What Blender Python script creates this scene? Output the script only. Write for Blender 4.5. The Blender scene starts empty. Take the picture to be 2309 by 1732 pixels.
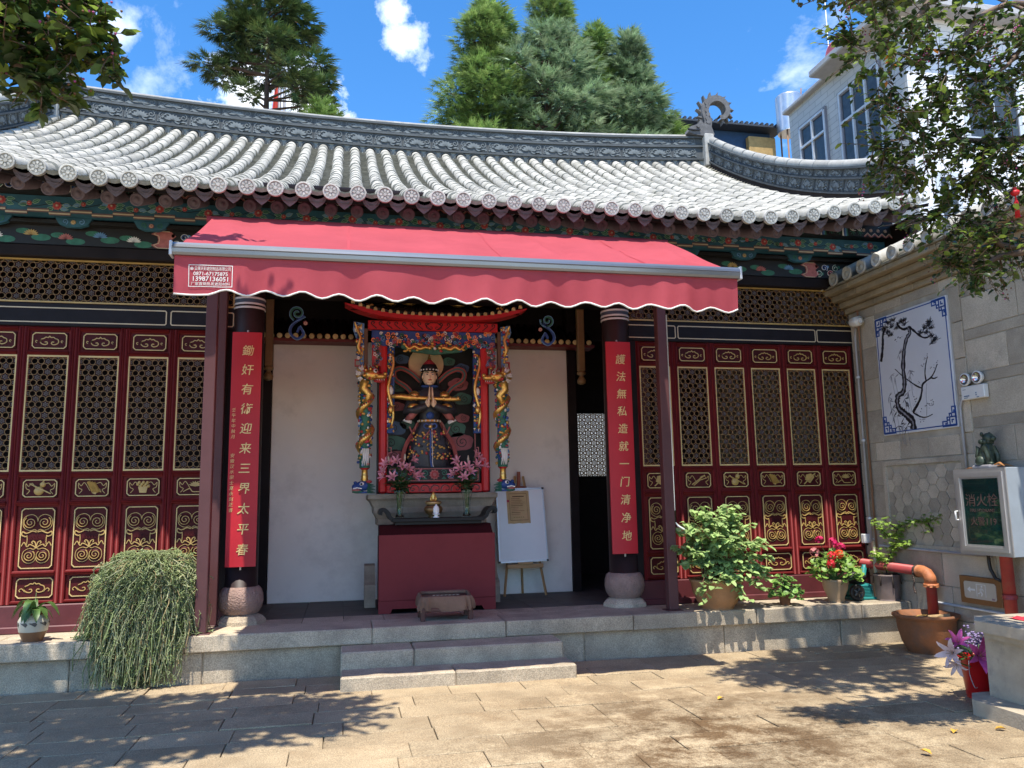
import bpy, bmesh, math, random
from math import sin, cos, pi, radians, sqrt, atan2, tan
from mathutils import Vector, Matrix, Euler
R = random.Random(7)
scene = bpy.context.scene
COL = scene.collection
# ------------------------------------------------------------------ camera, sky, sun, exposure
def make_camera():
    yaw, pitch, roll = 0.20667, 0.14549, -0.01743
    f = Vector((sin(yaw)*cos(pitch), cos(yaw)*cos(pitch), sin(pitch)))
    r = Vector((cos(yaw), -sin(yaw), 0)); u = r.cross(f)
    c, s = cos(roll), sin(roll)
    r2 = c*r + s*u; u2 = -s*r + c*u
    cam = bpy.data.cameras.new('camera'); o = bpy.data.objects.new('camera', cam); COL.objects.link(o)
    m = Matrix((r2, u2, -f)).transposed().to_4x4(); m.translation = (0, -7.776, 1.55)
    o.matrix_world = m
    cam.sensor_fit = 'HORIZONTAL'; cam.sensor_width = 36; cam.lens = 36*1800/2309
    cam.clip_start = 0.05; cam.clip_end = 5000
    scene.camera = o
make_camera()
SUN_TO = Vector((-0.30, -1.26, 3.37)).normalized()
EL = math.asin(SUN_TO.z); AZ = atan2(SUN_TO.x, SUN_TO.y)
world = bpy.data.worlds.new('World'); scene.world = world; world.use_nodes = True
def build_world():
    nt = world.node_tree; N = nt.nodes; L = nt.links; N.clear()
    out = N.new('ShaderNodeOutputWorld'); bg = N.new('ShaderNodeBackground'); bg.inputs['Strength'].default_value = 0.15
    sky = N.new('ShaderNodeTexSky'); sky.sky_type = 'NISHITA'; sky.sun_disc = False
    sky.sun_elevation = EL; sky.sun_rotation = AZ; sky.altitude = 1900; sky.air_density = 1.0; sky.dust_density = 0.35; sky.ozone_density = 1.6
    tc = N.new('ShaderNodeTexCoord')
    # thin fair-weather cloud wisps, laid over the whole dome by direction
    mp = N.new('ShaderNodeMapping'); mp.inputs['Scale'].default_value = (1.0, 1.0, 1.7); mp.inputs['Location'].default_value = CLOUD_OFF
    n1 = N.new('ShaderNodeTexNoise'); n1.inputs['Scale'].default_value = 3.1; n1.inputs['Detail'].default_value = 9; n1.inputs['Roughness'].default_value = 0.6
    n1.inputs['Distortion'].default_value = 0.5
    cr = N.new('ShaderNodeValToRGB'); cr.color_ramp.elements[0].position = 0.60; cr.color_ramp.elements[1].position = 0.95
    L.new(tc.outputs['Generated'], mp.inputs['Vector']); L.new(mp.outputs['Vector'], n1.inputs['Vector']); L.new(n1.outputs['Fac'], cr.inputs['Fac'])
    # a few cumulus patches
    cur = cr.outputs['Color']
    n2 = N.new('ShaderNodeTexNoise'); n2.inputs['Scale'].default_value = 17; n2.inputs['Detail'].default_value = 7; n2.inputs['Roughness'].default_value = 0.62
    L.new(tc.outputs['Generated'], n2.inputs['Vector'])
    for d, a, b in CLOUDS:
        dn = Vector(d).normalized()
        dot = N.new('ShaderNodeVectorMath'); dot.operation = 'DISTANCE'; dot.inputs[1].default_value = dn
        L.new(tc.outputs['Generated'], dot.inputs[0])
        ad = N.new('ShaderNodeMath'); ad.operation = 'MULTIPLY_ADD'; ad.inputs[1].default_value = -3.2*a; L.new(n2.outputs['Fac'], ad.inputs[0]); L.new(dot.outputs['Value'], ad.inputs[2])
        rg = N.new('ShaderNodeMapRange'); rg.inputs['From Min'].default_value = -a*0.75; rg.inputs['From Max'].default_value = -a*1.5
        rg.inputs['To Min'].default_value = 0; rg.inputs['To Max'].default_value = b; L.new(ad.outputs[0], rg.inputs['Value'])
        mx = N.new('ShaderNodeMath'); mx.operation = 'MAXIMUM'; L.new(cur, mx.inputs[0]); L.new(rg.outputs[0], mx.inputs[1]); cur = mx.outputs[0]
    mix = N.new('ShaderNodeMix'); mix.data_type = 'RGBA'; L.new(cur, mix.inputs['Factor'])
    hs = N.new('ShaderNodeHueSaturation'); hs.inputs['Saturation'].default_value = 1.30; hs.inputs['Value'].default_value = 0.95
    L.new(sky.outputs['Color'], hs.inputs['Color']); L.new(hs.outputs['Color'], mix.inputs['A'])
    mix.inputs['B'].default_value = (7.4, 7.7, 8.2, 1)
    L.new(mix.outputs['Result'], bg.inputs['Color']); L.new(bg.outputs['Background'], out.inputs['Surface'])
CLOUD_OFF = (4.3, 1.7, 0.9)
CLOUDS = [((-0.110, 0.882, 0.450), 0.060, 1.0), ((-0.055, 0.884, 0.452), 0.060, 1.0), ((0.056, 0.851, 0.523), 0.036, 0.6), ((0.048, 0.835, 0.550), 0.034, 0.7), ((-0.237, 0.837, 0.493), 0.035, 0.35), ((-0.205, 0.862, 0.455), 0.045, 0.25),
          ((0.93, 0.3, 0.3), 0.2, 0.8), ((-0.9, 0.2, 0.5), 0.2, 0.8), ((0.1, -0.8, 0.5), 0.22, 0.8), ((-0.5, -0.6, 0.4), 0.2, 0.8)]
build_world()
sun = bpy.data.lights.new('sun', 'SUN'); sun.energy = 3.4; sun.angle = radians(0.53); sun.color = (1.0, 0.94, 0.84)
so = bpy.data.objects.new('sun', sun); COL.objects.link(so)
so.rotation_euler = (-SUN_TO).to_track_quat('-Z', 'Y').to_euler(); so.location = (0, 0, 30)
vs = scene.view_settings; vs.view_transform = 'Standard'; vs.look = 'None'; vs.gamma = 1; vs.use_curve_mapping = False; vs.exposure = 1.24
scene.cycles.use_denoising = True
scene.cycles.max_bounces = 8; scene.cycles.diffuse_bounces = 6; scene.cycles.transparent_max_bounces = 8

# ------------------------------------------------------------------ materials
MATS = {}
def srgb(h):
    return tuple(((int(h[i:i+2], 16)/255 + 0.055)/1.055)**2.4 if int(h[i:i+2], 16) > 10 else int(h[i:i+2], 16)/255/12.92 for i in (0, 2, 4))
def mat(name, col, rough=0.6, metal=0.0, var=0.12, scale=6.0, bump=0.0, bscale=40.0, col2=None, rand=0.0, transl=0.0, spec=0.4, coat=0.0, stain=None, sscale=1.2, samt=0.5, trans=0.0, bdist=0.01, stretch=None, speck=None, patch=None):
    if name in MATS: return MATS[name]
    m = bpy.data.materials.new(name); m.use_nodes = True; MATS[name] = m
    nt = m.node_tree; N = nt.nodes; L = nt.links
    b = N['Principled BSDF']; b.inputs['Roughness'].default_value = rough; b.inputs['Metallic'].default_value = metal
    b.inputs['Specular IOR Level'].default_value = spec; b.inputs['Coat Weight'].default_value = coat
    if trans: b.inputs['Transmission Weight'].default_value = trans; b.inputs['IOR'].default_value = 1.3
    tc = N.new('ShaderNodeTexCoord'); vec = tc.outputs['Object']
    geo = N.new('ShaderNodeNewGeometry'); oi = N.new('ShaderNodeObjectInfo')
    off = N.new('ShaderNodeVectorMath'); off.operation = 'ADD'; sc = N.new('ShaderNodeVectorMath'); sc.operation = 'SCALE'; sc.inputs['Scale'].default_value = 37.0
    cmb = N.new('ShaderNodeCombineXYZ'); L.new(oi.outputs['Random'], cmb.inputs[0]); L.new(oi.outputs['Random'], cmb.inputs[2]); L.new(cmb.outputs[0], sc.inputs[0])
    L.new(vec, off.inputs[0]); L.new(sc.outputs[0], off.inputs[1]); vec = off.outputs[0]
    if stretch:
        mp = N.new('ShaderNodeMapping'); mp.inputs['Scale'].default_value = stretch; L.new(vec, mp.inputs['Vector']); vec = mp.outputs['Vector']
    n = N.new('ShaderNodeTexNoise'); n.inputs['Scale'].default_value = scale; n.inputs['Detail'].default_value = 6; n.inputs['Roughness'].default_value = 0.62
    L.new(vec, n.inputs['Vector'])
    mr = N.new('ShaderNodeMapRange'); mr.inputs['From Min'].default_value = 0.3; mr.inputs['From Max'].default_value = 0.7; L.new(n.outputs['Fac'], mr.inputs['Value'])
    mx = N.new('ShaderNodeMix'); mx.data_type = 'RGBA'; L.new(mr.outputs[0], mx.inputs['Factor'])
    if col2 is None:
        a = [max(0, c*(1-var)) for c in col]; c2 = [min(1, c*(1+var)) for c in col]
    else: a, c2 = col, col2
    mx.inputs['A'].default_value = (*a, 1); mx.inputs['B'].default_value = (*c2, 1)
    cur = mx.outputs['Result']
    if stain:
        n3 = N.new('ShaderNodeTexNoise'); n3.inputs['Scale'].default_value = sscale; n3.inputs['Detail'].default_value = 8; n3.inputs['Roughness'].default_value = 0.7
        L.new(vec, n3.inputs['Vector'])
        m3 = N.new('ShaderNodeMapRange'); m3.inputs['From Min'].default_value = 0.50; m3.inputs['From Max'].default_value = 0.68; m3.inputs['To Max'].default_value = samt; L.new(n3.outputs['Fac'], m3.inputs['Value'])
        x3 = N.new('ShaderNodeMix'); x3.data_type = 'RGBA'; L.new(m3.outputs[0], x3.inputs['Factor']); L.new(cur, x3.inputs['A']); x3.inputs['B'].default_value = (*stain, 1); cur = x3.outputs['Result']
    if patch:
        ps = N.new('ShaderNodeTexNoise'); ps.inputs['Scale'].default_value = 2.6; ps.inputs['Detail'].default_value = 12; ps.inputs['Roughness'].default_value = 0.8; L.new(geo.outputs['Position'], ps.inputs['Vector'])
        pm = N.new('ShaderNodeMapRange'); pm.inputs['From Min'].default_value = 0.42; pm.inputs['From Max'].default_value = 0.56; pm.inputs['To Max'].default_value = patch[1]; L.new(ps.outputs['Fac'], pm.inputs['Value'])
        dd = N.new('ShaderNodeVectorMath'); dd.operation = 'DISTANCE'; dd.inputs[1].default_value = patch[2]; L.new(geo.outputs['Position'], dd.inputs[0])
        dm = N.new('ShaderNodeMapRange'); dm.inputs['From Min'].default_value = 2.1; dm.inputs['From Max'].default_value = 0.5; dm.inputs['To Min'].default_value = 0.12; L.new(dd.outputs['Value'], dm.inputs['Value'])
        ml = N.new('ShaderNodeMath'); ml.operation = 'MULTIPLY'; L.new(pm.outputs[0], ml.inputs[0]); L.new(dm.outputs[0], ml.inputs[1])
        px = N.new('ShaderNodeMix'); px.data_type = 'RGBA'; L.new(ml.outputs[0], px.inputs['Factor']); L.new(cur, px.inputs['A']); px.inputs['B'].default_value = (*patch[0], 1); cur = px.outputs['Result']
    if speck:
        n4 = N.new('ShaderNodeTexNoise'); n4.inputs['Scale'].default_value = 120; n4.inputs['Detail'].default_value = 3; L.new(vec, n4.inputs['Vector'])
        m4 = N.new('ShaderNodeMapRange'); m4.inputs['From Min'].default_value = 0.35; m4.inputs['From Max'].default_value = 0.65; m4.inputs['To Min'].default_value = 1-speck; m4.inputs['To Max'].default_value = 1+speck; L.new(n4.outputs['Fac'], m4.inputs['Value'])
        v4 = N.new('ShaderNodeVectorMath'); v4.operation = 'SCALE'; L.new(cur, v4.inputs[0]); L.new(m4.outputs[0], v4.inputs['Scale']); cur = v4.outputs[0]
    if rand:
        ad = N.new('ShaderNodeMath'); ad.operation = 'ADD'; L.new(oi.outputs['Random'], ad.inputs[0]); L.new(geo.outputs['Random Per Island'], ad.inputs[1])
        fr = N.new('ShaderNodeMath'); fr.operation = 'FRACT'; L.new(ad.outputs[0], fr.inputs[0])
        mm = N.new('ShaderNodeMapRange'); mm.inputs['To Min'].default_value = 1-rand; mm.inputs['To Max'].default_value = 1+rand; L.new(fr.outputs[0], mm.inputs['Value'])
        vm = N.new('ShaderNodeVectorMath'); vm.operation = 'SCALE'; L.new(cur, vm.inputs[0]); L.new(mm.outputs[0], vm.inputs['Scale']); cur = vm.outputs[0]
    L.new(cur, b.inputs['Base Color'])
    if bump:
        n2 = N.new('ShaderNodeTexNoise'); n2.inputs['Scale'].default_value = bscale; n2.inputs['Detail'].default_value = 5; L.new(vec, n2.inputs['Vector'])
        bp = N.new('ShaderNodeBump'); bp.inputs['Strength'].default_value = bump; bp.inputs['Distance'].default_value = bdist; L.new(n2.outputs['Fac'], bp.inputs['Height']); L.new(bp.outputs[0], b.inputs['Normal'])
    if transl:
        t = N.new('ShaderNodeBsdfTranslucent'); L.new(cur, t.inputs['Color']); ms = N.new('ShaderNodeMixShader'); ms.inputs[0].default_value = transl
        L.new(b.outputs[0], ms.inputs[1]); L.new(t.outputs[0], ms.inputs[2]); L.new(ms.outputs[0], N['Material Output'].inputs['Surface'])
    return m
# ------------------------------------------------------------------ mesh builder
def P(u, v, w=0): return (u, v, w)
def wallmap(x0, z0, y):            # facade: u to the right, v up, w towards the courtyard
    return lambda u, v, w=0: (x0+u, y-w, z0+v)
def sidemap(x, y0, z0):            # right-hand wall facing -X: u towards the camera, v up, w into the courtyard
    return lambda u, v, w=0: (x-w, y0-u, z0+v)
def flatmap(x0, y0, z):            # on the ground: u right, v away, w up
    return lambda u, v, w=0: (x0+u, y0+v, z+w)
class MB:
    def __init__(s): s.v = []; s.f = []; s.m = []; s.s = []
    def add(s, vs, fs, m=0, sm=False):
        o = len(s.v); s.v.extend([tuple(p) for p in vs])
        for f in fs: s.f.append([o+i for i in f]); s.m.append(m); s.s.append(sm)
    def box(s, x0, x1, y0, y1, z0, z1, m=0, M=None):
        vs = [(x, y, z) for x in (x0, x1) for y in (y0, y1) for z in (z0, z1)]
        if M: vs = [M(*p) for p in vs]
        s.add(vs, [(0,1,3,2),(4,6,7,5),(0,4,5,1),(2,3,7,6),(0,2,6,4),(1,5,7,3)], m)
    def cbox(s, x0, x1, y0, y1, z0, z1, c=0.008, m=0, M=None, jit=0.0, rnd=None):
        # box with chamfered edges
        rnd = rnd or R
        vs = []; idx = {}
        cx = [(x0, x0+c, x1-c, x1), (y0, y0+c, y1-c, y1), (z0, z0+c, z1-c, z1)]
        for sx in (0, 1):
            for sy in (0, 1):
                for sz in (0, 1):
                    j = [rnd.uniform(-jit, jit) for _ in range(3)] if jit else (0, 0, 0)
                    for a in range(3):
                        q = [sx, sy, sz]; p = []
                        for k in range(3):
                            lo, li, hi_, hh = cx[k]
                            outv = lo if q[k] == 0 else hh; inv = li if q[k] == 0 else hi_
                            p.append((outv if k == a else inv) + j[k])
                        idx[(sx, sy, sz, a)] = len(vs); vs.append(tuple(p))
        g = lambda x, y, z, a: idx[(x, y, z, a)]
        fs = []
        for q in (0, 1):
            fs.append([g(q,0,0,0), g(q,1,0,0), g(q,1,1,0), g(q,0,1,0)])
            fs.append([g(0,q,0,1), g(1,q,0,1), g(1,q,1,1), g(0,q,1,1)])
            fs.append([g(0,0,q,2), g(1,0,q,2), g(1,1,q,2), g(0,1,q,2)])
            for r_ in (0, 1):
                fs.append([g(0,q,r_,1), g(1,q,r_,1), g(1,q,r_,2), g(0,q,r_,2)])
                fs.append([g(q,0,r_,0), g(q,1,r_,0), g(q,1,r_,2), g(q,0,r_,2)])
                fs.append([g(q,r_,0,0), g(q,r_,1,0), g(q,r_,1,1), g(q,r_,0,1)])
                for t in (0, 1): fs.append([g(q,r_,t,0), g(q,r_,t,1), g(q,r_,t,2)])
        if M: vs = [M(*p) for p in vs]
        s.add(vs, fs, m)
    def tube(s, path, r, n=8, m=0, cap=True, sm=True, flat=None):
        path = [Vector(p) for p in path]; k = len(path); o = len(s.v)
        rs = r if isinstance(r, (list, tuple)) else [r]*k
        prev = None; vs = []
        for i, p in enumerate(path):
            d = (path[min(i+1, k-1)]-path[max(i-1, 0)])
            d = d.normalized() if d.length > 1e-9 else Vector((0, 0, 1))
            if prev is None:
                a = Vector((0, 0, 1)) if abs(d.z) < 0.9 else Vector((1, 0, 0)); x = d.cross(a).normalized()
            else:
                x = (prev - d*prev.dot(d)); x = x.normalized() if x.length > 1e-6 else d.orthogonal().normalized()
            prev = x; y = d.cross(x)
            for j in range(n):
                t = 2*pi*j/n; vs.append(p + x*(cos(t)*rs[i]) + y*(sin(t)*rs[i]*(flat or 1)))
        fs = [(i*n+j, i*n+(j+1) % n, (i+1)*n+(j+1) % n, (i+1)*n+j) for i in range(k-1) for j in range(n)]
        s.add(vs, fs, m, sm)
        if cap:
            o2 = len(s.v)-len(vs)
            s.f.append([o2+j for j in range(n)]); s.m.append(m); s.s.append(False)
            s.f.append([o2+(k-1)*n+j for j in range(n)]); s.m.append(m); s.s.append(False)
    def lathe(s, prof, c=(0, 0, 0), n=20, m=0, sm=True, axis='z', ms=None, squash=(1, 1)):
        vs = []
        for r, z in prof:
            for j in range(n):
                t = 2*pi*j/n; a, b = r*cos(t)*squash[0], r*sin(t)*squash[1]
                vs.append((c[0]+a, c[1]+b, c[2]+z) if axis == 'z' else ((c[0]+a, c[1]-z, c[2]+b) if axis == 'y' else (c[0]-z, c[1]+a, c[2]+b)))
        k = len(prof); o = len(s.v); s.v.extend(vs)
        for i in range(k-1):
            for j in range(n):
                s.f.append([o+i*n+j, o+i*n+(j+1) % n, o+(i+1)*n+(j+1) % n, o+(i+1)*n+j]); s.m.append(ms[i] if ms else m); s.s.append(sm)
        for i in (0, k-1):
            if prof[i][0] > 1e-4: s.f.append([o+i*n+j for j in range(n)]); s.m.append((ms[min(i, k-2)] if ms else m)); s.s.append(False)
    def poly(s, pts, w0, w1, M, m=0, ms=None):
        n = len(pts); vs = [M(u, v, w1) for u, v in pts]+[M(u, v, w0) for u, v in pts]
        s.add(vs, [list(range(n))], m); o = len(s.v)-2*n
        for i in range(n):
            j = (i+1) % n; s.f.append([o+i, o+j, o+n+j, o+n+i]); s.m.append(m if ms is None else ms); s.s.append(False)
    def line(s, pts, wd, w0, w1, M, m=0, closed=False):
        n = len(pts); vs = []
        ws = wd if isinstance(wd, (list, tuple)) else [wd]*n
        for i, (u, v) in enumerate(pts):
            if closed: a, b = pts[i-1], pts[(i+1) % n]
            else: a, b = pts[max(i-1, 0)], pts[min(i+1, n-1)]
            d1 = Vector((u-a[0], v-a[1])); d2 = Vector((b[0]-u, b[1]-v))
            if d1.length > 1e-9: d1.normalize()
            if d2.length > 1e-9: d2.normalize()
            d = d1+d2
            if d.length < 1e-6: d = Vector((1, 0))
            d.normalize(); nx, ny = -d.y, d.x
            k = 1.0
            if d1.length > .5 and d2.length > .5: k = min(1.6, 1/max(.5, sqrt(max(0.01, (1+d1.dot(d2))/2))))
            h = ws[i]/2*k
            vs += [M(u+nx*h, v+ny*h, w1), M(u-nx*h, v-ny*h, w1), M(u+nx*h, v+ny*h, w0), M(u-nx*h, v-ny*h, w0)]
        fs = []
        for i in range(n if closed else n-1):
            a, b = 4*i, 4*((i+1) % n); fs += [(a, a+1, b+1, b), (a, b, b+2, a+2), (a+1, a+3, b+3, b+1)]
        s.add(vs, fs, m)
    def disc(s, u, v, r, w0, w1, M, m=0, n=12, ry=None): s.poly([(u+r*cos(2*pi*i/n), v+(ry or r)*sin(2*pi*i/n)) for i in range(n)], w0, w1, M, m)
    def ring(s, u, v, r0, r1, w0, w1, M, m=0, n=14):
        vs = []; fs = []
        for i in range(n):
            t = 2*pi*i/n; c, d = cos(t), sin(t)
            vs += [M(u+c*r0, v+d*r0, w1), M(u+c*r1, v+d*r1, w1), M(u+c*r0, v+d*r0, w0), M(u+c*r1, v+d*r1, w0)]
        for i in range(n):
            a, b = 4*i, 4*((i+1) % n); fs += [(a, a+1, b+1, b), (a, b, b+2, a+2), (a+1, a+3, b+3, b+1)]
        s.add(vs, fs, m)
    def leaf(s, p, d, up, ln, wd, m=0, fold=0.25, droop=0.15):
        d = Vector(d).normalized(); x = d.cross(Vector(up))
        x = x.normalized() if x.length > 1e-6 else d.orthogonal().normalized(); z = x.cross(d)
        p = Vector(p); h = wd/2
        vs = [p, p+d*ln*.35+x*h+z*h*fold, p+d*ln*.75+x*h*.75+z*(h*fold-ln*droop*.5), p+d*ln-z*ln*droop, p+d*ln*.75-x*h*.75+z*(h*fold-ln*droop*.5), p+d*ln*.35-x*h+z*h*fold, p+d*ln*.5-z*ln*droop*.2]
        s.add(vs, [(0, 1, 6, 5), (1, 2, 3, 6), (6, 3, 4, 5)], m, True)
    def blade(s, p, d, side, ln, wd, m=0):
        p = Vector(p); d = Vector(d); x = Vector(side)
        s.add([p-x*wd*.5, p+x*wd*.5, p+d*ln], [(0, 1, 2)], m)
    def ell(s, c, r, m=0, n=12, k=8, rot=None):
        vs = []; fs = []
        for i in range(k+1):
            a = pi*i/k
            for j in range(n):
                b = 2*pi*j/n; q = Vector((r[0]*sin(a)*cos(b), r[1]*sin(a)*sin(b), r[2]*cos(a)))
                if rot: q = rot @ q
                vs.append(q+Vector(c))
        fs = [(i*n+j, i*n+(j+1) % n, (i+1)*n+(j+1) % n, (i+1)*n+j) for i in range(k) for j in range(n)]
        s.add(vs, fs, m, True)
    def mesh(s, name, mats):
        me = bpy.data.meshes.new(name); me.from_pydata(s.v, [], s.f)
        for q in mats: me.materials.append(q)
        me.polygons.foreach_set('material_index', s.m); me.polygons.foreach_set('use_smooth', s.s); me.update()
        return me
    def build(s, name, mats, parent=None, loc=None, recalc=False):
        if not isinstance(mats, (list, tuple)): mats = [mats]
        me = s.mesh(name, mats)
        if recalc:
            b = bmesh.new(); b.from_mesh(me); bmesh.ops.recalc_face_normals(b, faces=b.faces); b.to_mesh(me); b.free()
        return link(name, me, parent, loc)
def link(name, me, parent=None, loc=None, mw=None):
    o = bpy.data.objects.new(name, me); COL.objects.link(o); o.parent = parent
    if loc is not None: o.location = loc
    if mw is not None: o.matrix_basis = mw
    return o
def empty(name, loc=(0, 0, 0)):
    return link(name, None, None, loc)
def tag(o, label=None, cat=None, group=None, kind=None):
    if label: o['label'] = label
    if cat: o['category'] = cat
    if group: o['group'] = group
    if kind: o['kind'] = kind
    return o
def thing(name, label, cat, loc=(0, 0, 0), group=None): return tag(empty(name, loc), label, cat, group)
def smoothcurve(pts, n=6, closed=False):     # Catmull-Rom through points of any dimension
    out = []; k = len(pts); rng = range(k if closed else k-1)
    for i in rng:
        p0, p1, p2, p3 = [pts[(i+j) % k] if closed else pts[min(max(i+j, 0), k-1)] for j in (-1, 0, 1, 2)]
        for t in range(n):
            t /= n
            out.append(tuple(0.5*(2*b+(c-a)*t+(2*a-5*b+4*c-d)*t*t+(3*b-a-3*c+d)*t**3) for a, b, c, d in zip(p0, p1, p2, p3)))
    if not closed: out.append(tuple(pts[-1]))
    return out
def spiral(cx, cy, r0, r1, a0, turns, n=22): return [(cx+(r0+(r1-r0)*i/n)*cos(a0+2*pi*turns*i/n), cy+(r0+(r1-r0)*i/n)*sin(a0+2*pi*turns*i/n)) for i in range(n+1)]
def oct_frame(u0, u1, v0, v1, c): return [(u0+c, v0), (u1-c, v0), (u1, v0+c), (u1, v1-c), (u1-c, v1), (u0+c, v1), (u0, v1-c), (u0, v0+c)]
def text_mesh(body, size, M, name, material, parent=None, extrude=0.001, shear=0.0, bold=0.0, align='CENTER', sx=1.0):
    cu = bpy.data.curves.new(name, 'FONT'); cu.body = body; cu.size = size; cu.align_x = align; cu.align_y = 'CENTER'
    cu.extrude = extrude; cu.shear = shear; cu.offset = bold; cu.resolution_u = 2; cu.fill_mode = 'BOTH'
    ob = bpy.data.objects.new('tmp_text', cu); COL.objects.link(ob)
    dg = bpy.context.evaluated_depsgraph_get()
    me = bpy.data.meshes.new_from_object(ob.evaluated_get(dg))
    bpy.data.objects.remove(ob); bpy.data.curves.remove(cu)
    for vt in me.vertices: vt.co = M(vt.co.x*sx, vt.co.y, vt.co.z)
    me.materials.clear(); me.materials.append(material); me.name = name
    return link(name, me, parent)
def vtext(body, size, step, M, name, material, parent, **k):
    vs, fs = [], []
    for i, ch in enumerate(body):
        if ch == ' ': continue
        o = text_mesh(ch, size, (lambda u, v, w, i=i: M(u, v-i*step, w)), name, material, None, **k)
        b = len(vs); vs += [tuple(q.co) for q in o.data.vertices]; fs += [[b+i2 for i2 in f.vertices] for f in o.data.polygons]
        me = o.data; bpy.data.objects.remove(o); bpy.data.meshes.remove(me)
    me = bpy.data.meshes.new(name); me.from_pydata(vs, [], fs); me.materials.append(material)
    return link(name, me, parent)
# ------------------------------------------------------------------ palette
STONE = mat('stone_granite', (0.43, 0.355, 0.255), 0.85, var=.22, scale=3, bump=.5, bscale=90, stain=(.12, .105, .09), sscale=1.6, samt=.42, rand=.10, speck=.28)
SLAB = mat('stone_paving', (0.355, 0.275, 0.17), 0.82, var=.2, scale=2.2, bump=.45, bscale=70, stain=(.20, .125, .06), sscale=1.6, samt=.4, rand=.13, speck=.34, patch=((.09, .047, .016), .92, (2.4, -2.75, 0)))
JOINT = mat('joint_dirt', (0.27, 0.215, 0.145), 0.95, var=.3, scale=12)
WALLSTONE = mat('stone_wall', (0.40, 0.35, 0.275), 0.88, var=.16, scale=2.5, bump=.35, bscale=60, stain=(.13, .115, .10), sscale=1.3, samt=.5, rand=.22, speck=.14)
MORTAR = mat('mortar', (0.36, 0.33, 0.27), 0.9, var=.2)
TILE = mat('tile_clay', (0.39, 0.375, 0.33), 0.8, var=.2, scale=7, bump=.3, bscale=50, stain=(.23, .22, .165), sscale=5, samt=.65, rand=.20)
TILED = mat('tile_pan', (0.25, 0.235, 0.19), 0.85, var=.35, scale=9, bump=.3, bscale=50, stain=(.10, .095, .05), sscale=4, samt=.6)
DISC = mat('tile_end', (0.46, 0.455, 0.42), 0.8, var=.22, scale=20, bump=.3, bscale=60, rand=.16)
RIDGE = mat('ridge_brick', (0.070, 0.080, 0.085), 0.8, var=.25, scale=6, bump=.3, bscale=60, rand=.12, stain=(.06, .065, .07), sscale=3, samt=.5)
RIDGEL = mat('ridge_relief', (0.155, 0.175, 0.18), 0.8, var=.2, scale=10)
CAPT = mat('ridge_cap', (0.40, 0.39, 0.36), 0.8, var=.2, scale=8, rand=.1)
MAROON = mat('maroon_lacquer', (0.135, 0.012, 0.012), 0.55, var=.18, scale=5, bump=.05, bscale=60, spec=.18, rand=.08)
MAROON2 = mat('maroon_panel', (0.055, 0.007, 0.008), 0.55, var=.25, scale=7, spec=.15)
FRAMEG = mat('frame_gold', (0.58, 0.43, 0.18), 0.45, var=.15, scale=10)
DARKWOOD = mat('dark_lacquer', (0.016, 0.011, 0.011), 0.6, spec=.15, var=.3, scale=4, bump=.05)
COLUMN = mat('column_lacquer', (0.028, 0.016, 0.016), 0.45, spec=.25, var=.2, scale=4)
BLACKIN = mat('dark_interior', (0.030, 0.022, 0.020), 0.9, var=.2)
LATG = mat('lattice_gold', (0.27, 0.165, 0.065), 0.5, var=.25, scale=12)
GOLD = mat('gold_paint', (0.44, 0.29, 0.09), 0.42, var=.2, scale=12, spec=.5)
GOLDM = mat('gold_leaf', (0.75, 0.46, 0.13), 0.28, metal=.75, var=.25, scale=30, bump=.2, bscale=60)
CREAM = mat('cream_line', (0.55, 0.46, 0.32), 0.6, var=.1)
STARW = mat('lattice_star', (0.15, 0.125, 0.12), 0.6, var=.25, scale=30)
WALLW = mat('white_plaster', (0.82, 0.77, 0.70), 0.9, var=.05, scale=1.2, bump=.05, bscale=30, stain=(.50, .46, .41), sscale=1.1, samt=.5)
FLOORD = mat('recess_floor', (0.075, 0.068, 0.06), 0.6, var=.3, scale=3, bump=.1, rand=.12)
GREEN = mat('paint_green', (0.035, 0.15, 0.10), 0.6, var=.3, scale=15)
TEAL = mat('paint_teal', (0.030, 0.115, 0.165), 0.6, var=.25, scale=6)
BLUE = mat('paint_blue', (0.025, 0.07, 0.24), 0.55, var=.3, scale=10)
SKYB = mat('paint_lightblue', (0.12, 0.26, 0.46), 0.55, var=.2, scale=10)
PINK = mat('paint_pink', (0.40, 0.13, 0.12), 0.6, var=.3, scale=20)
ROSE = mat('paint_rose', (0.42, 0.045, 0.05), 0.6, var=.3, scale=20)
REDP = mat('paint_red', (0.50, 0.018, 0.02), 0.45, var=.15, scale=5)
WHITEP = mat('paint_white', (0.72, 0.70, 0.66), 0.6, var=.1)
BLACK = mat('paint_black', (0.012, 0.011, 0.011), 0.5, var=.2)
STEELP = mat('post_paint', (0.095, 0.038, 0.038), 0.45, var=.12, scale=3, spec=.3)
RAFT = mat('rafter_paint', (0.13, 0.10, 0.12), 0.7, var=.2, scale=12, rand=.1)

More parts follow.
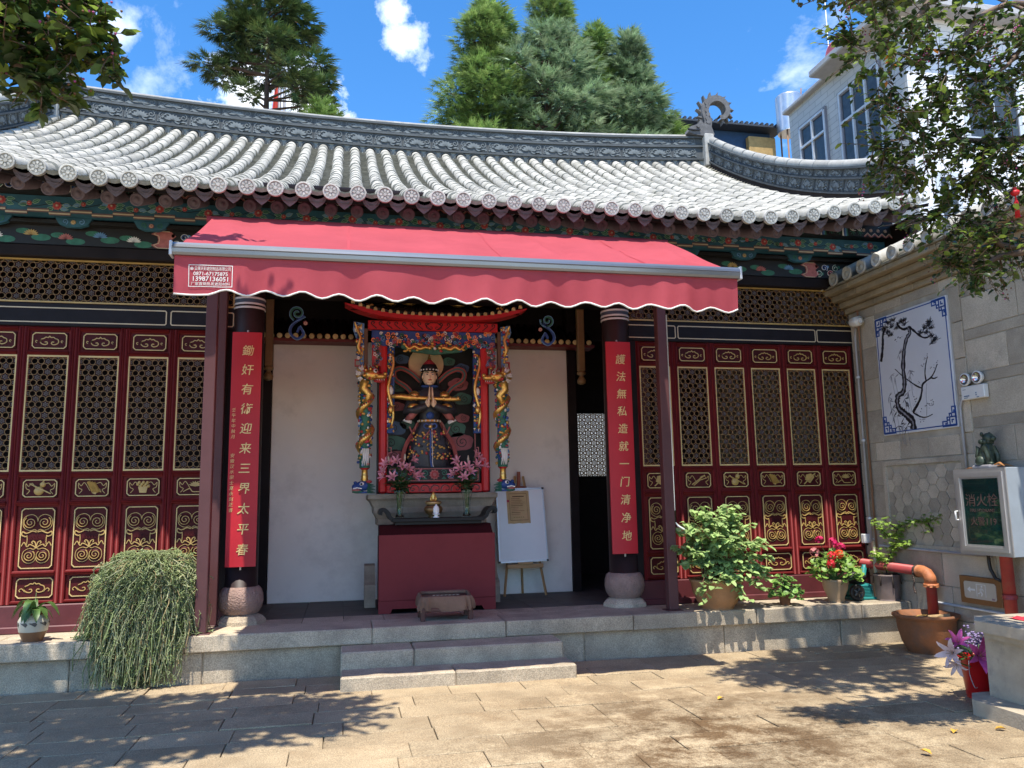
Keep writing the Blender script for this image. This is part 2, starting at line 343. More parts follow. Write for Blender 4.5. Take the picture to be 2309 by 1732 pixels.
# ------------------------------------------------------------------ ground
HP = 0.407
def build_ground():
    g = MB(); n = 24; S = 400
    # one sheet with finer cells near the courtyard
    xs = [-S, -40, -10, 12, 60, S]; ys = [-S, -40, -12, 0.1, 40, S]
    vs = [(x, y, -0.03) for x in xs for y in ys]
    g.add(vs, [(i*6+j, (i+1)*6+j, (i+1)*6+j+1, i*6+j+1) for i in range(5) for j in range(5)])
    go = tag(g.build('ground', JOINT), kind='structure')
    rnd = random.Random(3); k = 0
    y = -0.02; row = 0; stuff = MB(); cnt = 0
    cells = []
    while y > -9.2:
        h = 0.315+rnd.uniform(-.012, .012); x = -8.0+(row % 2)*0.31+rnd.uniform(-.05, .05)
        while x < 9:
            w = 0.62+rnd.choice([0, 0, 0, 0.12, -.1])+rnd.uniform(-.02, .02)
            cells.append((x, x+w, y-h, y)); x += w
        y -= h; row += 1
    def key(c):
        cx, cy = (c[0]+c[1])/2, (c[2]+c[3])/2
        d = math.hypot(cx-0, cy+7.776); vis = (cy > -4.2 and -4.6 < cx < 6.0)
        return (0 if vis else 1, d)
    cells.sort(key=key)
    for i, (x0, x1, y0, y1) in enumerate(cells):
        if x0 > 5.97: continue
        x1 = min(x1, 5.985)
        gp = 0.0015+rnd.random()*.0025; top = rnd.uniform(-.004, .003); tx, ty = rnd.uniform(-.003, .003), rnd.uniform(-.003, .003)
        b = MB() if cnt < 296 else stuff
        b.cbox(x0+gp, x1-gp, y0+gp, y1-gp, -0.035, top, .004, jit=.002, rnd=rnd)
        if cnt < 296:
            b.build('paving_slab', SLAB, go)
        cnt += 1
    tag(stuff.build('paving_slabs_beyond', SLAB, go), kind='stuff')
build_ground()

# ------------------------------------------------------------------ stone platform and steps
def build_platform():
    p = MB(); p.box(-7.5, 5.99, 0.09, 6.2, -0.02, 0.36)
    po = tag(p.build('platform', STONE), 'raised stone platform along the front of the hall', 'platform', kind='structure')
    rnd = random.Random(11)
    x = -7.4
    while x < 5.97:                                     # coping course
        w = min(rnd.uniform(1.1, 1.7), 5.985-x)
        if 5.985-x-w < .5: w = 5.985-x
        b = MB(); b.cbox(x+.003, x+w-.003, 0+rnd.uniform(-.004, .004), 0.50, HP-.148, HP+rnd.uniform(-.002, .001), .009, jit=.003, rnd=rnd); b.build('coping_stone', STONE, po); x += w
    x = -7.4
    while x < 5.97:                                     # lower course, set back under the coping
        w = min(rnd.uniform(1.0, 1.5), 5.985-x)
        if 5.985-x-w < .4: w = 5.985-x
        b = MB(); b.cbox(x+.004, x+w-.004, 0.070+rnd.uniform(-.004, .004), 0.3, -.03, HP-.153, .008, jit=.003, rnd=rnd); b.build('base_stone', STONE, po); x += w
    for i in range(26):                                 # floor tiles of the porch, running back into the recess
        for j in range(5):
            x0 = -4.4+i*.4; y0 = .505+j*.4
            if x0+.4 > 5.98: continue
            if j > 0 and not (-1.3 < x0 < 3.3): continue
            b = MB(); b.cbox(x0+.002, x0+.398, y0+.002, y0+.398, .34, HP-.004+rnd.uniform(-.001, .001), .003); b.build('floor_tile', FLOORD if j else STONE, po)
    st = MB(); st.cbox(-.02, .95, -.69, -.34, -.03, .112, .012, jit=.003, rnd=rnd); a1 = st.build('step_stone', STONE, po)
    st = MB(); st.cbox(.955, 2.03, -.685, -.34, -.03, .110, .012, jit=.003, rnd=rnd); st.build('step_stone', STONE, po)
    st = MB(); st.cbox(-.02, .62, -.345, .04, -.03, .258, .012, jit=.003, rnd=rnd); st.build('step_stone', STONE, po)
    st = MB(); st.cbox(.625, 2.0, -.342, .04, -.03, .256, .012, jit=.003, rnd=rnd); st.build('step_stone', STONE, po)
build_platform()

# ------------------------------------------------------------------ the hall
hall = thing('temple_hall', 'old hall with grey tiled roof and maroon lattice doors', 'temple', (0, 0.72, HP))
HL = (0, -0.72, -HP)                     # children are given in world metres
def hb(mb, name, mats, parent=None, **k):
    o = mb.build(name, mats, parent or hall)
    if parent is None: o.location = HL
    return o
EY, RY, Z0 = -0.45, 4.9, 4.43
def lift(x): d = max(0, x-4.25, -2.1-x); return .235*(d/1.5)**1.35
def rlift(x): return .21*(abs(x-1.0)/5.3)**2
def roofz(x, y):
    s = (y-EY)/(RY-EY); return Z0 + 5.35*(.40*s+.13*s*s) + lift(x)*max(0, 1-s)**1.6 + rlift(x)*s**2
def roofn(x, y):
    e = .02; t = Vector((0, 2*e, roofz(x, y+e)-roofz(x, y-e))).normalized(); return t, Vector((1, 0, 0)).cross(t)
ROWS = [-.165+.25*k for k in range(-17, 26)]
XL, XR = -4.47, 6.33
def build_roof():
    # deck (underside boards) - the roof part itself
    d = MB(); ny = 24; nx = 44
    for off, flip in ((-.03, 0), (-.075, 1)):
        vs = [(XL+(XR-XL)*i/nx, EY+.04+(RY-EY)*j/ny, roofz(XL+(XR-XL)*i/nx, EY+(RY-EY)*j/ny)+off) for i in range(nx+1) for j in range(ny+1)]
        d.add(vs, [(i*(ny+1)+j, (i+1)*(ny+1)+j, (i+1)*(ny+1)+j+1, i*(ny+1)+j+1) for i in range(nx) for j in range(ny)], 0)
    # back slope, plain
    vs = []
    for i in range(nx+1):
        x = XL+(XR-XL)*i/nx
        for j in range(9): y = RY+j*.36; vs.append((x, y, roofz(x, RY)-.05-(y-RY)*.62))
    d.add(vs, [(i*9+j, (i+1)*9+j, (i+1)*9+j+1, i*9+j+1) for i in range(nx) for j in range(8)], 1)
    roof = hb(d, 'roof', [DARKWOOD, TILED])
    # tube tile: half cylinder, lip at its lower end
    def tubetile(ln=.30, r=.078):
        b = MB(); n = 9
        prof = [(-.012, r), (.012, r+.004), (.03, r), (ln+.02, r-.010)]
        vs = []
        for t, rr in prof:
            for j in range(n):
                a = pi*j/(n-1)*1.12-pi*.06; vs.append((cos(a)*rr, t, sin(a)*rr))
        k = len(prof)
        b.add(vs, [(i*n+j, i*n+j+1, (i+1)*n+j+1, (i+1)*n+j) for i in range(k-1) for j in range(n-1)], 0, True)
        b.add(vs[:n]+[(0, -.012, 0)], [(j, j+1, n) for j in range(n-1)], 0)
        return b
    tb = tubetile(); tme = tb.mesh('tube_tile', [TILE])
    stuff = MB(); rnd = random.Random(5)
    def frame(x, y, dz=0):
        t, nn = roofn(x, y)
        m = Matrix(((1, t.x, nn.x, x), (0, t.y, nn.y, y), (0, t.z, nn.z, roofz(x, y)+dz), (0, 0, 0, 1))); return m
    cnt = 0
    for ri, x in enumerate(ROWS):
        y = EY+.005; i = 0
        while y < RY-.05:
            t, nn = roofn(x, y); m = frame(x, y)
            jm = Matrix.Rotation(rnd.uniform(-.03, .03), 4, 'Z') @ Matrix.Rotation(rnd.uniform(-.012, .012), 4, 'X')
            m = m @ jm @ Matrix.Translation((rnd.uniform(-.005, .005), 0, rnd.uniform(-.003, .004)))
            if i < 7 and cnt < 300:
                link('tube_tile', tme, roof, mw=m); cnt += 1
            else:
                stuff.add([m @ Vector(q) for q in tb.v], tb.f, 0, True)
            y += .295*t.y; i += 1
    tag(stuff.build('upper_tube_tiles', TILE, roof), kind='stuff')
    # pan tiles: stepped troughs between the rows
    pan = MB()
    for x in [ROWS[0]-.125]+[r+.125 for r in ROWS]:
        y = EY-.005
        while y < RY:
            t, nn = roofn(x, y); y2 = y+.10*t.y
            vs = []
            for yy, dz in ((y, .020), (y2, -.012)):
                for q, zq in ((-.084, .026), (-.045, -.004), (0, -.014), (.045, -.004), (.084, .026)):
                    p = Vector((x+q, yy, roofz(x, yy)))+nn*(zq+dz); vs.append(p)
            low = [Vector(q)-nn*.034 for q in vs[:5]]
            pan.add(vs, [(j, j+1, j+6, j+5) for j in range(4)], 0)
            pan.add(vs[:5]+low, [(j, j+1, j+6, j+5) for j in range(4)], 0)
            y = y2
    tag(pan.build('pan_tiles', TILED, roof), kind='stuff')
    # mortar fillet beside each row
    # round end discs with a lotus relief
    b = MB(); M = lambda u, v, w=0: (u, -w, v)
    b.lathe([(.075, -.03), (.075, .010), (.061, .012), (.059, .002), (0, .002)], n=22, axis='y', sm=False)
    for k in range(8):
        a = 2*pi*k/8; b.poly([(cos(a)*.02, sin(a)*.02), (cos(a-.3)*.042, sin(a-.3)*.042), (cos(a)*.056, sin(a)*.056), (cos(a+.3)*.042, sin(a+.3)*.042)], .002, .009, M)
    b.disc(0, 0, .016, .002, .012, M, n=10)
    dme = b.mesh('end_disc', [DISC])
    for x in ROWS:
        z = roofz(x, EY)
        link('end_disc', dme, roof, mw=Matrix.Translation((x, EY-.022, z+.012)) @ Matrix.Rotation(rnd.uniform(-.2, .2), 4, 'Y') @ Matrix.Rotation(.12, 4, 'X'))
    # drip tiles
    b = MB()
    top = [(-.088+.176*i/8, .028-.045*sin(pi*i/8)) for i in range(9)]
    bot = [(.088, .0), (.066, -.045), (.030, -.078), (0, -.100), (-.030, -.078), (-.066, -.045), (-.088, 0)]
    b.poly(top+bot, -.012, .004, M)
    b.line(smoothcurve([(-.06, -.012), (-.03, -.045), (0, -.06), (.03, -.045), (.06, -.012)], 4), .008, .004, .010, M)
    dm = b.mesh('drip_tile', [mat('drip_tile', (.12, .09, .095), .8, var=.25, scale=14, rand=.15)])
    for x in [r+.125 for r in ROWS[:-1]]:
        link('drip_tile', dm, roof, mw=Matrix.Translation((x, EY+.045, roofz(x, EY)-.030)) @ Matrix.Rotation(.2, 4, 'X'))
    # rafters with round painted ends
    b = MB(); b.lathe([(.062, -1.05), (.062, .006), (.05, .010), (.046, .004), (.020, .004), (.018, .010), (0, .010)], n=18, axis='y')
    rm = b.mesh('rafter', [RAFT])
    for x in ROWS:
        y0 = -.17; link('rafter', rm, roof, mw=Matrix.Translation((x-.005, y0, roofz(x, y0)-.175)) @ Matrix.Rotation(atan2(.42, 1), 4, 'X'))
    b = MB(); 
    vs = []
    for i in range(60):
        x = XL+(XR-XL)*i/59; vs += [(x, EY+.05, roofz(x, EY)-.04), (x, EY+.07, roofz(x, EY)-.075), (x, EY+.11, roofz(x, EY)-.04)]
    b.add(vs, [(3*i+j, 3*i+3+j, 3*i+3+(j+1) % 3, 3*i+(j+1) % 3) for i in range(59) for j in range(3)])
    b.build('eave_board', DARKWOOD, roof)
    return roof
roof = build_roof()

def vine_unit(b, M, L, h, w0, w1, m):            # one carved ridge tile: a rising vine with leaves
    b.line(smoothcurve([(.03*L, .15*h), (.16*L, .55*h), (.32*L, .85*h), (.5*L, .6*h), (.62*L, .2*h), (.8*L, .15*h), (.97*L, .2*h)], 4), .05*h*2, w0, w1, M, m)
    for a in range(7):
        t = radians(20+a*23); b.poly([(.5*L+cos(t)*.06*L, .30*h+sin(t)*.05*h), (.5*L+cos(t-.22)*.22*L, .28*h+sin(t-.2)*.42*h), (.5*L+cos(t)*.30*L, .28*h+sin(t)*.55*h), (.5*L+cos(t+.22)*.22*L, .28*h+sin(t+.2)*.42*h)], w0, w1*1.3, M, m)
    for s in (-1, 1):
        b.line(spiral(.5*L+s*.34*L, .66*h, .02*L, .12*L, 0 if s > 0 else pi, s*1.2, 10), .05*h, w0, w1, M, m)
        b.poly([(.5*L+s*.2*L, .1*h), (.5*L+s*.34*L, .35*h), (.5*L+s*.46*L, .28*h), (.5*L+s*.36*L, .08*h)], w0, w1, M, m)
def build_ridge():
    # main ridge: plinth, big carved band, small carved band, cap tiles
    rb = MB(); n = 44
    X0, X1 = -4.42, 6.33
    def band(b, z0, z1, y0, m=0):
        vs = []
        for i in range(n+1):
            x = X0+(X1-X0)*i/n; zb = roofz(x, RY)
            vs += [(x, y0, zb+z0), (x, y0, zb+z1), (x, 2*(RY+.13)-y0, zb+z0), (x, 2*(RY+.13)-y0, zb+z1)]
        b.add(vs, [(4*i+a, 4*i+4+a, 4*i+4+c, 4*i+c) for i in range(n) for a, c in ((0, 1), (1, 3), (2, 3), (0, 2))], m)
        e = 4*n; b.add([vs[0], vs[1], vs[3], vs[2]], [(0, 1, 2, 3)], m); b.add(vs[e:e+4], [(0, 1, 3, 2)], m)
    band(rb, -.10, .10, RY-.02, 1); band(rb, .095, .125, RY-.055); band(rb, .12, .345, RY-.012)
    band(rb, .34, .375, RY-.045); band(rb, .37, .515, RY-.01); band(rb, .51, .545, RY-.05)
    ro = hb(rb, 'main_ridge', [RIDGE, mat('ridge_plinth', (.25, .27, .26), .85, var=.2, scale=5)])
    L1, L2 = .48, .48
    u = MB(); M = lambda a, c, w=0: (a, -w, c); vine_unit(u, M, L1-.012, .20, -.002, .016, 0); u.box(.0, L1-.01, -.006, .004, 0, .205, 1)
    ume = u.mesh('carved_tile', [RIDGEL, RIDGE])
    u = MB(); vine_unit(u, M, L2-.012, .12, -.002, .010, 0); u.box(0, L2-.01, -.004, .004, 0, .13, 1); sme = u.mesh('carved_tile_small', [RIDGEL, RIDGE])
    u = MB()
    u.tube([(-.004, 0, 0), (.30, 0, 0)], .075, 12); cme = u.mesh('cap_tile', [CAPT])
    x = X0+.01
    while x < X1-.3:
        zb = roofz(x, RY); sl = atan2(roofz(x+L1, RY)-zb, L1)
        link('carved_tile', ume, ro, mw=Matrix.Translation((x, RY-.014, zb+.132)) @ Matrix.Rotation(-sl, 4, 'Y'))
        link('carved_tile', sme, ro, mw=Matrix.Translation((x, RY-.012, zb+.381)) @ Matrix.Rotation(-sl, 4, 'Y')); x += L1
    x = X0+.01
    while x < X1-.2:
        zb = roofz(x, RY); sl = atan2(roofz(x+.3, RY)-zb, .3)
        link('cap_tile', cme, ro, mw=Matrix.Translation((x, RY+.10, zb+.56)) @ Matrix.Rotation(-sl, 4, 'Y')); x += .302
    u = MB(); u.lathe([(.115, -.012), (.115, .006), (.085, .008), (.08, -.01)], n=16, axis='y')   # collars where the rows meet the ridge
    col = u.mesh('row_collar', [RIDGE])
    for x in ROWS: link('row_collar', col, ro, mw=Matrix.Translation((x, RY-.03, roofz(x, RY-.03)+.02)))
    # descending ridges at both ends
    for X, sgn in ((6.40, 1), (-4.50, -1)):
        ys = [4.95-.16*i for i in range(31)]; b = MB()
        def hgt(y): return .50 if y > .3 else .50
        prof = [(-.10, .12), (.09, .12), (.09, .15), (.115, .15), (.115, .30), (.14, .30), (.14, .33), (.115, .33), (.115, .45), (.16, .45), (.16, .48)]
        lay = [(-.12, .10, .07, 1), (.10, .125, .10, 0), (.12, .30, .065, 0), (.30, .33, .10, 0), (.325, .45, .065, 0), (.445, .475, .11, 0)]
        for z0, z1, hw, m in lay:
            vs = []
            for y in ys:
                zb = roofz(X, y)
                vs += [(X-hw, y, zb+z0), (X+hw, y, zb+z0), (X+hw, y, zb+z1), (X-hw, y, zb+z1)]
            b.add(vs, [(4*i+a, 4*i+4+a, 4*i+4+(a+1) % 4, 4*i+(a+1) % 4) for i in range(len(ys)-1) for a in range(4)], m)
            e = len(vs)-4; b.add(vs[:4], [(0, 1, 2, 3)], m); b.add(vs[e:], [(0, 1, 2, 3)], m)
        do = hb(b, 'descending_ridge', [RIDGE, BLACKIN])
        for i in range(15):
            y = 4.9-.32*i; y2 = y-.31; zb, z2 = roofz(X, y), roofz(X, y2)
            sl = atan2(z2-zb, .31)
            # inner side carries carved tiles: local x runs down the slope (-Y), faces the roof
            base = Matrix.Translation((X-sgn*.068, y if sgn > 0 else y2, (zb if sgn > 0 else z2)+.128))
            rot = Matrix.Rotation(-pi/2 if sgn > 0 else pi/2, 4, 'Z') @ Matrix.Rotation(-sl if sgn > 0 else sl, 4, 'Y') @ Matrix.Scale(.31/.48, 4, (1, 0, 0))
            link('carved_tile', ume, do, mw=base @ rot @ Matrix.Scale(.82, 4, (0, 0, 1)))
            base.translation.z += .205
            link('carved_tile', sme, do, mw=base @ rot @ Matrix.Scale(.85, 4, (0, 0, 1)))
            bl = Matrix.Translation((X, y, zb+.50)) @ Matrix.Rotation(-pi/2, 4, 'Z') @ Matrix.Rotation(-sl, 4, 'Y') @ Matrix.Scale(1.12, 4, (1, 0, 0))
            link('cap_tile', cme, do, mw=bl)
    # the divider blocks and dragon ornament
    for X in (6.34, -4.45):
        b = MB(); zb = roofz(X, RY); b.cbox(X-.09, X+.09, RY-.14, RY+.28, zb-.05, zb+.56, .015); hb(b, 'ridge_end_block', CAPT)
    for X, sg in ((6.36, 1), (-4.47, -1)):
        b = MB(); zb = roofz(X, RY)+.56; M = lambda u, v, w=0: (X+sg*u, RY-w, zb+v)
        body = smoothcurve([(-.28, .06), (-.20, .10), (-.10, .13), (-.02, .16), (.0, .28), (-.04, .42), (-.02, .58), (.10, .70), (.26, .72), (.38, .62), (.40, .48), (.33, .38), (.24, .36)], 5)
        wd = [.10+.05*min(1, i/10) if i < 15 else .15-.07*min(1, (i-15)/40) for i in range(len(body))]
        b.line(body, wd, -.10, .08, M, 0)
        for i in range(14, len(body)-3, 3):
            u0, v0 = body[i]; u1, v1 = body[i+1]; d = Vector((u1-u0, v1-v0)).normalized(); nx, ny = -d.y, d.x; w = wd[i]/2
            b.poly([(u0+nx*w*.8-d.x*.03, v0+ny*w*.8-d.y*.03), (u0+nx*w*.8+d.x*.03, v0+ny*w*.8+d.y*.03), (u0+nx*(w+.09)+d.x*.05, v0+ny*(w+.09)+d.y*.05)], -.05, .04, M, 0)
        b.poly([(-.40, .02), (-.36, .12), (-.24, .17), (-.14, .20), (.04, .18), (.10, .0), (-.1, -.04), (-.3, -.02)], -.12, .10, M, 0)
        b.poly([(-.20, .20), (-.13, .29), (-.08, .22)], -.06, .06, M, 0); b.poly([(-.08, .22), (.02, .33), (.02, .2)], -.06, .06, M, 0)
        b.disc(-.22, .13, .03, .09, .13, M, 0); b.line([(-.42, .06), (-.30, .05), (-.18, .06)], .02, .09, .125, M, 1)
        for t in range(6): b.disc(.0-.02*(t % 2), .24+.075*t, .04, .07, .095, M, 0)
        hb(b, 'dragon_ornament', [mat('ornament_clay', (.115, .115, .118), .8, var=.3, scale=12, bump=.4, bscale=60), BLACK])
build_ridge()
# ------------------------------------------------------------------ hall body
DY = 0.72
def build_body():
    b = MB(); b.poly([(.80, .36), (4.6, .36), (4.6, 6.6), (.80, 4.55)], -4.30, -4.42, lambda u, v, w: (w, u, v)); hb(b, 'side_wall', WALLSTONE)
    b = MB(); b.poly([(.80, .36), (4.6, .36), (4.6, 6.6), (.80, 4.55)], 6.24, 6.10, lambda u, v, w: (w, u, v)); hb(b, 'side_wall', WALLSTONE)
    b = MB()                                       # back wall with two window openings
    xs = [-4.42, -2.5, -1.55, 3.35, 4.6, 6.24]
    for i in range(5):
        x0, x1 = xs[i], xs[i+1]
        if i in (1, 3): b.box(x0, x1, 4.6, 4.72, .36, 1.88); b.box(x0, x1, 4.6, 4.72, 2.98, 6.6)
        else: b.box(x0, x1, 4.6, 4.72, .36, 6.6)
    hb(b, 'back_wall', BLACKIN)
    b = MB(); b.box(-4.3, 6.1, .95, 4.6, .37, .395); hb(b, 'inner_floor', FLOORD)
    b = MB(); b.box(-4.3, 6.1, .90, 4.6, 4.62, 4.66); hb(b, 'ceiling', DARKWOOD)
build_body()

def lattice_mesh(w, h, name, seed=0, big=1.0, hole=.0255):
    """rings and stars on a triangular grid, u 0..w, v 0..h, facing -Y"""
    a, rh = .0635*big, .0535*big; b = MB(); M = lambda u, v, ww=0: (u, -ww, v)
    nr = int(round(h/rh)); rh = h/nr; nc = max(3, int(round(w/a))); a = w/nc
    for r_ in range(nr+1):
        v = r_*rh
        for c in range(-1, nc+2):
            u = c*a+(a/2 if r_ % 2 else 0)
            if u < -.012 or u > w+.012: continue
            k = (c + (0 if r_ % 2 == 0 else 2) + 0) % 3
            if k == 0:
                st = []
                for q in range(12):
                    rr = .024*big if q % 2 == 0 else .013*big; t = pi*q/6+pi/6; st.append((u+rr*cos(t), v+rr*sin(t)))
                b.line(st, .0042*big, -.012, .004, M, 2, closed=True); b.disc(u, v, .006*big, -.012, .006, M, 2, n=6)
                for q in range(6):
                    t = pi*q/3; b.line([(u+.012*big*cos(t), v+.012*big*sin(t)), (u+.036*big*cos(t), v+.036*big*sin(t))], .006*big, -.012, .0, M, 0)
            else:
                b.ring(u, v, hole*big, .0325*big, -.014, .000, M, 0, n=12)
                b.ring(u, v, .0265*big, .0305*big, -.0, .007, M, 1, n=12)
    return b.mesh(name, [MAROON2, LATG, STARW])

LW, LH = .3586, 1.125          # lattice opening of a leaf
def ruyi(b, M, u, v, s, m, wd=.007, w0=0, w1=.006, foot=True):
    """cloud-head scroll centred on (u,v)"""
    out = [(-1, -.10), (-.92, .22), (-.62, .34), (-.42, .50), (-.16, .46), (0, .62), (.16, .46), (.42, .50), (.62, .34), (.92, .22), (1, -.10), (.8, -.34), (.45, -.42), (.22, -.28), (.30, -.08), (.52, -.10)]
    L = smoothcurve([(u+x*s, v+y*s) for x, y in out], 3); b.line(L, wd, w0, w1, M, m)
    Rr = smoothcurve([(u-x*s, v+y*s) for x, y in out[9:]], 3); b.line(Rr, wd, w0, w1, M, m)
def scroll_pair(b, M, uc, vc, s, m, up=1):
    for sg in (-1, 1):
        b.ell(M(uc+sg*.50*s, vc, 0.0), (.44*s, .016, .46*s), 0, 14, 6)
        sp = spiral(uc+sg*.50*s, vc, .06*s, .46*s, pi/2 if sg > 0 else pi/2, sg*1.9*up, 30); b.line(sp, .0055, .004, .020, M, m)
    o = [(0, .02*s), (.06*s, .36*s), (.28*s, .56*s), (.52*s, .60*s), (.80*s, .50*s), (.98*s, .28*s), (1.02*s, 0), (.95*s, -.32*s), (.72*s, -.52*s), (.45*s, -.60*s), (.2*s, -.52*s), (0, -.66*s)]
    for sg in (-1, 1): b.line(smoothcurve([(uc+sg*x, vc+up*y) for x, y in o], 3), .0055, .0, .010, M, m)
def emblem(b, M, uc, vc, kind):
    g = 1
    if kind == 0:      # gourd with sword
        b.ell(M(uc-.01, vc-.025, .004), (.045, .02, .042), g, 14, 8); b.ell(M(uc+.022, vc+.035, .004), (.028, .018, .027), g, 12, 8)
        b.line([(uc-.09, vc+.045), (uc+.10, vc-.052)], .010, .0, .022, M, g); b.line([(uc+.02, vc+.058), (uc+.035, vc+.075)], .008, 0, .012, M, g)
    elif kind == 1:    # bundle of tubes
        for k in range(3): b.tube([M(uc-.035+.022*k, vc+.06-.006*k, .01), M(uc+.012+.026*k, vc-.038-.002*k, .012)], [.018, .016], 8, g)
        b.poly([(uc+.0, vc-.05), (uc+.03, vc-.065), (uc+.05, vc-.04), (uc+.085, vc-.045), (uc+.07, vc-.01), (uc+.02, vc-.015)], 0, .012, M, g)
    elif kind == 2:    # flower basket
        for k in range(9): b.ell(M(uc-.05+.0125*k, vc+.028+.02*sin(k*2.1), .006), (.016, .012, .016), g, 8, 5)
        b.poly([(uc-.045, vc+.0), (uc+.045, vc+.01), (uc+.03, vc-.055), (uc-.03, vc-.055)], 0, .014, M, g)
    elif kind == 3:    # fan on a sword
        b.poly([(uc-.05, vc-.01), (uc-.03, vc+.05), (uc+.03, vc+.06), (uc+.07, vc+.02), (uc+.01, vc-.05)], 0, .014, M, g); b.line([(uc-.07, vc-.062), (uc+.08, vc+.06)], .010, 0, .020, M, g)
    elif kind == 4:    # crossed swords
        b.line([(uc-.08, vc-.05), (uc+.08, vc+.055)], .012, 0, .014, M, g); b.line([(uc-.06, vc-.06), (uc+.02, vc+.0), (uc+.09, vc+.02)], .009, 0, .012, M, g)
    else:              # lotus
        for k in range(7):
            t = radians(20+k*23); b.poly([(uc+.02, vc), (uc+.02+cos(t-.2)*.04, vc+sin(t-.2)*.04), (uc+.02+cos(t)*.065, vc+sin(t)*.055), (uc+.02+cos(t+.2)*.04, vc+sin(t+.2)*.04)], 0, .008, M, g)
        b.line(smoothcurve([(uc-.09, vc-.05), (uc-.03, vc-.02), (uc+.0, vc-.05), (uc+.08, vc-.05)], 4), .008, 0, .008, M, g)
    for sg in (-1, 1):  # trailing ribbons
        b.line(smoothcurve([(uc+sg*.02, vc+sg*.03), (uc+sg*.07, vc+.05), (uc+sg*.10, vc+.02), (uc+sg*.125, vc+.045), (uc+sg*.12, vc-.0), (uc+sg*.09, vc-.02), (uc+sg*.115, vc-.055)], 4), .006, 0, .006, M, 1)
lat_me = lattice_mesh(LW, LH, 'lattice')
def leaf_meshes():
    M = lambda u, v, w=0: (u, -w, v); out = {}
    f = MB(); U0, U1 = -.0515, .410
    f.box(U0+.003, U1-.003, .012, .03, .665, 1.90, 0); f.box(U0+.003, U1-.003, .012, .03, 3.06, 3.336, 0)
    for a, c in ((U0+.002, -.004), (LW+.004, U1-.002)):
        f.cbox(a, c, -.016, .03, .665, 3.336, .006)
        f.tube([((a+c)/2, -.014, .67), ((a+c)/2, -.014, 3.33)], .012, 8)
    for z0, z1, w in ((.665, .700, .018), (.930, .975, .030), (1.585, 1.635, .022), (1.855, 1.905, .018), (3.050, 3.095, .018), (3.295, 3.336, .014)):
        f.cbox(U0+.045, U1-.045, -w, .02, z0, z1, .008); f.tube([(U0+.047, -w, (z0+z1)/2), (U1-.047, -w, (z0+z1)/2)], .013, 8)
    out['leaf'] = f.mesh('door_leaf', [MAROON])
    g = MB()
    for w_, wd, m in ((.012, .016, 0), (-.004, .030, 1)): g.line([(-.002, 1.917), (LW+.002, 1.917), (LW+.002, 3.040), (-.002, 3.040)], wd, -.01, w_, M, m, closed=True)
    out['lattice_frame'] = g.mesh('lattice_frame', [FRAMEG, MAROON])
    def panel(name, u0, u1, v0, v1, fn):
        p = MB(); p.cbox(u0-.012, u1+.012, -.004, .015, v0-.010, v1+.010, .006, 0)
        p.line(oct_frame(u0, u1, v0, v1, .022), .0085, .0, .012, M, 2, closed=True); fn(p)
        out[name] = p.mesh(name, [MAROON2, GOLD, FRAMEG])
    def cl(p):
        uc, vc = .182, 3.187; ruyi(p, M, uc, vc, .082, 1, .009, .002, .010)
        for sg in (-1, 1): p.line(spiral(uc+sg*.115, vc, .004, .014, 0, .8, 8), .006, .002, .010, M, 1)
    panel('cloud_panel', .030, .335, 3.118, 3.269, cl)
    def sc(p):
        uc = .1875; scroll_pair(p, M, uc, 1.425, .125, 1); scroll_pair(p, M, uc, 1.115, .115, 1, -1)
        for sg in (-1, 1):
            p.line(smoothcurve([(uc+sg*.005, 1.335), (uc+sg*.04, 1.345), (uc+sg*.09, 1.325), (uc+sg*.125, 1.34), (uc+sg*.13, 1.31), (uc+sg*.10, 1.295), (uc+sg*.085, 1.30)], 4), .009, .002, .012, M, 1)
            p.line(smoothcurve([(uc+sg*.085, 1.305), (uc+sg*.082, 1.26), (uc+sg*.085, 1.22)], 4), .007, .002, .010, M, 1)
            p.line(smoothcurve([(uc+sg*.13, 1.205), (uc+sg*.11, 1.24), (uc+sg*.095, 1.225), (uc+sg*.08, 1.20), (uc+sg*.06, 1.215)], 4), .008, .002, .010, M, 1)
            p.line(smoothcurve([(uc, 1.19), (uc+sg*.01, 1.235), (uc+sg*.03, 1.252), (uc+sg*.04, 1.238), (uc+sg*.03, 1.228)], 4), .008, .002, .012, M, 1)
            p.line(smoothcurve([(uc, 1.185), (uc+sg*.03, 1.21), (uc+sg*.06, 1.22), (uc+sg*.07, 1.205)], 4), .008, .002, .012, M, 1)
        for k in range(5): p.poly([(uc-.05+.025*k-.012, 1.265), (uc-.05+.025*k, 1.30-.006*abs(k-2)), (uc-.05+.025*k+.012, 1.265)], .0, .010, M, 0)
    panel('scroll_panel', .045, .330, .999, 1.556, sc)
    def ft(p):
        uc, vc = .195, .812; ruyi(p, M, uc, vc, .088, 1, .008, .002, .010)
        for sg in (-1, 1): p.line(smoothcurve([(uc+sg*.08, vc-.03), (uc+sg*.11, vc+.0), (uc+sg*.13, vc-.015), (uc+sg*.12, vc-.03)], 4), .007, .002, .010, M, 1)
    panel('foot_panel', .040, .350, .727, .903, ft)
    for k in range(6): panel('emblem%d' % k, .040, .332, 1.668, 1.828, lambda p, k=k: emblem(p, M, .186, 1.748, k))
    return out
LM = leaf_meshes()
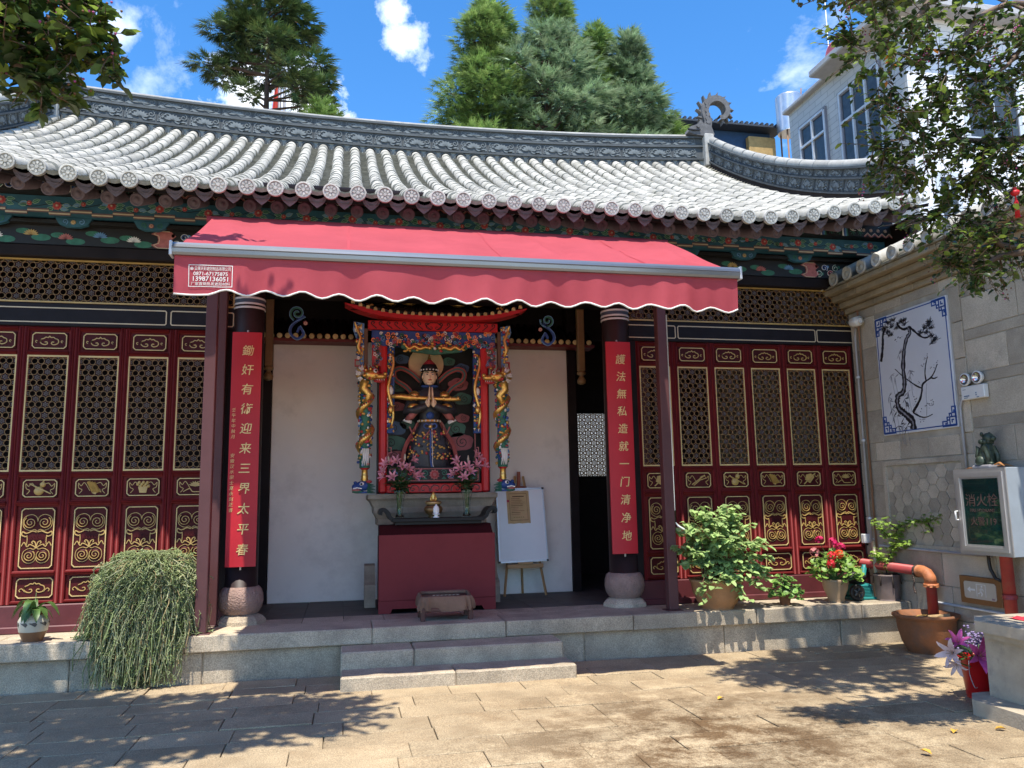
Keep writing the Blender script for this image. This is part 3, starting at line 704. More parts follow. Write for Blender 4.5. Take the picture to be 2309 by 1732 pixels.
def build_doors():
    for side, xs in (('L', [-1.670-i*.4616 for i in range(6)]), ('R', [3.732+i*.4616 for i in range(-1, 5)])):
        for i, x in enumerate(xs):
            leaf = link('door_leaf', LM['leaf'], hall, (x, 0, -HP))
            link('lattice', lat_me, leaf, (0, 0, 1.917)); link('lattice_frame', LM['lattice_frame'], leaf)
            for q in ('cloud_panel', 'scroll_panel', 'foot_panel'): link(q, LM[q], leaf)
            k = {'L': [5, 2, 1, 0, 3, 4], 'R': [3, 4, 0, 1, 3, 5]}[side][i]
            link('emblem_panel', LM['emblem%d' % k], leaf)
    # thresholds, lintels with gold rectangles, transom lattices
    for x0, x1, rects in ((-4.30, -1.13, [(-4.2, -1.80), (-1.755, -1.15)]), (3.09, 6.10, [(3.11, 3.712), (3.745, 5.505), (5.53, 6.07)])):
        b = MB(); b.cbox(x0, x1, .685, .80, HP-.005, .662, .01); b.cbox(x0, x1, .660, .80, HP-.004, .47, .01); hb(b, 'threshold', mat('threshold_lacquer', (.10, .022, .026), .45, var=.25, scale=4))
        b = MB(); b.cbox(x0, x1, .690, .82, 3.338, 3.572, .008, 0); M = wallmap(0, 0, .690)
        for r0, r1 in rects: b.line(oct_frame(r0, r1, 3.376, 3.520, .012), .011, -.005, .004, M, 1, closed=True)
        hb(b, 'lintel', [mat('lintel_lacquer', (.015, .013, .016), .6, var=.2, spec=.15), CREAM])
        w = x1-x0-.06; me = lattice_mesh(w, .425, 'transom_lattice', big=1.02)
        tr = MB(); M = wallmap(0, 0, .70); tr.line([(x0+.02, 3.582), (x1-.02, 3.582), (x1-.02, 4.012), (x0+.02, 4.012)], .016, -.02, .012, M, 0, closed=True)
        tr.box(x0, x1, .74, .80, 3.572, 3.578, 1)
        to = hb(tr, 'transom', [GOLD, MAROON2]); link('transom_lattice', me, to, (x0+.03, .715, 3.584))
    for x0, x1 in ((-1.262, -1.14), (3.10, 3.222), (5.985, 6.10)):
        b = MB(); b.cbox(x0, x1, .69, .82, HP, 3.34, .008); hb(b, 'door_post', DARKWOOD)
build_doors()

# ------------------------------------------------------------------ columns and bases
def build_columns():
    for cx, first in ((-1.0, 1), (3.005, 0)):
        b = MB(); cy = .75
        b.lathe([(.158, .74), (.155, 3.3), (.152, 4.15)], (cx, cy, 0), 28, 0)
        for z in (3.56, 3.60, 3.66): b.lathe([(.159, z), (.162, z+.01), (.159, z+.022)], (cx, cy, 0), 28, 1)
        b.lathe([(.157, 3.60), (.157, 3.66)], (cx, cy, 0), 28, 2)
        co = hb(b, 'column', [COLUMN, WHITEP, mat('column_band', (.12, .16, .20), .5)])
        d = MB(); d.lathe([(.14, .485), (.178, .51), (.206, .56), (.218, .62), (.214, .68), (.196, .73), (.172, .757), (.15, .76)], (cx, cy, 0), 30, 0)
        hb(d, 'drum_base', mat('drum_stone', (.30, .20, .165), .9, var=.2, scale=10, bump=1.0, bscale=55, bdist=.02))
        d = MB(); d.lathe([(.25, HP-.01), (.245, HP+.03), (.21, HP+.065), (.175, .49), (.15, .492)], (cx, cy, 0), 8, 0, sm=False); hb(d, 'plinth', STONE)
build_columns()

# ------------------------------------------------------------------ painted beams under the eaves
def petal_flower(b, M, u, v, r, mo, mi, w=.004, n=8, ry=1.0):
    for k, (rr, m) in enumerate(((r, mo), (r*.72, mi), (r*.42, mo))):
        pts = []
        for q in range(n*3):
            t = 2*pi*q/(n*3)+k*.35; q2 = rr*(1 if q % 3 == 1 else .80); pts.append((u+q2*cos(t), v+q2*ry*sin(t)))
        b.poly(pts, 0, w*(1+k*.8), M, m)
def lens(b, M, u, v, ang, ln, wd, m, mo=None, w=.003):
    c, s = cos(ang), sin(ang)
    def tr(p, q): return (u+p*c-q*s, v+p*s+q*c)
    pts = [(0, 0), (.25, .42), (.6, .45), (1, 0), (.6, -.45), (.25, -.42)]
    if mo is not None: b.poly([tr((x*1.16-.08)*ln, y*1.3*wd) for x, y in pts], 0, w*.7, M, mo)
    b.poly([tr(x*ln, y*wd) for x, y in pts], 0, w*1.4, M, m)
    if mo is not None: b.line([tr(0, 0), tr(ln*.85, 0)], wd*.08, w*1.4, w*1.8, M, mo)
BM = [TEAL, PINK, ROSE, GREEN, CREAM, BLACK, BLUE, SKYB, WHITEP, MAROON2, GOLD, mat('step_border', (.15, .105, .105), .7, var=.2), mat('leaf_outline', (.30, .46, .34), .6)]
T_, PK, RS, GN, CR, BK, BL, SB, WH, MR, GD = range(11)
def build_beams():
    X0, X1 = -4.35, 6.36; rnd = random.Random(21)
    # dark tie beam and lotus beam above the transoms
    b = MB(); b.cbox(X0, X1, .60, .86, 4.018, 4.14, .01); hb(b, 'tie_beam', DARKWOOD)
    b = MB(); b.box(X0, X1, .60, .84, 4.142, 4.335, BK); M = wallmap(0, 0, .60)
    for (p0, p1) in ((-4.3, -1.2), (-.9, 2.9), (3.15, 6.08)):
        c0, c1 = p0+.62, p1-.62
        for (e, sg) in ((c0, 1), (c1, -1)):
            o = [(0, 4.150), (.14, 4.150), (.19, 4.18), (.13, 4.20), (.12, 4.238), (.13, 4.276), (.19, 4.296), (.14, 4.326), (0, 4.326), (-.05, 4.28), (0, 4.238), (-.05, 4.195)]
            b.poly([(e-sg*.05+sg*u, v) for u, v in o], 0, .006, M, PK)
            b.line([(e-sg*.05+sg*(u*.8+.012), v) for u, v in o[:9]], .006, .006, .009, M, CR)
            # multicolour scrolls outside the bracket
            for k in range(6):
                uu = e-sg*(.10+.075*k); mm = (GN, BL, RS, GN, SB, RS)[k]
                b.line(spiral(uu, 4.20+.07*(k % 2), .008, .038, k*1.1, sg*1.3, 14), .014, 0, .005, M, mm)
                b.line(spiral(uu, 4.20+.07*(k % 2), .014, .046, k*1.1, sg*1.3, 14), .004, .0, .007, M, WH)
                b.disc(uu+.03*sg, 4.285-.09*(k % 2), .018, 0, .006, M, (RS, GN, SB)[k % 3], 8)
            e2 = e-sg*.58
            for k, mm in enumerate((WH, BL, SB, WH)): b.box(min(e2-sg*.014*k, e2-sg*.014*(k+1)), max(e2-sg*.014*k, e2-sg*.014*(k+1)), .594, .60, 4.150, 4.326, mm)
        n = max(2, int((c1-c0-.5)/.26)); 
        for k in range(n):
            u = c0+.30+(c1-c0-.6)*k/max(1, n-1); v = 4.20+.03*(k % 2); mo = (WH, GD, PK, SB)[k % 4]
            b.disc(u+.09, v-.02, .09, 0, .002, M, GN, 12, ry=.035); b.disc(u-.07, v+.04, .07, 0, .0025, M, GN, 12, ry=.028)
            for q in range(9):
                t = radians(10+q*20); b.poly([(u+.012*cos(t), v), (u+cos(t-.16)*.05, v+sin(t-.16)*.045), (u+cos(t)*.072, v+sin(t)*.062), (u+cos(t+.16)*.05, v+sin(t+.16)*.045)], 0, .005+.0006*q, M, mo)
    hb(b, 'lotus_beam', BM)
    # small painted blocks between lotus beam and eave beam
    b = MB(); b.box(X0, X1, .52, .84, 4.336, 4.372, BK)
    hb(b, 'block_rail', BM)
    for k in range(15):
        u = -4.1+.72*k
        if u+.17 > 6.0: break
        b = MB(); M = wallmap(0, 0, .50); b.poly([(u-.17, 4.392), (u+.17, 4.392), (u+.13, 4.325), (u+.06, 4.30), (u-.06, 4.30), (u-.13, 4.325)], -.05, 0, M, T_)
        for sg in (-1, 1): b.line(spiral(u+sg*.075, 4.35, .006, .03, 0, sg*1.2, 10), .008, 0, .004, M, (SB, GN)[k % 2])
        petal_flower(b, M, u, 4.345, .026, PK if k % 2 else GD, CR); hb(b, 'painted_block', BM)
    # blue eave beam with peonies and a stepped lower border
    b = MB(); b.box(X0, X1, .35, .56, 4.395, 4.548, T_); M = wallmap(0, 0, .35)
    u = X0
    st = []
    while u < X1-.01:
        w = .19; hgt = .026 if int(round((u-X0)/.19)) % 2 else .0
        b.box(u, min(u+w, X1), .342, .362, 4.372+hgt-.012, 4.394+hgt, 11); b.box(u, min(u+w, X1), .338, .342, 4.372+hgt-.006, 4.378+hgt, CR); u += w
    u = X0+.15; k = 0
    vine = []
    while u < X1-.12:
        vv = 4.468+.018*sin(k*1.9); vine.append((u, vv)); r = .046 if k % 2 == 0 else .026
        for q in range(3 if k % 2 else 4):
            t = 2*pi*q/4+.6+rnd.uniform(-.3, .3); lens(b, M, u+cos(t)*r*1.1, vv+sin(t)*r*.6, (0 if cos(t) > 0 else pi)+rnd.uniform(-.5, .5), .072, .036, GN if (q+k) % 3 else SB, 12)
        petal_flower(b, M, u, vv, r, PK, RS, .006, 8); b.disc(u, vv, r*.18, 0, .018, M, CR, 8)
        u += .235+rnd.uniform(-.02, .02); k += 1
    b.line(smoothcurve([(a, c+.03*(-1)**i) for i, (a, c) in enumerate(vine)], 6), .005, 0, .0025, M, BK)
    hb(b, 'eave_beam', BM)
    # upper frieze with zigzags and small flowers
    b = MB(); b.box(X0, X1, .21, .50, 4.552, 4.685, BK); M = wallmap(0, 0, .21); u = X0+.02; k = 0
    while u < X1-.1:
        seg = int((u-X0)/.85) % 3
        if seg == 0:
            b.line([(u, 4.546), (u+.045, 4.585), (u+.09, 4.546)], .014, 0, .004, M, PK); b.line([(u, 4.556), (u+.045, 4.596), (u+.09, 4.556)], .005, 0, .005, M, CR)
            petal_flower(b, M, u+.0, 4.628, .022, CR, PK, .003, 6)
        elif seg == 1:
            b.line(spiral(u+.045, 4.60, .01, .045, k, 1.2, 12), .016, 0, .004, M, (BL, RS, GN)[k % 3]); b.line(spiral(u+.045, 4.60, .018, .05, k, 1.2, 12), .004, 0, .005, M, WH)
            b.disc(u+.045, 4.655, .016, 0, .004, M, (RS, SB)[k % 2], 8)
        else:
            if k % 3 == 0:
                for q, mm in enumerate((WH, BL, SB, GN)): b.box(u+.018*q, u+.018*(q+1), .206, .21, 4.545, 4.68, mm)
            else:
                for q in range(4): b.line([(u+.045, 4.61), (u+.045+.042*cos(q*pi/4+.2), 4.61+.05*sin(q*pi/4+.2))], .006, 0, .004, M, WH); b.line([(u+.045, 4.61), (u+.045-.042*cos(q*pi/4+.2), 4.61-.05*sin(q*pi/4+.2))], .006, 0, .004, M, GN)
        u += .095; k += 1
    hb(b, 'painted_frieze', BM)
    b = MB(); b.tube([(X0, .34, 4.72), (X1, .34, 4.72)], .09, 14); hb(b, 'eave_purlin', DARKWOOD)
    b = MB(); b.box(X0, X1, .60, .70, 4.336, 4.66); hb(b, 'eave_back_board', DARKWOOD)
build_beams()
def eave_end():
    b = MB(); b.box(6.30, 6.40, -.1, .86, 3.90, 4.70); b.box(6.10, 6.40, .62, .86, 3.4, 4.1); hb(b, 'eave_end_board', DARKWOOD)
eave_end()

# ------------------------------------------------------------------ central recess: screen wall and inner eave
def build_recess():
    b = MB(); b.cbox(-.89, 2.85, 2.25, 2.40, HP-.01, 3.56, .012); sw = hb(b, 'screen_wall', WALLW)
    for x0, x1 in ((-1.02, -.885), (2.845, 2.96)):
        b = MB(); b.cbox(x0, x1, 2.22, 2.42, HP-.01, 4.3, .008); hb(b, 'screen_post', DARKWOOD)
    b = MB(); b.box(-4.3, 6.1, 2.45, 2.52, 3.7, 4.64); hb(b, 'inner_lintel', DARKWOOD)
    b = MB(); b.box(-4.2, -1.02, 2.44, 2.5, HP, 3.72); hb(b, 'inner_partition', DARKWOOD)
    # inner eave: red board, sloping dark tiles, row of gilt tile ends
    for x0, x1 in ((-1.02, .16), (1.82, 3.16)):
        b = MB(); b.cbox(x0, x1, 2.0, 2.26, 3.505, 3.545, .005, 0); b.add([(x0, 1.99, 3.545), (x1, 1.99, 3.545), (x1, 2.44, 3.84), (x0, 2.44, 3.84)], [(0, 1, 2, 3)], 1)
        x = x0+.04
        while x < x1-.02:
            b.tube([(x, 1.985, 3.568), (x, 2.43, 3.86)], .028, 8, 1); x += .0935
        ie = hb(b, 'inner_eave', [mat('eave_red', (.16, .025, .02), .5), mat('inner_tile', (.025, .024, .024), .6, var=.3)])
        x = x0+.04
        while x < x1-.02:
            d = MB(); d.lathe([(.033, 0), (.033, .012), (.025, .016), (0, .016)], (x, 1.982, 3.566), 14, 0, axis='y'); d.build('gilt_tile_end', mat('gilt_end', (.62, .46, .20), .45, var=.3, scale=10, rand=.3), ie); x += .0935
    for x in (-.86, 2.80):                      # hanging posts with ball drops
        b = MB(); y = 1.45; b.cbox(x-.042, x+.042, y-.042, y+.042, 3.10, 4.3, .008)
        b.lathe([(.03, 3.10), (.055, 3.085), (.055, 3.06), (.02, 3.045), (.035, 3.02), (.055, 2.985), (.05, 2.95), (.02, 2.935), (0, 2.934)], (x, y, 0), 14)
        hb(b, 'hanging_post', mat('hanging_post_wood', (.17, .105, .045), .5, var=.2))
    for x, sg in ((-.55, 1), (2.35, -1)):       # painted scroll brackets under the inner beam
        b = MB(); M = wallmap(x, 3.55, 1.30)
        b.line(spiral(0, .13, .012, .085, .5, sg*1.6, 24), .022, -.02, .012, M, GN); b.line(spiral(0, .13, .02, .095, .5, sg*1.6, 24), .006, -.01, .016, M, SB)
        b.line(smoothcurve([(sg*.08, .10), (-sg*.05, .0), (-sg*.07, -.10), (0, -.16), (sg*.07, -.11), (sg*.03, -.03), (0, -.09)], 5), .026, -.02, .012, M, BL)
        b.line(smoothcurve([(sg*.09, .09), (-sg*.06, .0), (-sg*.085, -.10), (0, -.175), (sg*.085, -.11), (sg*.035, -.01)], 5), .006, -.01, .016, M, SB)
        petal_flower(b, M, sg*.09, .02, .028, PK, CR); hb(b, 'scroll_bracket', BM)
    b = MB(); b.box(-1.1, 3.2, 1.2, 1.4, 3.86, 4.2); hb(b, 'inner_beam', DARKWOOD)
    # lattice windows in the back wall
    for x0, w in ((-2.5, .95), (3.35, 1.25)):
        f = MB(); M = wallmap(0, 0, 4.60); f.line([(x0+.02, 1.90), (x0+w-.02, 1.90), (x0+w-.02, 2.96), (x0+.02, 2.96)], .05, -.05, .02, M, 0, closed=True)
        fo = hb(f, 'back_window', [DARKWOOD]); link('window_lattice', lattice_mesh(w-.06, 1.02, 'window_lattice', hole=.017), fo, (x0+.03, 4.63, 1.92))
build_recess()
def rear_wall():  # added wall, hidden by the hall, to give bright holes in the lattice
    b = MB(); b.cbox(-9, 14, 10.0, 10.25, -.03, 4.6, .02); tag(b.build('lattice_backdrop_wall', mat('backdrop_plaster', (.40, .39, .37), .9)), 'wall added behind the hall as a bright backdrop to the lattice windows', 'wall')
rear_wall()
# ------------------------------------------------------------------ awning
def build_awning():
    CL = mat('awning_cloth', (.56, .10, .125), .8, var=.10, scale=1.3, bump=.12, bscale=300, transl=.42, bdist=.004, stain=(.45, .075, .095), sscale=.9, samt=.5, spec=.2)
    AL = mat('awning_bar', (.24, .25, .27), .28, metal=.75, var=.06, scale=3)
    aw = thing('awning', 'red fabric awning with scalloped white-edged valance over the shrine', 'awning', (1.0, -.235, 4.217))
    o = Vector((-1.0, .35, -4.18)); aw.scale = (1.018, 1, 1)
    X0, X1 = -1.19, 3.17; YB, ZB, YF, ZF = -.36, 4.175, -1.835, 3.415
    def bl(mb, name, m, parent=None):
        q = mb.build(name, m, parent or aw)
        if parent is None: q.location = o
        return q
    c = MB(); nx, ny = 90, 16; vs = []; rnd = random.Random(2)
    folds = [(rnd.uniform(X0, X1), rnd.uniform(.03, .14), rnd.uniform(-.020, .020), rnd.uniform(-.7, .7)) for _ in range(30)]
    for i in range(nx+1):
        for j in range(ny+1):
            x = X0+(X1-X0)*i/nx; t = j/ny
            z = ZB+(ZF-ZB)*t-.015*sin(pi*t)
            for fx, fw, fa, fs in folds: z += fa*math.exp(-((x-fx-fs*(1-t))/fw)**2)*(.25+.75*sin(pi*t))*1.6
            z += .004*sin(x*9+t*3)*sin(pi*t)
            vs.append((x, YB+(YF-YB)*t, z))
    c.add(vs, [(i*(ny+1)+j, (i+1)*(ny+1)+j, (i+1)*(ny+1)+j+1, i*(ny+1)+j+1) for i in range(nx) for j in range(ny)], 0, True)
    co_ = bl(c, 'canopy', CL)
    for fx in (.02, 1.24, 2.46):
        e = MB(); pts = []
        for j in range(ny+1):
            t = j/ny; i = (fx-X0)/(X1-X0)*nx; q0 = vs[int(i)*(ny+1)+j]; pts.append((fx, q0[1], q0[2]+.004))
        for a_, b_ in zip(pts[:-1], pts[1:]): e.add([(a_[0]-.009, a_[1], a_[2]), (a_[0]+.009, a_[1], a_[2]), (b_[0]+.009, b_[1], b_[2]), (b_[0]-.009, b_[1], b_[2])], [(0, 1, 2, 3)])
        e.build('seam', CL, co_)
    v = MB(); n = 220; rows = 8; vs = []; edge = []
    V0, V1 = -1.205, 3.185; YV = -1.868
    def wave(x): return 0.0 if x < V0+.22 else .021*(1-cos((x-V0-.22)*2*pi/.272))
    for i in range(n+1):
        x = V0+(V1-V0)*i/n
        zb = 3.048+wave(x)-.004*sin(x*2)
        for j in range(rows+1):
            t = j/rows; y = YV+.010*sin(x*11.3+1)*t+.012*sin(x*4.7)*t*t+.006*sin(x*27)*t+.012*t+(.014*sin(x*8.1+2)*t+.010*sin(x*19+x*x*3)*t if x > -.7 else 0)
            vs.append((x, y, 3.365+(zb-3.365)*t))
        edge.append(vs[-1])
    v.add(vs, [(i*(rows+1)+j, (i+1)*(rows+1)+j, (i+1)*(rows+1)+j+1, i*(rows+1)+j+1) for i in range(n) for j in range(rows)], 0, True)
    vo = bl(v, 'valance', CL)
    e = MB(); e.tube(edge[::2], .0075, 6); e.build('white_edging', WHITEP, vo)
    b = MB()
    prof = [(.0, .052), (.030, .048), (.047, .028), (.052, .008), (.046, .002), (.052, -.004), (.048, -.030), (.038, -.048), (-.03, -.05), (-.045, -.02), (-.04, .03)]
    k = len(prof); vs = [(x, -1.85-a, 3.385+q) for x in (-1.225, 3.205) for a, q in prof]
    b.add(vs, [(i, (i+1) % k, k+(i+1) % k, k+i) for i in range(k)]+[list(range(k)), list(range(k, 2*k))], 0, False)
    fb = bl(b, 'front_bar', AL)
    for x in (-1.228, 3.208):
        q = MB(); q.cbox(x-.010, x+.010, -1.905, -1.80, 3.328, 3.44, .006); q.build('end_cap', mat('end_cap_plastic', (.55, .56, .58), .4), fb)
    b = MB(); b.tube([(X0-.06, -.33, 4.155), (X1+.06, -.33, 4.155)], .038, 12); bl(b, 'roller_tube', CL)
    for x in (-1.0, 1.0, 3.0):
        b = MB(); b.cbox(x-.03, x+.03, -.27, .36, 4.14, 4.20, .005); b.cbox(x-.05, x+.05, .33, .36, 4.05, 4.40, .004); bl(b, 'wall_bracket', STEELP)
    for x, sg in ((-.7, 1), (2.7, -1)):
        b = MB(); b.tube([(x, -.36, 4.12), (x+sg*.75, -1.0, 3.74)], .022, 8); b.tube([(x+sg*.75, -1.0, 3.74), (x+sg*.1, -1.82, 3.37)], .02, 8); b.ell((x+sg*.75, -1.0, 3.74), (.035, .035, .03)); bl(b, 'folding_arm', AL)
    # printed maker's panel on the valance
    def M(u, w_, w=0):
        x = u; t = (3.365-w_)/.315; return (x, YV+.010*sin(x*11.3+1)*t+.012*sin(x*4.7)*t*t+.006*sin(x*27)*t+.012*t-.004-w, w_)
    q = MB()
    fr = []
    a0, a1, c0, c1 = -1.105, -.805, 3.112, 3.270
    for i in range(13): fr.append((a0+(a1-a0)*i/12, c0))
    for i in range(1, 5): fr.append((a1, c0+(c1-c0)*i/4))
    for i in range(1, 13): fr.append((a1-(a1-a0)*i/12, c1))
    for i in range(1, 4): fr.append((a0, c1-(c1-c0)*i/4))
    q.line(fr, .005, 0, .001, M, 0, closed=True); q.ring(a0+.020, 3.243, .008, .011, 0, .001, M, 0, 14); q.line([(a0+.013, 3.243), (a0+.027, 3.243)], .003, 0, .001, M, 0); q.line([(a0+.020, 3.237), (a0+.020, 3.249)], .003, 0, .001, M, 0)
    q.build('print_frame', WHITEP, vo)
    uc = (a0+a1)/2
    text_mesh('云南天彩遮阳制品有限公司', .0262, lambda u, v_, w: M(uc+.014+u*.80, 3.243+v_*1.2, w), 'print_name', WHITEP, vo, .0008)
    text_mesh('0871-67175875', .040, lambda u, v_, w: M(uc+u*.95, 3.206+v_*.95, w), 'print_phone', WHITEP, vo, .0008, bold=.0004)
    text_mesh('13987136051', .050, lambda u, v_, w: M(uc+u*.95, 3.168+v_*.95, w), 'print_mobile', WHITEP, vo, .0008, bold=.0006)
    text_mesh('厂家直销批发遮阳材料', .0270, lambda u, v_, w: M(uc+u, 3.131+v_, w), 'print_trade', WHITEP, vo, .0008)
build_awning()
# ------------------------------------------------------------------ steel posts
for i, (x, y, lab) in enumerate(((-1.262, .11, 'front maroon steel post left of the shrine beside the trailing plant'), (-1.255, .655, 'rear maroon steel post just left of the left red couplet board'),
                                 (3.325, .20, 'front maroon steel post right of the shrine beside the big leafy pot'), (3.312, .80, 'rear maroon steel post just right of the right red couplet board'))):
    b = MB(); b.cbox(x-.052, x+.052, y-.05, y+.05, HP+.008, 4.34 if i % 2 == 0 else 4.0, .006)
    o = tag(b.build('steel_post', STEELP), lab, 'post', 'steel posts carrying the porch')
    d = MB(); d.cbox(x-.085, x+.085, y-.08, y+.08, HP-.002, HP+.010, .003); d.build('base_plate', STEELP, o)
# ------------------------------------------------------------------ couplet boards
RED = mat('couplet_red', (.44, .012, .022), .5, var=.08, scale=3)
GCH = mat('gold_characters', (.72, .52, .22), .38, metal=.25, var=.15, scale=20)
def couplet(cx, z0, z1, chars, zf, step, dx, label, small=None):
    t = thing('couplet_board', label, 'couplet board', (cx, .60, z0), 'red couplet boards on the columns'); o = Vector((-cx, -.60, -z0))
    b = MB(); n = 10; vs = []
    def yy(u): return .545+.22*(u)**2*2.2
    for zz in (z0, z1):
        for i in range(n+1):
            u = -.143+.286*i/n; vs += [(cx+u, yy(u), zz), (cx+u, yy(u)+.024, zz)]
    k = 2*(n+1)
    fs = [(2*i, 2*i+2, k+2*i+2, k+2*i) for i in range(n)]+[(2*i+1, 2*i+3, k+2*i+3, k+2*i+1) for i in range(n)]+[(q, q+1, q+k+1, q+k) for q in (0, 2*n)]
    fs += [(2*i, 2*i+1, 2*i+3, 2*i+2) for i in range(n)]+[(k+2*i, k+2*i+1, k+2*i+3, k+2*i+2) for i in range(n)]
    b.add(vs, fs, 0, False); q = b.build('board', RED, t); q.location = o
    M = lambda u, v, w=0: (cx+u, yy(u)-.001-w, v)
    for i, ch in enumerate(chars):
        c = text_mesh(ch, .116, lambda u, v, w: M(dx+u, zf-i*step+v, w+.002), 'character', GCH, t, extrude=.003, shear=.14, bold=.0006); c.location = o
    if small:
        for body, zz in small:
            s = vtext(body, .042, .0535, lambda u, v, w: M(-.108+u, zz+v, w+.001), 'signature', GCH, t, extrude=.001, shear=.15); s.location = o
    h = MB(); h.tube([(cx, .56, z0+.01), (cx, .57, z0-.03)], .010, 6); h.tube([(cx, .60, z1+.0), (cx, .60, z1+.03)], .010, 6); q = h.build('hanger', WHITEP, t); q.location = o
couplet(-.992, .960, 3.293, '鋤奸有術迎来三界太平春', 3.095, .1977, .010, 'red board with gilt characters on the left column, lower half in sunlight', [('壬午年中秋月', 2.495), ('安徽汉水宗士夏永刻正書', 2.04)])
couplet(2.962, .968, 3.288, '護法無私造就一门清净地', 3.080, .1930, .014, 'red board with gilt characters on the right column, wholly in shade')

# ------------------------------------------------------------------ shrine
SX = lambda x: .958+(x-1190)*.001178
SZ = lambda y: 3.136-(y-780)*.001194
def cloudshape(b, M, u, v, r, m, mo, sg=1):
    pts = []
    for i in range(24):
        t = 2*pi*i/24; q = r*(1+.16*abs(sin(2.5*t+.4))); pts.append((u+q*1.25*cos(t), v+q*.8*sin(t)))
    b.poly(pts, 0, .012, M, m); b.line(pts, .006, .0, .016, M, mo, closed=True)
    b.line(spiral(u-sg*r*.25, v, r*.05, r*.62, 0, sg*1.7, 22), r*.07, .008, .020, M, mo)
def build_shrine():
    sh = thing('shrine', 'carved red and gold niche with dragon pillars on a stone ledge', 'shrine', (.98, 1.5, 1.66)); o = Vector((-.98, -1.5, -1.66))
    def bl(mb, name, m, parent=None):
        q = mb.build(name, m, parent or sh)
        if parent is None: q.location = o
        return q
    FM = [REDP, GOLDM, BLUE, GREEN, PINK, WHITEP, BLACK, SKYB, ROSE]
    RD, GO, BU, GR, PI_, WT, KK, LB, RO = range(9)
    rnd = random.Random(4)
    b = MB(); b.box(.36, 1.66, 1.80, 1.86, 1.66, 3.62, 0); b.box(.36, .38, 1.48, 1.80, 1.66, 3.5, 0); b.box(1.64, 1.66, 1.48, 1.80, 1.66, 3.5, 0); b.box(.36, 1.66, 1.48, 1.86, 3.52, 3.56, 0)
    back = bl(b, 'niche_back', [mat('niche_dark', (.016, .018, .018), .7, var=.3)])
    for x0 in (.372, 1.562):
        b = MB(); b.cbox(x0, x0+.088, 1.46, 1.54, 1.66, 3.46, .02); bl(b, 'side_post', REDP)
    b = MB(); b.cbox(.46, 1.562, 1.46, 1.56, 1.662, 1.765, .008, 0); M = wallmap(0, 0, 1.46)
    for k in range(9):
        u = .545+.117*k; s = -1 if u < 1.01 else 1
        b.line(smoothcurve([(u-.05, 1.675), (u-.045, 1.72), (u-.01, 1.748), (u+.035, 1.735), (u+.045, 1.70), (u+.02, 1.685), (u+.005, 1.70)] if s > 0 else [(u+.05, 1.675), (u+.045, 1.72), (u+.01, 1.748), (u-.035, 1.735), (u-.045, 1.70), (u-.02, 1.685), (u-.005, 1.70)], 4), .010, 0, .004, M, 6)
        b.line(smoothcurve([(u-.04, 1.678), (u-.035, 1.715), (u-.01, 1.738), (u+.026, 1.728)], 4), .005, 0, .006, M, 4)
    bl(b, 'bottom_rail', FM)
    b = MB(); b.cbox(.47, 1.55, 1.50, 1.58, 1.775, 1.96, .006, KK); M = wallmap(0, 0, 1.50); b.line([(.50, 1.80), (1.52, 1.80), (1.52, 1.935), (.50, 1.935)], .010, 0, .006, M, PI_, True)
    petal_flower(b, M, 1.01, 1.868, .062, 4, 8, .012, 10)
    for sg in (-1, 1):
        for k in range(5):
            u = 1.01+sg*(.11+.085*k); b.line(spiral(u, 1.868+.02*(-1)**k, .006, .040, k, sg*1.4, 14), .010, 0, .010, M, (GR, LB, RO)[k % 3]); b.poly([(u-.03, 1.815), (u, 1.85), (u+.03, 1.815)], 0, .008, M, 4 if k % 2 else GR)
    bl(b, 'flower_panel', FM)
    # carved canopy panel with two gilt dragons
    b = MB(); b.cbox(.28, 1.735, 1.44, 1.52, 3.36, 3.545, .006, BU); M = wallmap(0, 0, 1.44)
    for k in range(150):
        u, v = rnd.uniform(.30, 1.71), rnd.uniform(3.37, 3.53); b.line(spiral(u, v, .004, rnd.uniform(.016, .034), rnd.random()*6, rnd.choice((-1.3, 1.3)), 9), .009, 0, rnd.uniform(.006, .02), M, rnd.choice((WT, GR, LB, GO, RO, PI_, GO, KK, GR)))
    for k in range(40): b.ell(M(rnd.uniform(.62, 1.40), rnd.uniform(3.30, 3.42), .012), (rnd.uniform(.014, .03), .016, rnd.uniform(.010, .018)), rnd.choice((GO, GO, RO, GO, BU)), 7, 5)
    for k, (u, v, q) in enumerate(((.34, 3.30, 1), (1.68, 3.30, -1))):
        b.box(u-.055, u+.055, 1.44, 1.50, 3.12, 3.37, RO)
        for i in range(16): b.line(spiral(u+rnd.uniform(-.045, .045), 3.15+.013*i, .004, .024, rnd.random()*6, 1.2, 8), .007, 0, .012, M, rnd.choice((WT, GR, BU, LB)))
        b.line([(u-.04, 3.14), (u+.03, 3.14), (u+.03, 3.20), (u-.02, 3.20), (u-.02, 3.165), (u+.01, 3.165)], .010, 0, .012, M, PI_); b.ell(M(u, 3.115, .0), (.02, .02, .02), GO)
    pts = [(.62, 3.34), (.72, 3.30), (.86, 3.285), (1.01, 3.265), (1.16, 3.285), (1.30, 3.30), (1.40, 3.34), (1.40, 3.38), (.62, 3.38)]
    b.poly(pts, -.04, .004, M, GR)
    for sg in (-1, 1):
        body = smoothcurve([(1.01+sg*x, z) for x, z in ((.36, 3.39), (.30, 3.33), (.24, 3.36), (.18, 3.33), (.11, 3.35), (.06, 3.33))], 5); b.tube([M(u, v, .02) for u, v in body], [.012+.012*sin(pi*i/len(body)) for i in range(len(body))], 8, GO)
        for u, v in body[::3]: b.ell(M(u, v+.02, .025), (.014, .012, .014), RO, 6, 4)
        b.ell(M(1.01+sg*.06, 3.34, .03), (.028, .025, .024), GO, 8, 6)
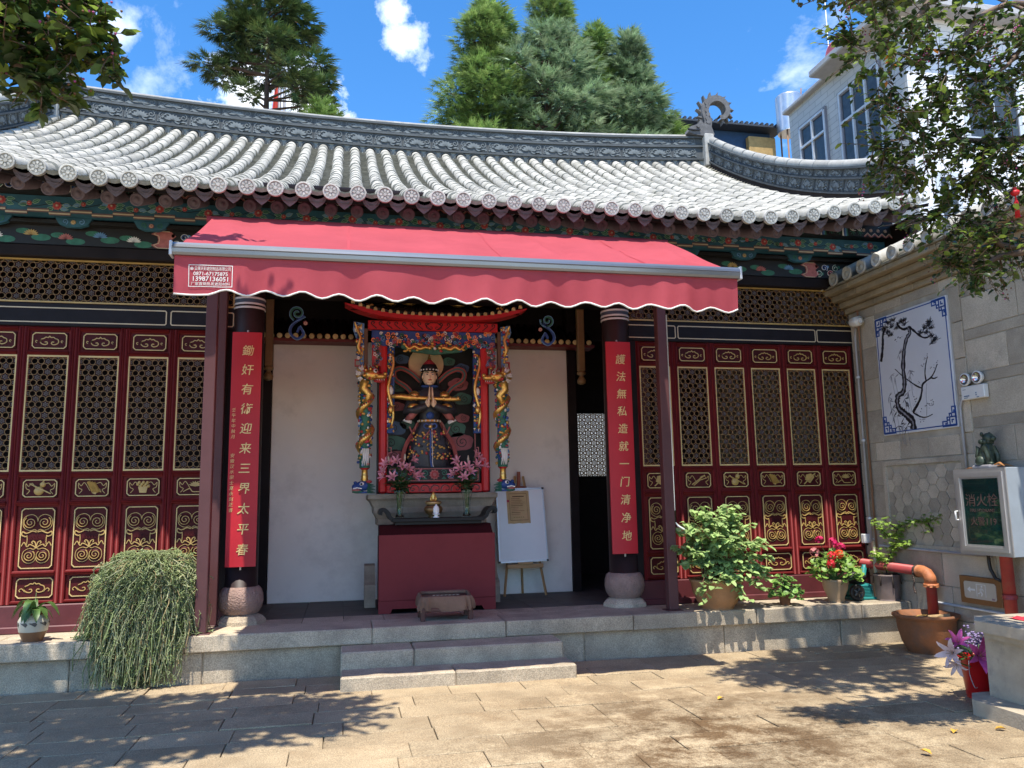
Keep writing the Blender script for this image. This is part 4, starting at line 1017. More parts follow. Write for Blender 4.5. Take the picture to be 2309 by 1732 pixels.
    b.ell(M(1.01, 3.335, .03), (.02, .02, .02), WT, 8, 6); petal_flower(b, M, 1.01, 3.47, .04, RO, PI_, .012)
    bl(b, 'canopy_panel', FM)
    for x0, sg in ((.462, 1), (1.478, -1)):                    # carved inner jambs
        b = MB(); M = wallmap(0, 0, 1.50); b.box(x0, x0+.084, 1.50, 1.56, 2.35, 3.38, BU)
        for k in range(120):
            u, v = x0+rnd.uniform(.005, .08), rnd.uniform(2.36, 3.36); b.ell(M(u, v, .006), (rnd.uniform(.008, .02), .014, rnd.uniform(.008, .02)), rnd.choice((GO, GO, GO, RO, BU, GR, WT)), 6, 4)
        body = [M(x0+.042+.03*sin(i*.55), 2.40+.055*i, .02) for i in range(17)]; b.tube(body, [.012+.010*sin(pi*i/16) for i in range(17)], 8, GO)
        b.ell(M(x0+.042, 2.62, .03), (.035, .03, .05), GO, 8, 6); b.ell(M(x0+.042, 2.84, .02), (.03, .02, .05), WT, 8, 6)
        b.line([(x0+.01, 2.34), (x0+.01, 2.12), (x0+.05, 2.12), (x0+.05, 2.18), (x0+.025, 2.18)], .008, 0, .012, M, PI_); b.line([(x0+.01, 2.12), (x0+.01, 1.98)], .008, 0, .012, M, PI_)
        bl(b, 'carved_jamb', FM)
    # red scroll board and upturned eave
    b = MB(); b.cbox(.235, 1.765, 1.42, 1.52, 3.548, 3.655, .006, RD); M = wallmap(0, 0, 1.42)
    for k in range(17):
        u = .285+.0895*k; s = 1 if u < .96 else -1
        if abs(u-1.0) < .06: continue
        b.line(smoothcurve([(u+s*.05, 3.56), (u+s*.02, 3.585), (u-s*.008, 3.61), (u-s*.008, 3.632), (u+s*.012, 3.640), (u+s*.024, 3.625), (u+s*.012, 3.614)], 4), .010, 0, .004, M, KK)
    ruyi(b, M, 1.0, 3.60, .09, KK, .007, 0, .004)
    bl(b, 'scroll_board', FM)
    b = MB(); n = 40; vs = []
    def ez(u): return 3.66+.155*abs((u-1.035)/1.065)**3.2
    for i in range(n+1):
        u = -.03+2.13*i/n; z = ez(u); t = .045 if abs(u-1.035) < .9 else .045*(1-.8*(abs(u-1.035)-.9)/.17)
        vs += [(u, 1.30, z-t*.2), (u, 1.30, z+t), (u, 1.52, z+t), (u, 1.52, z-t*.2)]
    b.add(vs, [(4*i+a, 4*i+4+a, 4*i+4+(a+1) % 4, 4*i+(a+1) % 4) for i in range(n) for a in range(4)]+[(0, 1, 2, 3), (4*n, 4*n+1, 4*n+2, 4*n+3)], 0)
    eo = bl(b, 'eave', [REDP])
    for k in range(24):
        u = .06+.0853*k; z = ez(u)+.062; d = MB(); d.lathe([(.021, 0), (.021, .02), (0, .022)], (u, 1.312, z), 12, 0, axis='y'); d.box(u-.021, u+.021, 1.29, 1.32, z-.022, z, 0); d.build('gilt_tile_end', GILT, eo)
    b = MB(); b.add([(.02, 1.31, 3.74), (2.05, 1.31, 3.74), (1.72, 1.95, 4.02), (.34, 1.95, 4.02)], [(0, 1, 2, 3)], 0)
    for k in range(23): u = .10+.085*k; b.tube([(u, 1.315, ez(u)+.066), (u*.62+.39, 1.94, 4.03)], .016, 6, 0)
    rf = bl(b, 'shrine_roof', [MATS['inner_tile']])
    b = MB(); M = wallmap(0, 0, 1.60)
    for sg in (-1, 1):
        body = smoothcurve([(1.02+sg*x, z) for x, z in ((.62, 3.93), (.52, 3.90), (.42, 3.94), (.30, 3.91), (.18, 3.935), (.06, 3.92))], 5); b.tube([M(u, v) for u, v in body], [.016+.014*sin(pi*i/len(body)) for i in range(len(body))], 8, 1)
        for u, v in body[::2]: b.ell(M(u+.01, v+.03), (.016, .012, .014), 1, 6, 4)
        for k in range(12): b.ell((1.02+sg*(.72+.13*rnd.random()), 1.40, 3.80+.05*rnd.random()), (.014, .012, .014), 1, 6, 4)
    b.ell(M(1.02, 3.945, .02), (.03, .02, .03), 1, 8, 6); b.build('gilt_crest', FM, rf)
    # brackets outside the posts
    for x0, sg in ((.215, -1), (1.785, 1)):
        b = MB(); b.cbox(x0-.022, x0+.022, 1.44, 1.50, 3.10, 3.56, .004, 9); M = wallmap(x0, 0, 1.47)
        b.poly([(sg*.02, 3.62), (sg*.14, 3.64), (sg*.15, 3.55), (sg*.10, 3.42), (sg*.11, 3.30), (sg*.06, 3.14), (sg*.02, 3.12)], -.04, .02, M, 7)
        for k in range(60):
            v = 3.16+.46*rnd.random(); u = sg*(.03+.10*rnd.random()*(.5+(v-3.1))); b.ell(M(u, v, .02), (rnd.uniform(.01, .022), .016, rnd.uniform(.01, .024)), rnd.choice((GO, GO, GO, RO, BU, WT)), 7, 5)
        b.tube([M(sg*.13, 3.63, .02), M(sg*.10, 3.55, .02), M(sg*.06, 3.45, .03), M(sg*.09, 3.33, .03), M(sg*.05, 3.24, .02)], [.012, .022, .02, .024, .012], 8, GO)
        b.line([(sg*.03, 3.12), (sg*.12, 3.12), (sg*.12, 3.19), (sg*.06, 3.19)], .012, -.02, .02, M, RO)
        bl(b, 'carved_bracket', FM+[mat('shrine_wood', (.12, .07, .04), .5)])
    # dragon pillars
    for cx, sg in ((.212, 1), (1.797, -1)):
        y = 1.40; p = MB()
        p.lathe([(.030, 1.80), (.044, 1.815), (.036, 1.835), (.042, 1.85), (.036, 1.865), (.034, 1.925), (.058, 1.945), (.060, 2.92), (.05, 3.0)], (cx, y, 0), 18, ms=[GO, GO, GO, GO, GO, RD, GR, GR])
        turns = 2.3; N = 60
        body = [(cx+.066*cos(2*pi*turns*i/N+1), y+.066*sin(2*pi*turns*i/N+1), 2.06+.86*i/N) for i in range(N+1)]
        p.tube(body, [.026+.016*sin(pi*min(1, i/N*1.1)) for i in range(N+1)], 8, GO)
        for i in range(0, N, 1):
            q = body[i]; a = 2*pi*turns*i/N+1; p.ell((cx+.098*cos(a), y+.098*sin(a), q[2]+.01), (.010, .010, .012), RO if i % 3 else GR, 6, 4)
        for i in range(150):
            a = rnd.uniform(pi*.9, 2.1*pi); z = rnd.uniform(1.97, 2.95); rr = rnd.uniform(.060, .072); c = Vector((cx+rr*cos(a), y+rr*sin(a), z)); p.ell(c, (rnd.uniform(.010, .024), .014, rnd.uniform(.010, .022)), rnd.choice((BU, BU, GR, RO, WT, LB, GO, GO, RO)), 7, 4)
        for a in (-2.0, -1.6, -1.2, -.9): p.tube([(cx+.06*cos(a), y+.075*sin(a), 2.16), (cx+.05*cos(a+.2), y+.085*sin(a), 2.06), (cx+.06*cos(a-.1), y+.08*sin(a), 1.97)], [.012, .013, .005], 6, WT)
        dp = bl(p, 'dragon_pillar', FM)
        h = MB(); hz = 3.0; M = lambda u, v, w=0: (cx+sg*u, y-.05-w, hz+v)
        h.ell(M(.06, 0), (.085, .055, .055), GO, 12, 8); h.ell(M(.15, -.015), (.065, .04, .030), GO, 10, 6); h.ell(M(.14, -.062), (.058, .032, .018), RO, 10, 6)
        h.ell(M(.20, .012), (.022, .022, .02), GO, 8, 6)
        for w in (-.035, .05): h.ell(M(.10, .035, w), (.022, .014, .022), WT, 8, 6); h.ell(M(.105, .035, w*1.25), (.011, .010, .012), KK, 6, 5)
        for k in range(11):
            a = radians(95+k*17); h.tube([M(.0+.05*cos(a), .05*sin(a), .02), M(.0+.09*cos(a), .08*sin(a), .025), M(.01+.115*cos(a), .10*sin(a)+.02, .01)], [.014, .012, .002], 6, WT if k % 3 else GO)
        for k in range(3): h.tube([M(.02+.05*k, .05), M(.0+.04*k, .10)], [.012, .002], 6, RO)
        for k in range(4): h.tube([M(.12+.022*k, -.045, .03), M(.122+.022*k, -.062, .03)], [.006, .001], 5, WT)
        h.tube([M(-.01, -.06), M(-.02, -.14), M(.04, -.20), M(.0, -.28)], [.05, .045, .04, .03], 10, GO)
        for k in range(14): a = rnd.uniform(0, 6.28); h.ell(M(.05+.07*cos(a), .01+.045*sin(a), rnd.uniform(.02, .05)), (.018, .014, .016), GO if k % 3 else RO, 6, 5)
        for k in range(0):
            a = radians(100+k*20); h.tube([M(-.02+.06*cos(a), -.02+.06*sin(a), .035), M(-.02+.13*cos(a), -.03+.12*sin(a), .04), M(-.01+.17*cos(a), -.03+.15*sin(a)+.02, .03)], [.018, .013, .002], 6, WT)
        h.v = [(cx+sg*.02+(x-cx-sg*.02)*1.12, y+(yy-y)*1.1, hz+(z-hz)*1.15) for x, yy, z in h.v]
        h.build('dragon_head', FM, dp)
        l = MB(); M = lambda u, v, w=0: (cx-sg*u, y-.03-w, 1.735+v)
        l.ell(M(.02, .01), (.085, .06, .055), BU, 12, 8); l.ell(M(.09, .0), (.05, .05, .04), BU, 10, 7); l.ell(M(.085, -.035), (.055, .045, .022), PI_, 10, 6); l.ell(M(.07, -.055), (.07, .045, .018), GR, 10, 6)
        l.ell(M(.03, .03, .05), (.026, .012, .022), WT, 10, 6); l.ell(M(.035, .03, .060), (.013, .008, .013), KK, 8, 5); l.ell(M(.10, .045, .02), (.022, .022, .018), BU, 8, 6); l.line([(.03, -.02), (.08, -.012), (.125, -.02)], .012, .045, .055, M, WT)
        for k in range(6): l.tube([M(-.03, .03-.018*k, .03), M(-.10-.02*(k % 2), .02-.018*k, .03)], [.014, .004], 6, GR)
        l.ell(M(-.05, .055, .03), (.035, .02, .018), RO, 8, 5); l.cbox(cx-.06, cx+.06, y-.06, y+.1, 1.664, 1.684, .004, BU)
        l.build('lion_head', FM, dp)
    # painted relief clouds behind the figure
    M = wallmap(0, 0, 1.795)
    CM = [mat('cloud_blue', (.06, .12, .22), .6, var=.2), mat('cloud_green', (.045, .13, .095), .6, var=.2), mat('cloud_rose', (.30, .09, .10), .6, var=.2), BLACK]
    sc = lambda x, y: (.975+(x-1190)*.00124, 3.19-(y-780)*.00125)
    for x, y, r, m, sg in ((930, 720, 58, 0, 1), (1385, 735, 52, 1, -1), (1515, 800, 60, 0, -1), (1480, 960, 78, 2, -1), (1520, 1100, 75, 1, -1), (890, 1180, 55, 2, 1), (1520, 1290, 55, 2, -1), (870, 1390, 82, 0, 1), (985, 1350, 55, 1, 1), (1430, 1395, 95, 1, -1), (850, 1530, 95, 1, 1), (1490, 1520, 105, 2, -1), (900, 990, 60, 1, 1), (880, 1650, 70, 2, 1)):
        b = MB(); u, v = sc(x, y); cloudshape(b, M, u, v, r*.00118, m, 3, sg); b.build('relief_cloud', CM, back)
GILT = MATS['gilt_end']
build_shrine()

# ------------------------------------------------------------------ guardian figure inside the shrine
def build_statue():
    st = thing('guardian_statue', 'painted armoured guardian figure with palms together before a gold halo', 'statue', (.965, 1.66, 1.80)); o = Vector((-.965, -1.66, -1.80))
    SKIN = mat('statue_skin', (.80, .58, .38), .45, var=.06); ARM = mat('statue_armour', (.035, .035, .04), .4, var=.3, scale=20)
    def bl(mb, n, m, parent=None):
        q = mb.build(n, m, parent or st)
        if parent is None: q.location = o
        return q
    cx, cy = .965, 1.64
    ms = [ARM, SKIN, GOLDM, BLUE, ROSE, PINK, GREEN, WHITEP, BLACK]
    AR, SK, GO, BU, RO, PI_, GR, WT, KK = range(9)
    rnd = random.Random(9)
    b = MB()                                                   # robe, torso and arms in one skin of rings
    ring = [(1.80, .20, .10), (1.95, .235, .11), (2.15, .25, .115), (2.32, .20, .11), (2.46, .125, .095), (2.52, .115, .09), (2.62, .14, .10), (2.74, .165, .10), (2.84, .165, .085), (2.885, .10, .07), (2.91, .052, .05), (2.95, .046, .045)]
    n = 24; vs = []
    for z, rx, ry in ring:
        for j in range(n):
            t = 2*pi*j/n; fold = 1+(.05*sin(7*t) if z < 2.4 else 0); vs.append((cx+rx*cos(t)*fold, cy+ry*sin(t)*fold, z))
    b.add(vs, [(i*n+j, i*n+(j+1) % n, (i+1)*n+(j+1) % n, (i+1)*n+j) for i in range(len(ring)-1) for j in range(n)], AR, True)
    for sg in (-1, 1):
        b.tube([(cx+sg*.13, cy, 2.83), (cx+sg*.22, cy-.03, 2.72), (cx+sg*.265, cy-.08, 2.60), (cx+sg*.17, cy-.15, 2.62), (cx+sg*.06, cy-.17, 2.66), (cx+sg*.02, cy-.17, 2.68)], [.055, .062, .06, .052, .04, .03], 12, AR)
        b.tube([(cx+sg*.13, cy-.14, 2.64), (cx+sg*.22, cy-.11, 2.55), (cx+sg*.28, cy-.07, 2.51)], [.03, .042, .02], 10, PI_)      # sleeve edge
        b.tube([(cx+sg*.22, cy-.06, 2.56), (cx+sg*.30, cy-.06, 2.50), (cx+sg*.22, cy-.10, 2.48)], [.025, .018, .022], 8, WT)
        b.ell((cx+sg*.175, cy-.02, 2.80), (.075, .065, .06), GO, 10, 7); b.ell((cx+sg*.19, cy-.11, 2.66), (.075, .05, .04), GO, 10, 6)
    for k in range(120):
        a = rnd.uniform(-pi*.95, -pi*.05); z = rnd.uniform(2.05, 2.38); rx = .245-.05*(z-2.14)/.2; b.ell((cx+rx*cos(a), cy+.12*sin(a), z), (.016, .012, .014), rnd.choice((GO, GO, GO, RO, AR)), 6, 4)
    b.lathe([(.128, 2.485), (.134, 2.50), (.128, 2.515)], (cx, cy, 0), 24, GO, squash=(1, .8)); b.ell((cx, cy-.10, 2.56), (.05, .03, .045), BU, 10, 7)
    for k in range(9): a = -pi+pi*k/8; b.ell((cx+.13*cos(a), cy+.105*sin(a), 2.50), (.012, .010, .012), WT, 6, 4)
    M = wallmap(cx, 0, cy-.125); 
    for u, m in ((0, BU), (.018, WT), (-.018, KK)): b.line(smoothcurve([(u, 2.46), (u*1.1, 2.3), (u*1.3, 2.1), (u+.01, 1.98), (u+.05, 1.86)], 5), .018 if m == BU else .006, 0, .012, M, m)
    for sg in (-1, 1): b.line(smoothcurve([(0, 2.43), (sg*.05, 2.46), (sg*.075, 2.43), (sg*.04, 2.40), (0, 2.42)], 4), .012, 0, .014, M, BU); b.line(smoothcurve([(0, 2.40), (sg*.04, 2.34), (sg*.08, 2.30)], 4), .012, 0, .012, M, PI_)
    b.ell((cx, cy-.135, 2.425), (.026, .018, .026), GO, 8, 6)
    0 and b.add([(cx-.24, cy-.10, 2.14), (cx-.06, cy-.145, 2.06), (cx, cy-.15, 2.12), (cx+.06, cy-.145, 2.06), (cx+.24, cy-.10, 2.14), (cx+.1, cy-.14, 2.24), (cx-.1, cy-.14, 2.24)], [(0, 1, 2, 6), (2, 3, 4, 5), (6, 2, 5)], KK)
    body = bl(b, 'body', ms)
    h = MB(); hx, hy, hz = 0, 0, 0                # head: face, ears, helmet
    h.ell((hx, hy, hz-.01), (.070, .072, .098), SK, 18, 14); h.ell((hx, hy-.070, hz-.022), (.012, .016, .022), SK, 8, 6); h.ell((hx, hy-.035, hz-.085), (.034, .030, .022), SK, 10, 6)
    for sg in (-1, 1):
        h.ell((hx+sg*.028, hy-.064, hz+.006), (.015, .008, .007), WT, 8, 5); h.ell((hx+sg*.028, hy-.071, hz+.006), (.007, .004, .006), KK, 8, 5)
        h.tube([(hx+sg*.010, hy-.070, hz+.022), (hx+sg*.030, hy-.070, hz+.034), (hx+sg*.050, hy-.055, hz+.032)], [.003, .0045, .002], 6, KK); h.ell((hx+sg*.072, hy+.0, hz-.015), (.010, .018, .028), SK, 8, 6)
        h.tube([(hx+sg*.075, hy, hz+.03), (hx+sg*.082, hy-.01, hz-.05), (hx+sg*.10, hy-.01, hz-.12)], [.010, .012, .008], 8, KK)
    h.ell((hx, hy-.068, hz-.052), (.019, .007, .007), ROSE and RO, 8, 5)
    h.lathe([(.082, .045), (.088, .06), (.086, .085), (.07, .12), (.045, .15), (.02, .175), (.008, .22), (0, .24)], (hx, hy, hz), 18, ms=[KK, KK, KK, RO, RO, GO, RO])
    for k in range(9): a = -pi+pi*k/8; h.ell((hx+.088*cos(a), hy+.088*sin(a), hz+.06), (.009, .009, .009), WT, 6, 4)
    for sg in (-1, 1): h.ell((hx+sg*.045, hy-.03, hz-.118), (.045, .03, .016), SKYB and BU, 8, 5)
    h.v = [(cx+x*1.18, cy-.02+y*1.1, 3.04+z*1.10) for x, y, z in h.v]
    h.build('head', ms, body)
    p = MB()                                                   # praying hands: two palms, five fingers each
    for sg in (-1, 1):
        px = cx+sg*.0125; p.ell((px+sg*.012, cy-.185, 2.69), (.022, .028, .045), SK, 10, 8)
        for f in range(4):
            yy = cy-.207+.0145*f; top = 2.855-(.012, 0, .006, .022)[f]; p.tube([(px+sg*.004, yy, 2.71), (px, yy+.002*f, 2.78), (px-sg*.003, yy, top)], [.0085, .0078, .004], 7, SK)
        p.tube([(px+sg*.01, cy-.205, 2.68), (px+sg*.006, cy-.222, 2.72), (px, cy-.225, 2.755)], [.009, .008, .004], 7, SK)
    p.v = [(cx+(x-cx)*1.45, cy-.185+(y-cy+.185)*1.2, 2.66+(z-2.66)*1.15) for x, y, z in p.v]
    p.build('hands', ms, body)
    w = MB(); w.tube([(.50, cy-.14, 2.775), (.62, cy-.14, 2.775), (.70, cy-.14, 2.765), (.80, cy-.14, 2.76), (1.10, cy-.14, 2.75), (1.24, cy-.14, 2.75), (1.32, cy-.14, 2.745)], [.022, .034, .036, .026, .022, .028, .018], 10, 0)
    for x in (.74, .80, 1.12, 1.20, 1.29): w.ell((x, cy-.14, 2.757), (.018, .030, .030), 0, 10, 6)
    bl(w, 'sceptre', [GOLDM])
    hl = MB(); hl.lathe([(.212, 0), (.212, .012), (.200, .018), (0, .018)], (.94, 1.765, 3.205), 36, axis='y', sm=False); ho = bl(hl, 'halo', [mat('halo_gold', (.62, .44, .24), .5, var=.2, scale=4)])
    s = MB(); M = wallmap(0, 0, 1.70)
    for sg in (-1, 1):
        c = .975; path = smoothcurve([(c+sg*.10, 2.98), (c+sg*.22, 3.09), (c+sg*.34, 3.14), (c+sg*.42, 3.10), (c+sg*.40, 3.00), (c+sg*.28, 2.92), (c+sg*.20, 2.82), (c+sg*.16, 2.72)], 5)
        s.line(path, .055, -.01, .006, M, 0); s.line(path, .022, .0, .014, M, 1)
        s.line(smoothcurve([(c+sg*.12, 2.50), (c+sg*.20, 2.36), (c+sg*.28, 2.22), (c+sg*.33, 2.02), (c+sg*.34, 1.90)], 5), .045, -.01, .008, M, 0)
        s.line(smoothcurve([(c+sg*.12, 2.52), (c+sg*.17, 2.44), (c+sg*.15, 2.36), (c+sg*.20, 2.36), (c+sg*.24, 2.44)], 5), .014, 0, .03, M, 2)
    bl(s, 'scarf', [mat('scarf_red', (.30, .06, .05), .6), mat('scarf_green', (.05, .11, .10), .6), PINK])
build_statue()
# ------------------------------------------------------------------ altar group in the recess
def build_altar():
    ST = mat('altar_stone', (.30, .25, .19), .85, var=.25, scale=5, bump=.4, bscale=50, stain=(.14, .12, .10), sscale=4, samt=.5)
    a = thing('stone_pedestal', 'stained stone pedestal with moulded ledge carrying the shrine', 'pedestal', (.98, 1.8, HP)); o = Vector((-.98, -1.8, -HP))
    b = MB()
    prof = [(0.0, 1.648), (0.0, 1.60), (.03, 1.575), (.045, 1.55), (.07, 1.50), (.075, 1.44), (.10, 1.40), (.115, 1.37), (.115, 1.30)]
    vs = []
    for d, z in prof: vs += [(.25+d, 1.38+d, z), (1.727-d, 1.38+d, z), (1.727-d, 2.249, z), (.25+d, 2.249, z)]
    k = len(prof)
    b.add(vs, [(4*i+q, 4*i+(q+1) % 4, 4*i+4+(q+1) % 4, 4*i+4+q) for i in range(k-1) for q in range(4)]+[(0, 1, 2, 3)], 0)
    q = b.build('ledge', ST, a); q.location = o
    b = MB(); b.cbox(.40, 1.58, 1.52, 2.248, HP, 1.31, .01); q = b.build('plinth', ST, a); q.location = o
    for x, sg in ((.33, 1), (1.65, -1)):
        b = MB(); M = lambda u, v, w=0: (x-.045*sg+sg*u*0-w*sg, 1.46+u, HP+v)
        b.poly([(0, 0), (.30, 0), (.30, .46), (.22, .44), (.18, .34), (.10, .27), (.02, .24), (.0, .18)], -.06, .06, M, 0); q = b.build('scroll_foot', ST, a); q.location = o
    BLK = mat('black_lacquer', (.010, .010, .010), .5, var=.2, spec=.25)
    t = thing('altar_table', 'low black altar table with scrolled ends in front of the shrine', 'table', (1.0, 1.12, 1.32)); o2 = Vector((-1.0, -1.12, -1.32))
    b = MB(); b.cbox(.50, 1.50, .96, 1.30, 1.345, 1.385, .005); q = b.build('table_top', BLK, t); q.location = o2
    b = MB(); b.box(.53, 1.47, .99, 1.28, 1.316, 1.345); q = b.build('apron', BLK, t); q.location = o2
    for x, sg in ((.50, -1), (1.50, 1)):
        b = MB(); M = wallmap(x, 1.345, .97)
        b.line(smoothcurve([(-sg*.03, .02), (sg*.02, .05), (sg*.045, .10), (sg*.085, .135), (sg*.12, .125), (sg*.125, .10), (sg*.105, .095)], 5), [.04+.0*i for i in range(31)], -.32, .0, M, 0); q = b.build('scroll_end', BLK, t); q.location = o2
    c = thing('red_cabinet', 'dull red wooden offering cabinet standing before the shrine', 'cabinet', (.98, 1.1, HP)); o3 = Vector((-.98, -1.1, -HP))
    CR_ = mat('cabinet_red', (.19, .036, .038), .75, var=.14, scale=2.5, spec=.12, stain=(.12, .022, .022), sscale=2.5, samt=.5); CD = mat('cabinet_dark', (.045, .008, .009), .7, var=.15, spec=.1)
    b = MB(); b.cbox(.355, 1.60, .90, .925, HP+.13, 1.215, .004); q = b.build('front_panel', CR_, c); q.location = o3
    b = MB(); M = wallmap(0, HP, .905); b.poly([(.355, 0), (.48, 0), (.50, .045), (1.45, .045), (1.475, 0), (1.60, 0), (1.60, .128), (.355, .128)], -.02, 0, M, 0); q = b.build('foot_rail', CR_, c); q.location = o3
    b = MB(); b.cbox(.36, 1.595, .928, 1.34, HP+.05, 1.20, .004); b.cbox(.365, 1.585, 1.06, 1.34, 1.20, 1.314, .004); b.add([(.365, .93, 1.201), (1.585, .93, 1.201), (1.582, 1.06, 1.312), (.367, 1.06, 1.312)], [(0, 1, 2, 3)]); q = b.build('case', CD, c); q.location = o3
    for x in (.39, 1.565):
        b = MB(); b.cbox(x-.03, x+.03, 1.26, 1.32, HP, HP+.06, .004); q = b.build('leg', CD, c); q.location = o3
    # incense burner and white lamp
    i = thing('incense_burner', 'round bronze incense burner with gilt finial on the black table', 'incense burner', (.957, 1.13, 1.386))
    BZ = mat('burner_bronze', (.20, .12, .05), .4, metal=.6, var=.3, scale=10)
    b = MB(); b.lathe([(.05, 0), (.06, .01), (.055, .025), (.09, .05), (.106, .085), (.095, .115), (.072, .13), (.075, .14), (.09, .15), (.09, .17), (.07, .18), (0, .182)], n=24, ms=[0]*6+[1, 2, 2, 0, 0]); b.build('bowl', [BZ, BLK, mat('burner_rim', (.42, .28, .12), .4, metal=.4)], i)
    b = MB()
    for k in range(7): b.ell((-.03+.01*k, 0, .20+.035*abs(sin(k*1.05))), (.012, .012, .022), 0, 8, 6)
    b.lathe([(.03, .18), (.02, .21), (.028, .24), (.012, .27), (0, .285)], n=12); b.build('finial', GOLDM, i)
    w = thing('white_lamp', 'small white porcelain oil lamp in front of the burner', 'lamp', (.975, 1.02, 1.386)); WP = mat('porcelain', (.75, .75, .74), .25, var=.04)
    b = MB(); b.lathe([(.036, 0), (.036, .008), (.022, .014), (.022, .03), (.040, .034), (.040, .042), (.024, .046)], n=18); b.build('foot', WP, w)
    b = MB(); b.lathe([(.024, .046), (.034, .06), (.034, .10), (.026, .112), (.028, .117), (.012, .128), (.008, .142), (0, .145)], n=18); b.build('cup', WP, w)
build_altar()

def lily(b, p, d, L=.09, m=0, ms=1, rnd=R, open_=1.0):
    """six recurved petals round direction d"""
    d = Vector(d).normalized(); x = d.orthogonal().normalized(); y = d.cross(x); p = Vector(p); a0 = rnd.random()*6
    for k in range(6):
        a = a0+k*pi/3; r = x*cos(a)+y*sin(a); t = d.cross(r); w = L*(.17 if k % 2 else .22)
        q = [(0, .02, .25), (.35, .16*open_, .8), (.65, .42*open_, 1.0), (.88, .78*open_, .6), (.86, 1.02*open_, .05)]
        vs = []
        for h, o, ww in q: c = p+d*(L*h)+r*(L*o); vs += [c-t*w*ww, c+d*(-.02*L), c+t*w*ww]
        b.add(vs, [(3*i+j, 3*i+j+1, 3*i+4+j, 3*i+3+j) for i in range(4) for j in range(2)], m, True)
    for k in range(5):
        a = a0+k*1.256; r = x*cos(a)+y*sin(a); b.tube([p+d*L*.2, p+d*L*.75+r*L*.2], L*.012, 4, ms); b.ell(p+d*L*.78+r*L*.2, (L*.035, L*.035, L*.02), ms, 5, 4)
LILY = mat('lily_pink', (.72, .30, .36), .5, var=.35, scale=18, transl=.25, rand=.2); STAM = mat('lily_stamen', (.30, .16, .05), .6)
STEM = mat('flower_stem', (.05, .12, .03), .6, var=.25); LEAFD = mat('leaf_dark', (.035, .085, .025), .45, var=.35, scale=20, rand=.35, transl=.2); GLASS = mat('vase_glass', (.93, .96, .94), .03, trans=1.0, var=.01)
def vase_of_lilies(x, y, spots, label, seed):
    rnd = random.Random(seed); t = thing('vase_of_lilies', label, 'vase', (x, y, 1.386), 'vases of pink lilies on the altar table')
    g = MB(); g.lathe([(.045, 0), (.048, .006), (.036, .05), (.040, .16), (.062, .27), (.070, .31), (.067, .31), (.059, .27), (.037, .16), (.033, .05), (.043, .012), (0, .010)], n=20); g.build('glass_vase', GLASS, t)
    s = MB(); lv = MB()
    for k, (u, w, v, op) in enumerate(spots):
        base = Vector((rnd.uniform(-.018, .018), rnd.uniform(-.018, .018), .03)); neck = Vector((u*.22, w*.22, .31)); tip = Vector((u, w, v))
        s.tube([base, neck, neck.lerp(tip, .5)+Vector((0, 0, .02)), tip], [.0035, .0035, .003, .003], 5)
        d = Vector((u*1.2+rnd.uniform(-.06, .06), w-.12, .10 if op > .3 else .3))
        if op > .3:
            f = MB(); lily(f, tip, d, .072, 0, 1, rnd, op); f.build('lily', [LILY, STAM], t)
        else:
            f = MB(); f.tube([tip, tip+Vector((0, 0, .04)), tip+Vector((u*.05, 0, .08))], [.006, .013, .004], 8); f.build('lily_bud', mat('lily_bud', (.55, .48, .33), .5), t)
        for q in range(5):
            pt = neck.lerp(tip, rnd.uniform(.05, .9)); a = rnd.uniform(0, 6.3); lv.leaf(pt, (cos(a), sin(a)*.6, rnd.uniform(-.1, .6)), (0, 0, 1), rnd.uniform(.07, .13), .028, 0)
    for q in range(26): a = rnd.uniform(0, 6.3); lv.leaf((rnd.uniform(-.05, .05), rnd.uniform(-.05, .03), rnd.uniform(.30, .40)), (cos(a), sin(a)*.6, rnd.uniform(-.3, .6)), (0, 0, 1), rnd.uniform(.09, .15), rnd.uniform(.03, .055), 0)
    s.build('stems', STEM, t); tag(lv.build('foliage', LEAFD, t), kind='stuff')
vase_of_lilies(.585, 1.10, [(-.14, -.02, .58, 1), (-.03, -.05, .60, 1), (-.16, -.03, .44, 1), (-.155, 0, .50, 1), (.02, -.06, .54, 1), (.075, -.03, .52, 1), (-.07, -.07, .43, 1), (.12, -.02, .62, .9), (.14, -.04, .44, 1), (.19, 0, .46, 1), (-.12, 0, .60, 0), (.055, 0, .62, 0), (-.075, .02, .57, 1)], 'glass vase of pink lilies at the left end of the altar table', 1)
vase_of_lilies(1.325, 1.10, [(-.09, -.03, .60, 1), (-.13, 0, .46, 1), (-.07, -.05, .52, 1), (.0, -.05, .53, 1), (.03, -.06, .48, 1), (.10, -.03, .55, 1), (.09, 0, .66, 1), (.13, 0, .62, 1), (.18, -.02, .55, 1), (-.03, -.06, .42, 1), (.02, 0, .60, 0)], 'glass vase of pink lilies at the right end of the altar table', 2)

